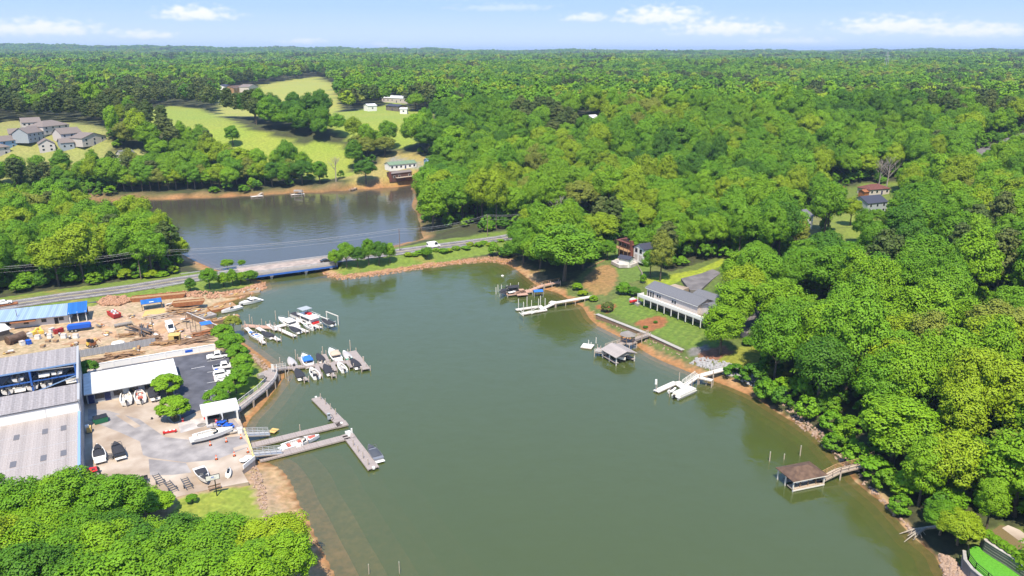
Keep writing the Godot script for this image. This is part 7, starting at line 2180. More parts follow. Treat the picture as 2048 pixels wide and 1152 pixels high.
	for q in [[382, 583, 5.0, 2.8, 3, "darkest and leftmost"], [420, 578, 8.5, 3.8, 1, "tallest"], [448, 574, 5.5, 3.0, 0, "right of the tallest"], [466, 572, 6.5, 2.6, 5, "slim"], [482, 568, 5.0, 3.0, 0, "second from the channel"], [502, 566, 5.5, 3.2, 1, "nearest the channel"], [455, 538, 4.5, 3.0, 0, "across the road from the rest"], [484, 533, 3.0, 2.2, 5, "small, on the lake side of the road"]]:
		tree("bridge_bush", "bushy tree at the bridge's left end, %s" % q[5], on_land(q[0], q[1]), q[2], q[3], "broad", q[4], g)
	tree("yard_willow", "grey-green willow at the yard's water edge", at(468, 664, 1.6), 6.0, 3.0, "ornamental", 4)
	rng.seed = 99
	for k in 15:
		shrub("roadside bush below the wood, %s from the left" % NTH[k], -10 + 26.0 * k + rng.randf_range(-8, 8), 572 - 1.6 * k + rng.randf_range(-3, 3), rng.randf_range(2.0, 4.2), rng.randf_range(2.4, 4.0), [2, 0, 2, 5][k % 4], "roadside bushes below the wood")
	for k in 14:
		shrub("low green bush on the causeway bank, %s from the left" % NTH[k], 812 + 14.5 * k + rng.randf_range(-4, 4), 512 - 2.0 * k + rng.randf_range(-3, 3), rng.randf_range(1.2, 2.2), rng.randf_range(1.8, 3.0), [2, 0, 5][k % 3], "bushes on the causeway bank")

# ---------------------------------------------------------------- work yard
func log_pile(nm: String, label: String, cat: String, px: float, py: float, n: int, l: float, r: float, spread: float, yaw: float, mt: Material, seed_: int, grp := "") -> void:
	rng.seed = seed_
	var o := thing(nm, label, cat, at(px, py, 2.0), yaw, grp)
	for k in n:
		var lay := k * 3 / n
		var p := Vector3(rng.randf_range(-spread, spread) * (1.0 - lay * 0.25), r + lay * r * 1.7, rng.randf_range(-spread, spread) * 0.6 * (1.0 - lay * 0.25))
		var d := Vector3(1, rng.randf_range(-0.05, 0.08), rng.randf_range(-0.5, 0.5)).normalized() * l * rng.randf_range(0.35, 0.55)
		part(o, "log" if mt != M.plywood else "beam", MB.new().tube(p - d, p + d, r * rng.randf_range(0.7, 1.0), r * 0.7, 6).mesh(), mt if k % 3 else M.timber_old)

func build_yard() -> void:
	var a := at(-40, 664, 2.0)
	var b := at(138, 645, 2.0)
	var o := thing("yard_building", "long white work building under a pale blue metal roof", "building", a, yaw_of(a, b))
	var L := a.distance_to(b)
	part(o, "wall", MB.new().box(Vector3(L / 2, 1.3, -4.2), Vector3(L, 3.0, 8.0)).mesh(), M.white_wall)
	part(o, "roof", MB.new().box(Vector3(L / 2, 3.3, -3.8), Vector3(L + 0.6, 0.16, 10.0), Basis(Vector3.RIGHT, 0.10)).mesh(), M.roof_sky)
	for k in 5: window_at(o, Vector3(L * (k + 0.6) / 5.0, 1.5, -0.18), 1.3, 1.0, "f", M.siding)
	pbox(o, "door", Vector3(L - 3.4, 1.0, -0.18), Vector3(1.1, 2.1, 0.1), M.dark)
	pbox(o, "awning", Vector3(L * 0.5, 2.3, 1.0), Vector3(7.0, 0.1, 2.2), M.rust)
	a = at(139, 646, 2.0); b = at(176, 641, 2.0)
	o = thing("carport", "open carport with a bright blue roof at the work building's end", "carport", a, yaw_of(a, b))
	L = a.distance_to(b)
	part(o, "roof", MB.new().box(Vector3(L / 2, 3.7, -3.6), Vector3(L + 0.3, 0.16, 9.0), Basis(Vector3.RIGHT, 0.12)).mesh(), M.roof_blue)
	for x in [0.3, L / 2, L - 0.3]:
		for z in [0.2, -7.6]: pbox(o, "post", Vector3(x, 1.7, z), Vector3(0.25, 3.4, 0.25), M.white)
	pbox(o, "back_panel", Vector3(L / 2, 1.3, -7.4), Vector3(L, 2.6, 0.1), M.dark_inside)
	a = at(-30, 690, 2.0); b = at(22, 676, 2.0)
	house("yard_shed", "white-roofed open shed at the left edge of the work yard", a, b, 7.0, 2.8, 0.8, "gx", M.dark_inside, M.roof_white, 0, 1, "shed")
	o = thing("storage_tank", "brown rusty tank lying beside the open shed", "tank", at(33, 684, 2.0), 1.2)
	part(o, "shell", MB.new().tube(Vector3(-2.6, 1.3, 0), Vector3(2.6, 1.3, 0), 1.3, 1.3, 14).mesh(), M.roof_brown)
	for e in [-1.8, 1.8]: pbox(o, "saddle", Vector3(e, 0.4, 0), Vector3(0.4, 0.8, 2.2), M.timber_old)
	o = thing("tank_trailer", "bright blue tank trailer before the carport", "trailer", at(160, 661, 2.0), yaw_of(at(135, 664, 2), at(180, 658, 2)))
	part(o, "tank", MB.new().side(PackedVector2Array([Vector2(-3.2, 0.9), Vector2(-3.3, 1.9), Vector2(-2.9, 2.3), Vector2(2.9, 2.3), Vector2(3.3, 1.9), Vector2(3.2, 0.9)]), -1.0, 1.0, 0.3).mesh(), M.blue)
	pbox(o, "chassis", Vector3(0, 0.75, 0), Vector3(6.6, 0.25, 1.6), M.steel_dark)
	for s in [-1.0, 1.0]:
		for e in [-2.0, -1.0]: wheel(o, Vector3(e, 0.45, s * 0.95), 0.45, 0.3)
	o = thing("red_skip", "red open-topped skip full of scrap in the middle of the yard", "skip", at(229, 633, 2.0), -0.75)
	part(o, "body", MB.new().side(PackedVector2Array([Vector2(-2.7, 0.2), Vector2(-3.0, 1.5), Vector2(3.0, 1.5), Vector2(2.7, 0.2)]), -1.2, 1.2, 0.06).mesh(), M.red_dark)
	for s in [-1.0, 1.0]:
		pbox(o, "rim", Vector3(0, 1.58, s * 1.15), Vector3(6.1, 0.16, 0.12), M.red)
		for k in 5: pbox(o, "rib", Vector3(-2.0 + k, 0.85, s * 1.2), Vector3(0.12, 1.1, 0.1), M.red)
	for k in 14: pbox(o, "scrap", Vector3(-2.3 + 0.36 * k, 1.55 + 0.12 * (k % 3), 0.3 * ((k * 7) % 5) - 0.6), Vector3(0.6, 0.25, 0.5), [M.white, M.cushion, M.timber, M.steel][k % 4], k * 0.8)
	for q in [[[190, 640], [232, 660], [236, 680], [205, 662]], [[300, 655], [330, 640], [360, 644], [325, 668]], [[120, 690], [170, 676], [215, 672], [170, 688]], [[255, 630], [280, 640], [300, 650], [272, 650]]]:
		setting("dirt_track", MB.new().extrude(plan(q, 2.012), 2.012, 2.012).mesh(), M.dirt)
	# rust-red barge hulls drawn up on the bank, blue-topped shelter
	for q in [[262, 602, 372, 592, 3.6, "further of two, against the rock bank"], [345, 612, 410, 606, 3.0, "nearer of two, at the water's edge"]]:
		var p0 := at(q[0], q[1], 2.0)
		var p1 := at(q[2], q[3], 2.0)
		o = thing("steel_barge", "rust-red steel barge section drawn ashore, %s" % q[5], "barge", p0, yaw_of(p0, p1), "barge sections ashore")
		var bl := p0.distance_to(p1)
		part(o, "hull", MB.new().side(PackedVector2Array([Vector2(0, 1.0), Vector2(0.8, 0.0), Vector2(bl - 0.8, 0.0), Vector2(bl, 1.0)]), -q[4] / 2, q[4] / 2, 0.05).mesh(), M.rust)
		for s in [-1.0, 1.0]: pbox(o, "coaming", Vector3(bl / 2, 1.15, s * (q[4] / 2 - 0.1)), Vector3(bl - 0.4, 0.4, 0.14), M.rust)
		pbox(o, "deck", Vector3(bl / 2, 1.03, 0), Vector3(bl - 0.5, 0.06, q[4] - 0.4), M.timber)
	a = at(284, 622, 2.0); b = at(326, 616, 2.0)
	o = thing("blue_shelter", "shelter with a bright blue roof among the barges", "shelter", a, yaw_of(a, b))
	L = a.distance_to(b)
	part(o, "roof", MB.new().box(Vector3(L / 2, 2.4, -2.0), Vector3(L, 0.14, 4.4), Basis(Vector3.RIGHT, 0.05)).mesh(), M.roof_blue)
	pbox(o, "roof_sign", Vector3(L / 2, 2.5, -0.8), Vector3(1.4, 0.03, 0.8), M.white)
	for x in [0.2, L - 0.2]:
		for z in [0.0, -4.0]: pbox(o, "post", Vector3(x, 1.2, z), Vector3(0.2, 2.4, 0.2), M.timber_old)
	setting("gravel_patch", MB.new().extrude(plan([[283, 636], [290, 622], [328, 616], [334, 626], [300, 634]], 2.03), 1.9, 2.03).mesh(), M.plywood)
	rocks("rock_pile", "heap of orange-tan rocks at the yard entrance", [[194, 606], [215, 595], [250, 595], [265, 603], [240, 612], [205, 612]], 800, 0.5, 1.2, M.rock_red, 81, 0.6)
	rocks("rock_pile", "orange rock bank below the road", [[252, 600], [300, 590], [380, 582], [440, 586], [490, 578], [495, 586], [430, 598], [380, 594], [300, 600]], 1500, 0.5, 1.2, M.rock_red, 82)
	# pipe, timber, tarps
	o = thing("culvert_pipe", "dark corrugated culvert pipe lying in the yard", "pipe", at(229, 655, 2.0), yaw_of(at(229, 655, 2), at(263, 649, 2)))
	var pr := MB.new()
	for k in 14: pr.tube(Vector3(k * 0.36, 0.55, 0), Vector3(k * 0.36 + 0.34, 0.55, 0), 0.58 if k % 2 else 0.52, 0.58 if k % 2 else 0.52, 12)
	part(o, "tube", pr.mesh(), M.gravel_pad)
	for e in [1.0, 4.0]: pbox(o, "chock", Vector3(e, 0.12, 0.5), Vector3(0.2, 0.24, 0.3), M.timber)
	var g := "timber heaps in the work yard"
	log_pile("timber_heap", "heap of long grey-brown piles running down the yard's middle", "timber", 284, 664, 22, 11.0, 0.24, 2.4, -0.8, M.steel_dark, 901, g)
	log_pile("timber_heap", "loose tan timber left of the long piles", "timber", 252, 672, 14, 5.0, 0.16, 1.8, 0.2, M.timber, 902, g)
	log_pile("timber_heap", "brown timber heap at the end of the grey fence", "timber", 292, 682, 26, 6.0, 0.2, 2.6, 0.4, M.timber_old, 903, g)
	log_pile("timber_heap", "orange-brown timber heap between fence and white wall", "timber", 245, 712, 26, 6.5, 0.2, 3.4, 0.45, M.timber, 904, g)
	log_pile("timber_heap", "scattered planks between fence and white wall near the warehouse", "timber", 190, 724, 16, 5.0, 0.16, 2.6, 0.5, M.timber_old, 905, g)
	log_pile("timber_heap", "timber heap behind the yellow box shelter", "timber", 330, 688, 22, 6.0, 0.2, 3.0, 0.3, M.timber, 906, g)
	log_pile("timber_heap", "brown beams right of the yellow box shelter", "timber", 392, 682, 24, 7.0, 0.18, 3.2, 0.55, M.timber_old, 907, g)
	log_pile("timber_heap", "grey planks stacked before the barges", "timber", 318, 634, 18, 7.0, 0.18, 2.6, 0.3, M.post, 908, g)
	log_pile("timber_heap", "long beams beside the dark slipway", "timber", 365, 622, 16, 8.0, 0.18, 3.0, 0.25, M.timber, 909, g)
	log_pile("timber_heap", "red-brown beams above the yard's sea wall", "timber", 405, 668, 16, 6.0, 0.18, 2.4, 0.7, M.rust, 910, g)
	rng.seed = 654
	var heaps := [[200, 652, "behind the blue tank trailer"], [214, 668, "left of the culvert pipe"], [262, 634, "right of the red skip"], [300, 650, "between the culvert pipe and white van"], [312, 672, "left of the yellow box shelter"], [372, 640, "at the top of the sea wall"], [358, 664, "right of the white van"], [380, 676, "below the tall stakes"], [275, 700, "against the grey fence's right end"], [215, 700, "against the grey fence's middle"], [150, 690, "before the warehouse's rear roof"], [20, 706, "below the open shed"], [344, 610, "between the two barges"], [398, 622, "at the dark slipway"]]
	for k in heaps.size():
		o = thing("material_stack", "low stack of mixed building material %s" % heaps[k][2], "material", at(heaps[k][0], heaps[k][1], 2.0), rng.randf() * 3.0, "material stacks in the work yard")
		for n in 7: pbox(o, "board", Vector3(rng.randf_range(-1.0, 1.0), 0.12 + 0.13 * n * 0.6, rng.randf_range(-0.7, 0.7)), Vector3(rng.randf_range(1.2, 3.0), 0.16, rng.randf_range(0.3, 0.9)), [M.timber, M.timber_old, M.post, M.white, M.rust, M.plywood, M.gravel_pad][(n + k) % 7], rng.randf() * 0.9)
	o = thing("white_tarp", "white tarpaulin over a stack near the grey fence", "tarpaulin", at(236, 690, 2.0), 0.3)
	part(o, "sheet", MB.new().side(PackedVector2Array([Vector2(-1.8, 0), Vector2(-1.6, 0.8), Vector2(0.3, 1.1), Vector2(1.6, 0.7), Vector2(1.9, 0)]), -1.3, 1.3, 0.3).mesh(), M.white)
	part(o, "folded_corner", MB.new().side(PackedVector2Array([Vector2(1.5, 0), Vector2(1.6, 0.3), Vector2(2.8, 0.15), Vector2(3.0, 0)]), -0.6, 0.9, 0.1).mesh(), M.hull_white)
	car("work_van", "white high-roofed van parked in the work yard", "van", at(341, 661, 2.0), -1.0, "van", M.car_white)
	o = thing("box_shelter", "yellow plywood box shelter beside the white van", "shelter", at(338, 687, 2.0), 0.25)
	pbox(o, "side_wall", Vector3(0.05, 1.1, -1.4), Vector3(0.1, 2.2, 2.8), M.plywood)
	pbox(o, "side_wall", Vector3(3.0, 1.1, -1.4), Vector3(0.1, 2.2, 2.8), M.plywood)
	pbox(o, "back_wall", Vector3(1.5, 1.1, -2.8), Vector3(3.0, 2.2, 0.1), M.plywood)
	pbox(o, "front_wall", Vector3(0.8, 1.1, 0), Vector3(1.5, 2.2, 0.1), M.plywood)
	pbox(o, "roof", Vector3(1.5, 2.25, -1.4), Vector3(3.2, 0.1, 3.0), M.plywood)
	for q in [[181, 693, "yellow", "yellow"], [187, 694, "orange", "rust"]]:
		o = thing("mini_loader", "small %s loader with raised arm near the grey fence" % q[2], "loader", at(q[0], q[1], 2.0), 0.9)
		pbox(o, "body", Vector3(0, 1.0, 0), Vector3(1.6, 1.0, 1.1), M[q[3]])
		pbox(o, "cab", Vector3(-0.2, 1.9, 0), Vector3(0.9, 0.9, 1.0), M.dark)
		part(o, "arm", MB.new().bar(Vector3(0.3, 1.4, 0.5), Vector3(1.5, 2.3, 0.5), 0.16, 0.2).bar(Vector3(1.5, 2.3, 0.5), Vector3(2.0, 1.3, 0.5), 0.14, 0.18).mesh(), M[q[3]])
		for s in [-1.0, 1.0]:
			for e in [-0.55, 0.55]: wheel(o, Vector3(e, 0.4, s * 0.6), 0.4, 0.28)
	a = at(404, 664, 2.0); b = at(426, 660, 2.0)
	o = thing("blue_canopy", "small square bright blue canopy at the yard's sea wall", "canopy", a, yaw_of(a, b))
	L = a.distance_to(b)
	part(o, "cover", hip(L, 3.2, 2.2, 0.35, 0.0), M.canvas_blue)
	for x in [0.1, L - 0.1]:
		for z in [-0.1, -3.1]: pbox(o, "post", Vector3(x, 1.1, z), Vector3(0.09, 2.2, 0.09), M.galvanised)
	# clutter along the work building, every piece its own thing
	rng.seed = 333
	var kinds := [["pallet_stack", "stack of pale pallets", "pallets", "timber"], ["white_crate", "white crate", "crate", "white"], ["oil_drum", "dark drum", "drum", "steel_dark"], ["yellow_machine", "yellow machine part", "machine", "yellow"], ["red_generator", "red generator", "generator", "red_dark"], ["blue_bin", "blue bin", "bin", "blue"]]
	var spots := [[52, 668, 0], [60, 674, 1], [70, 668, 3], [82, 666, 3], [76, 678, 1], [92, 672, 2], [100, 676, 1], [112, 667, 4], [96, 684, 0], [120, 672, 2], [128, 676, 1], [45, 690, 1], [58, 688, 5], [112, 684, 0], [140, 678, 2], [152, 676, 1], [86, 694, 0], [48, 676, 0], [104, 664, 1], [122, 664, 4]]
	for k in spots.size():
		var q: Array = spots[k]
		var kd: Array = kinds[q[2]]
		var rank := 0
		for q2 in spots:
			if q2[0] < q[0] or (q2[0] == q[0] and q2[1] < q[1]): rank += 1
		o = thing(kd[0], "%s before the white work building, %s object from the left" % [kd[1], NTH[rank]], kd[2], at(q[0], q[1], 2.0), rng.randf() * 3.0, "clutter in front of the work building")
		match q[2]:
			0:
				for y in 4: pbox(o, "pallet", Vector3(0, 0.1 + y * 0.18, 0), Vector3(1.3, 0.12, 1.1), M.timber if y % 2 else M.post)
			2:
				part(o, "drum", MB.new().lathe([Vector2(0.34, 0), Vector2(0.36, 0.4), Vector2(0.34, 0.9), Vector2(0.0, 0.92)], 12).mesh(), M.steel_dark)
				part(o, "lid", MB.new().lathe([Vector2(0.3, 0.92), Vector2(0.28, 0.97), Vector2(0, 0.98)], 12).mesh(), M.white)
			3:
				part(o, "frame", MB.new().bar(Vector3(-1, 0.3, 0), Vector3(1, 1.6, 0.2), 0.4, 0.5).bar(Vector3(1, 1.6, 0.2), Vector3(1.6, 0.4, 0), 0.3, 0.4).mesh(), M.yellow)
				pbox(o, "base", Vector3(-0.3, 0.5, 0), Vector3(1.5, 0.9, 1.2), M.yellow)
			_:
				pbox(o, "box", Vector3(0, 0.6, 0), Vector3(1.4, 1.2, 1.1), M[kd[3]])
				pbox(o, "lid", Vector3(0, 1.24, 0), Vector3(1.5, 0.1, 1.2), M.siding if q[2] == 1 else M[kd[3]])
	# flatbed with a white car at the road
	o = thing("flatbed_trailer", "rust-edged flatbed trailer at the road's left edge", "trailer", at(12, 614, 2.5), yaw_of(at(0, 616, 3), at(34, 611, 3)))
	pbox(o, "bed", Vector3(0, 0.9, 0), Vector3(7.0, 0.25, 2.4), M.rust)
	for s in [-1.0, 1.0]:
		for e in [-2.2, -1.2, 2.4]: wheel(o, Vector3(e, 0.42, s * 1.0), 0.42, 0.28)
	car("carried_car", "white car standing on the flatbed trailer", "car", at(12, 614, 2.5) + Vector3(-0.4, 1.03, 0), yaw_of(at(0, 616, 3), at(34, 611, 3)), "car", M.car_white)
	# barges and work boats afloat
	var barges := [[[448, 596], [498, 588], 4.6, "deck barge with stacked timber nearest the bridge", "timber"], [[490, 586], [520, 582], 3.0, "short grey float at the rock point", "post"], [[418, 622], [470, 612], 5.0, "orange-decked barge in the middle of the yard basin", "rust"], [[392, 640], [428, 630], 4.4, "dark slipway float by the yard's sea wall", "gravel_pad"], [[425, 646], [478, 634], 2.4, "narrow timber float nearest the upper slips", "timber_old"]]
	for q in barges:
		var p0 := at(q[0][0], q[0][1], 0.0)
		var p1 := at(q[1][0], q[1][1], 0.0)
		o = thing("work_barge", q[3], "barge", p0, yaw_of(p0, p1), "work barges afloat")
		var bl := p0.distance_to(p1)
		part(o, "hull", MB.new().side(PackedVector2Array([Vector2(0, 0.8), Vector2(0.6, -0.4), Vector2(bl - 0.6, -0.4), Vector2(bl, 0.8)]), -q[2] / 2, q[2] / 2, 0.05).mesh(), M[q[4]])
		pbox(o, "deck", Vector3(bl / 2, 0.83, 0), Vector3(bl - 0.3, 0.06, q[2] - 0.3), M.timber if q[4] != "gravel_pad" else M.concrete_grey)
		for k in 5: pbox(o, "deck_load", Vector3(bl * (k + 0.6) / 5.6, 1.05, (k % 3 - 1) * q[2] * 0.22), Vector3(1.6, 0.35, 0.5), [M.timber, M.post, M.plywood][k % 3], 0.3 * k)
	boat("work_boat", "white cabin work boat with dark outboard off the yard", at(499, 607, 0.0), yaw_of(at(519, 602), at(478, 613)), "cruiser", 8.0, "work boats by the yard", "hull_white")
	boat("work_boat", "low white open work boat nearest the yard's sea wall", at(463, 622, 0.0), yaw_of(at(480, 618), at(440, 630)), "open", 7.6, "work boats by the yard", "cushion")
	# yard sea wall and stakes
	a = at(374, 628, 2.0); b = at(448, 660, 2.0)
	o = thing("yard_sea_wall", "timber sea wall along the yard's basin", "wall", a, yaw_of(a, b))
	L = a.distance_to(b)
	for k in int(L / 0.9): pbox(o, "sheet_pile", Vector3(0.45 + k * 0.9, -0.9, 0.03 * (k % 2)), Vector3(0.86, 2.9, 0.14), M.timber_old)
	part(o, "cap", MB.new().box(Vector3(L / 2, 0.6, 0), Vector3(L, 0.2, 0.4)).mesh(), M.concrete_pale)
	var sk := -1
	for q in [[374, 655, 4.2], [386, 650, 3.6], [382, 662, 3.6], [392, 660, 3.2], [402, 664, 3.0], [307, 664, 4.6], [238, 585, 1.6], [38, 652, 5.4]]:
		sk += 1
		o = thing("yard_stake", "tall dark stake %s" % ["nearest the white van", "right of the white van, further one", "right of the white van, nearer one", "left of the blue canopy's corner", "beside the small blue canopy", "among the long piles in the yard", "on the verge beside the road", "at the pale blue roof's edge"][sk], "post", at(q[0], q[1], 2.0), 0.0, "tall stakes in the work yard")
		part(o, "shaft", MB.new().tube(Vector3(0, -0.5, 0), Vector3(0, q[2], 0), 0.11, 0.08, 6).mesh(), M.pole_wood)
		part(o, "collar", MB.new().tube(Vector3(0, q[2] * 0.8, 0), Vector3(0, q[2] * 0.8 + 0.2, 0), 0.13, 0.13, 6).mesh(), M.galvanised)

# ---------------------------------------------------------------- far buildings
func far_house(nm: String, label: String, px0: float, py0: float, px1: float, py1: float, depth: float, h: float, rise: float, roof: String, wm: String, rm: String, windows := 3, storeys := 2, cat := "house", grp := "") -> Node3D:
	var mid := on_land((px0 + px1) / 2, (py0 + py1) / 2)
	return house(nm, label, at(px0, py0, mid.y), at(px1, py1, mid.y), depth, h, rise, roof, M[wm], M[rm], windows, storeys, cat, grp)

func build_far() -> void:
	var g := "houses of the new estate"
	far_house("estate_house", "white two-storey house with cross gable at the back of the estate", 46, 260, 84, 258, 12, 4.8, 3.0, "gx", "siding_pale", "roof_shingle_taupe", 4, 2, "house", g)
	far_house("estate_house", "largest taupe-roofed house at the back right of the estate", 88, 268, 140, 262, 14, 4.8, 3.4, "hip", "siding_pale", "roof_shingle_taupe", 4, 2, "house", g)
	far_house("estate_house", "wide pinkish house at the estate's left", 20, 282, 58, 280, 11, 4.6, 3.0, "gx", "siding", "roof_shingle_taupe", 4, 2, "house", g)
	far_house("estate_house", "grey house with a long roof in the estate's middle", 58, 284, 100, 277, 11, 5.4, 3.6, "gx", "siding_grey", "roof_shingle_taupe", 5, 2, "house", g)
	far_house("estate_house", "white house with front gable dormer right of the middle", 124, 284, 166, 280, 11, 5.0, 3.6, "gx", "siding_pale", "roof_shingle_taupe", 3, 2, "house", g)
	far_house("estate_house", "pink-grey gabled house at the estate's right end", 166, 292, 214, 286, 12, 4.8, 3.0, "gz", "siding", "roof_shingle_taupe", 3, 2, "house", g)
	far_house("estate_house", "blue house at the left edge of the estate", 2, 298, 36, 294, 11, 4.6, 3.0, "gx", "siding_blue", "roof_shingle_taupe", 2, 2, "house", g)
	far_house("estate_house", "white gable-ended house half hidden behind the shore trees", 80, 304, 112, 302, 12, 4.8, 3.0, "gz", "siding_pale", "roof_shingle_taupe", 2, 2, "house", g)
	far_house("estate_house", "grey roofed house at the picture's left edge below the blue house", -14, 312, 22, 308, 12, 5.0, 3.0, "hip", "siding", "roof_shingle_taupe", 2, 2, "house", g)
	far_house("estate_house", "small house with brown roof right of the white gable", 124, 300, 150, 298, 9, 4.4, 2.6, "gx", "siding_grey", "roof_shingle_taupe", 2, 1, "house", g)
	far_house("white_house", "small white house among trees right of the estate", 246, 325, 272, 322, 8, 5.0, 2.4, "gx", "siding_pale", "roof_shingle", 2, 2)
	# lake houses on the far shore
	far_house("lake_cottage", "long white cottage with a green metal roof on the far shore", 780, 340, 833, 335, 8, 3.0, 1.6, "gx", "white_wall", "roof_green", 6, 1)
	far_house("lake_cottage", "small blue cottage right of the green-roofed cottage", 856, 333, 882, 331, 7, 3.2, 1.8, "gx", "siding_blue", "roof_sky", 3, 1)
	var cm := on_land(804, 360)
	var q := at(784, 362, cm.y)
	var b := at(824, 357, cm.y)
	var o := house("shore_cabin", "brown cabin on posts at the far shore with brick chimney", q, b, 6.0, 4.6, 1.0, "gx", M.siding_brown, M.roof_shingle_taupe, 4, 1, "cabin")
	part(o, "chimney", MB.new().box(Vector3(-0.5, 2.6, -1.0), Vector3(1.2, 6.4, 1.0)).mesh(), M.brick)
	part(o, "porch", MB.new().box(Vector3(q.distance_to(b) / 2 + 1.5, 1.9, 1.4), Vector3(q.distance_to(b) - 2.0, 0.2, 2.6)).mesh(), M.deck_tan)
	# farm
	far_house("farm_barn", "grey metal barn with dark doors beside the upper meadow", 498, 184, 517, 182, 14, 6.0, 3.2, "gz", "siding", "roof_shingle_taupe", 2, 1, "barn")
	far_house("farm_barn", "brown-roofed open barn left of the grey barn", 468, 185, 498, 182, 14, 5.0, 3.0, "gx", "timber", "roof_brown", 3, 1, "barn")
	far_house("farm_building", "small white farm building at the barns' left end", 450, 186, 460, 184, 9, 8.0, 2.0, "gx", "white_wall", "roof_navy", 1, 2, "building")
	far_house("poultry_house", "long low white poultry house in the trees", 764, 204, 814, 206, 12, 4.4, 2.2, "gx", "siding", "roof_white", 6, 1, "barn")
	far_house("dark_shed", "low shed with a black roof above the meadow", 772, 220, 797, 222, 10, 3.8, 1.6, "gx", "dark_inside", "roof_navy", 3, 1, "shed")
	far_house("white_shed", "white shed left of the black-roofed shed", 737, 222, 754, 221, 8, 4.4, 1.6, "gx", "white_wall", "roof_white", 1, 1, "shed")
	far_house("white_shed", "white shed right of the black-roofed shed", 800, 227, 814, 227, 7, 3.6, 1.2, "gx", "white_wall", "roof_white", 1, 1, "shed")
	far_house("tin_barn", "tin-roofed barn half hidden right of the meadow", 924, 248, 944, 246, 10, 4.0, 2.0, "gx", "siding", "roof_sky", 1, 1, "barn")
	far_house("tin_barn", "white roofed building in the woods above the tin barn", 905, 232, 920, 231, 9, 4.0, 2.0, "gx", "white_wall", "roof_white", 1, 1, "barn")
	far_house("far_house", "white house in the woods with a clearing at its left", 1185, 250, 1198, 249, 9, 5.0, 2.4, "gx", "white_wall", "roof_white", 2, 1, "house")
	far_house("far_house", "pale roofs among the distant trees, left one", 1232, 184, 1246, 183, 14, 8.0, 3.0, "gx", "white_wall", "roof_white", 2, 1, "house")
	far_house("far_house", "tiny white house among the distant trees right of centre", 1410, 146, 1420, 146, 16, 9.0, 4.0, "gx", "white_wall", "roof_white", 2, 1, "house")
	# houses in the wood on the right
	far_house("wood_house", "grey house with a dark navy roof in the right wood", 1733, 428, 1772, 424, 11, 5.2, 2.8, "gx", "siding_grey", "roof_navy", 3, 2)
	far_house("wood_house", "pink-walled house with a dark red hip roof in the right wood", 1738, 391, 1778, 388, 9, 3.2, 2.2, "hip", "siding", "roof_red", 4, 1)
	far_house("wood_house", "white house with an orange roof in the right wood", 1660, 398, 1684, 400, 8, 4.6, 2.0, "gx", "white_wall", "roof_orange", 2, 1)
	far_house("wood_house", "white house half hidden by olive trees in the right wood", 1588, 462, 1624, 456, 9, 5.4, 2.4, "gx", "white_wall", "roof_shingle", 3, 2)
	far_house("wood_house", "small pale house with dark windows near the right edge", 1896, 386, 1914, 382, 8, 4.2, 2.0, "gz", "siding", "roof_shingle", 2, 1)
	far_house("red_shed", "small red-brown shed left of the red-roofed house", 1728, 394, 1737, 393, 4, 2.6, 1.0, "gx", "rust", "rust", 0, 1, "shed")
	# right hand road
	var rl := []
	for p in [[1890, 338], [1930, 320], [1975, 300], [2010, 286], [2060, 268]]:
		var v := on_land(p[0], p[1])
		rl.append(Vector2(v.x, v.z))
	var ry := height(rl[2].x, rl[2].y) + 0.5
	var mb := MB.new()
	for k in rl.size() - 1:
		var d: Vector2 = (rl[k + 1] - rl[k]).normalized()
		var n := Vector2(-d.y, d.x) * 4.5
		var ya := height(rl[k].x, rl[k].y) + 0.6
		var yb := height(rl[k + 1].x, rl[k + 1].y) + 0.6
		mb.quad(Vector3(rl[k].x - n.x, ya, rl[k].y - n.y), Vector3(rl[k].x + n.x, ya, rl[k].y + n.y), Vector3(rl[k + 1].x + n.x, yb, rl[k + 1].y + n.y), Vector3(rl[k + 1].x - n.x, yb, rl[k + 1].y - n.y))
	setting("road", mb.mesh(), M.road)
	o = thing("power_pole", "wooden power pole beside the road at the right edge", "utility pole", on_land(1948, 306), 0.3, "power poles along the road")
	part(o, "shaft", MB.new().tube(Vector3(0, -1, 0), Vector3(0, 13, 0), 0.22, 0.14, 7).mesh(), M.bark_pale)
	part(o, "cross_arm", MB.new().box(Vector3(0, 12.2, 0), Vector3(3.6, 0.2, 0.2)).mesh(), M.bark_pale)
	var v2 := on_land(1975, 306)
	car("roadside_truck", "white truck parked beside the road at the right edge", "truck", on_land(2002, 312) + Vector3(0, 0.1, 0), 0.3, "van", M.car_white)
	# small docks on the far shore
	for d in [[502, 393, 525, 391, "pale dock with a ramp on the far shore, left"], [582, 389, 608, 387, "dock with a dark covered boat on the far shore"], [702, 379, 716, 374, "short dark dock below the round tree on the far shore"]]:
		var p0 := at(d[0], d[1], 0.7)
		var p1 := at(d[2], d[3], 0.7)
		o = thing("far_dock", d[4], "dock", p0, yaw_of(p0, p1), "docks on the far shore")
		deck_run(o, p0, p1, 2.6, M.deck_white if d[0] < 700 else M.timber_old, 3.0, 0.4)
		deck_run(o, p0.lerp(p1, 0.5), p0.lerp(p1, 0.5) + Vector3(1.0, 0.9, -7.0), 1.5, M.deck_tan, 3.0, 0.0)
	o = thing("covered_slip", "small dark canopy over the far shore's boat slip", "canopy", at(597, 390, 0.0), 0.1)
	part(o, "cover", gable(5.0, 4.0, 2.4, 0.8, 0.0, true), M.gravel_pad, Vector3(-2.5, 0, 2.0))
	for x in [-2.2, 2.2]:
		for z in [-1.7, 1.7]: part(o, "post", MB.new().tube(Vector3(x, -2, z), Vector3(x, 2.5, z), 0.1, 0.1, 6).mesh(), M.post_white)
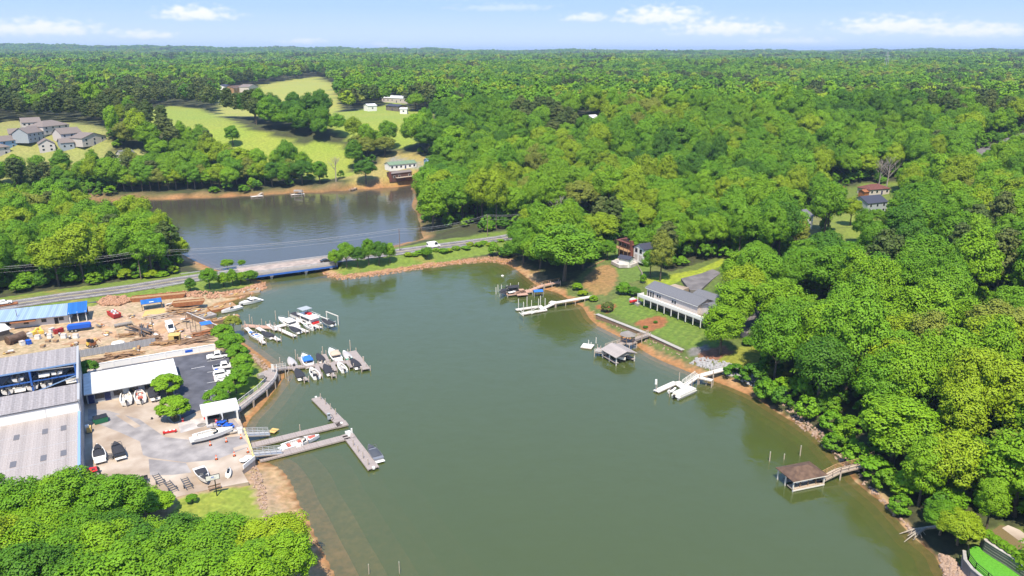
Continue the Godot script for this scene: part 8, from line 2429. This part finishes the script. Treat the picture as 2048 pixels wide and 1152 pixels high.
	# far masts
	for d in [[836, 104, 4200.0, 60.0, "thin radio mast on the horizon left of centre"], [1407, 104, 5200.0, 58.0, "lattice tower on the horizon right of centre"]]:
		var u: float = (d[0] - 1024.0) / FOCAL
		var z: float = -d[2]
		var x: float = u * d[2] * 0.954
		o = thing("radio_mast", d[4], "tower", Vector3(x, height(x, z), z), 0.0, "masts on the horizon")
		var w := 0.7 if d[0] < 1000 else 2.6
		for k in 3:
			var a := TAU * k / 3
			part(o, "leg", MB.new().tube(Vector3(cos(a) * w, 0, sin(a) * w), Vector3(cos(a) * w * 0.5, d[3], sin(a) * w * 0.5), 0.45, 0.35, 5).mesh(), M.galvanised)
		var br := MB.new()
		for k in 10: br.tube(Vector3(w * 0.8, d[3] * k / 10.0, 0), Vector3(-w * 0.5, d[3] * (k + 1) / 10.0, w * 0.6), 0.25, 0.25, 4, false)
		part(o, "bracing", br.mesh(), M.galvanised)
	var pl := at(1767, 168, 20.0)
	pl.y = height(pl.x, pl.z)
	o = thing("pylon", "grey lattice power pylon rising from the forest at right", "pylon", pl, 0.4)
	for sx in [-1.0, 1.0]:
		for sz in [-1.0, 1.0]: part(o, "leg", MB.new().tube(Vector3(sx * 4.5, 0, sz * 4.5), Vector3(sx * 0.8, 44, sz * 0.8), 0.4, 0.3, 5).mesh(), M.galvanised)
	for y in [30.0, 37.0]: part(o, "cross_arm", MB.new().bar(Vector3(-8, y, 0), Vector3(8, y, 0), 0.6, 0.5).mesh(), M.galvanised)
	keep_off.append([Vector2(pl.x, pl.z), 14.0])
	# bare trees
	for d in [[1772, 380, 19.0, "bare pale tree behind the navy-roofed house, taller"], [1756, 378, 16.0, "bare pale tree behind the navy-roofed house, shorter"], [672, 362, 15.0, "tall bare pale trunk on the far shore"], [1120, 455, 15.0, "bare grey tree above the huge round tree"]]:
		var p := on_land(d[0], d[1])
		o = thing("bare_tree", d[3], "tree", p)
		rng.seed = int(d[0])
		var t := MB.new()
		t.tube(Vector3(0, -0.5, 0), Vector3(0.3, d[2] * 0.55, 0), 0.4, 0.25, 7, false)
		t.tube(Vector3(0.3, d[2] * 0.55, 0), Vector3(0, d[2], 0), 0.25, 0.05, 6, false)
		part(o, "trunk", t.mesh(), M.bark_pale)
		var bm := MB.new()
		for k in 18:
			var f := rng.randf_range(0.35, 0.9)
			var a := k * 2.4
			var root := Vector3(0.3 * minf(f / 0.55, 1.0), d[2] * f, 0)
			var l: float = d[2] * (1.0 - f) * 0.5 + 1.5
			var tip := root + Vector3(cos(a) * l, l * 1.1, sin(a) * l)
			bm.tube(root, tip, 0.12, 0.03, 5, false)
			for s in 2: bm.tube(root.lerp(tip, 0.5), root.lerp(tip, 0.5) + Vector3(rng.randf_range(-1, 1), 1.2, rng.randf_range(-1, 1)) * l * 0.4, 0.06, 0.02, 4, false)
		part(o, "branches", bm.mesh(), M.bark_pale)
		keep_off.append([Vector2(p.x, p.z), 5.0])
	# marked single trees across the upper lake
	g = "single trees on the far shore"
	for d in [[732, 366, 16.5, 8.6, 3, "big dark round tree on the far shore left of the cabin"], [770, 312, 15.0, 9.0, 4, "olive spreading tree behind the green-roofed cottage"], [735, 318, 15.0, 8.0, 4, "olive tree behind the big dark round tree"], [466, 292, 15.0, 7.0, 1, "round tree standing in the long meadow"], [545, 372, 16.0, 8.0, 3, "dark tree on the far shore, left of a pair"], [605, 368, 17.0, 9.0, 3, "dark broad tree on the far shore, middle"], [640, 366, 15.0, 7.0, 1, "tree on the far shore beside the bare trunk"], [832, 222, 17.0, 10.0, 0, "bright round tree beside the farm sheds"], [940, 232, 18.0, 10.0, 3, "dark round tree right of the farm meadow"]]:
		tree("shore_tree", d[5], on_land(d[0], d[1]), d[2], d[3], "broad", d[4], g)
	rng.seed = 515
	for k in 20:
		var p := on_land(250 + 17.5 * k + rng.randf_range(-5, 5), 384 - 0.75 * k + rng.randf_range(-5, 0))
		tree("bank_tree", "%s tree in the far shore's belt, %s from the left" % [TONE_WORDS[[0, 2, 5, 1, 4][k % 5]], NTH[k]], p, rng.randf_range(12.0, 19.0), rng.randf_range(6.0, 8.4), "broad", [0, 2, 5, 1, 4][k % 5], "tree belt along the far shore")

func _ready() -> void:
	rng.seed = 1
	build_light()
	materials()
	build_landform()
	build_zones()
	build_ground()
	build_water()
	build_tree_kinds()
	build_road()
	build_marina_ground()
	build_warehouse()
	build_office()
	build_marina_things()
	build_thicket()
	build_marina_docks()
	build_lake_house()
	build_brown_house()
	build_right_docks()
	build_corner_garden()
	build_yard()
	build_far()
	scatter_trees()
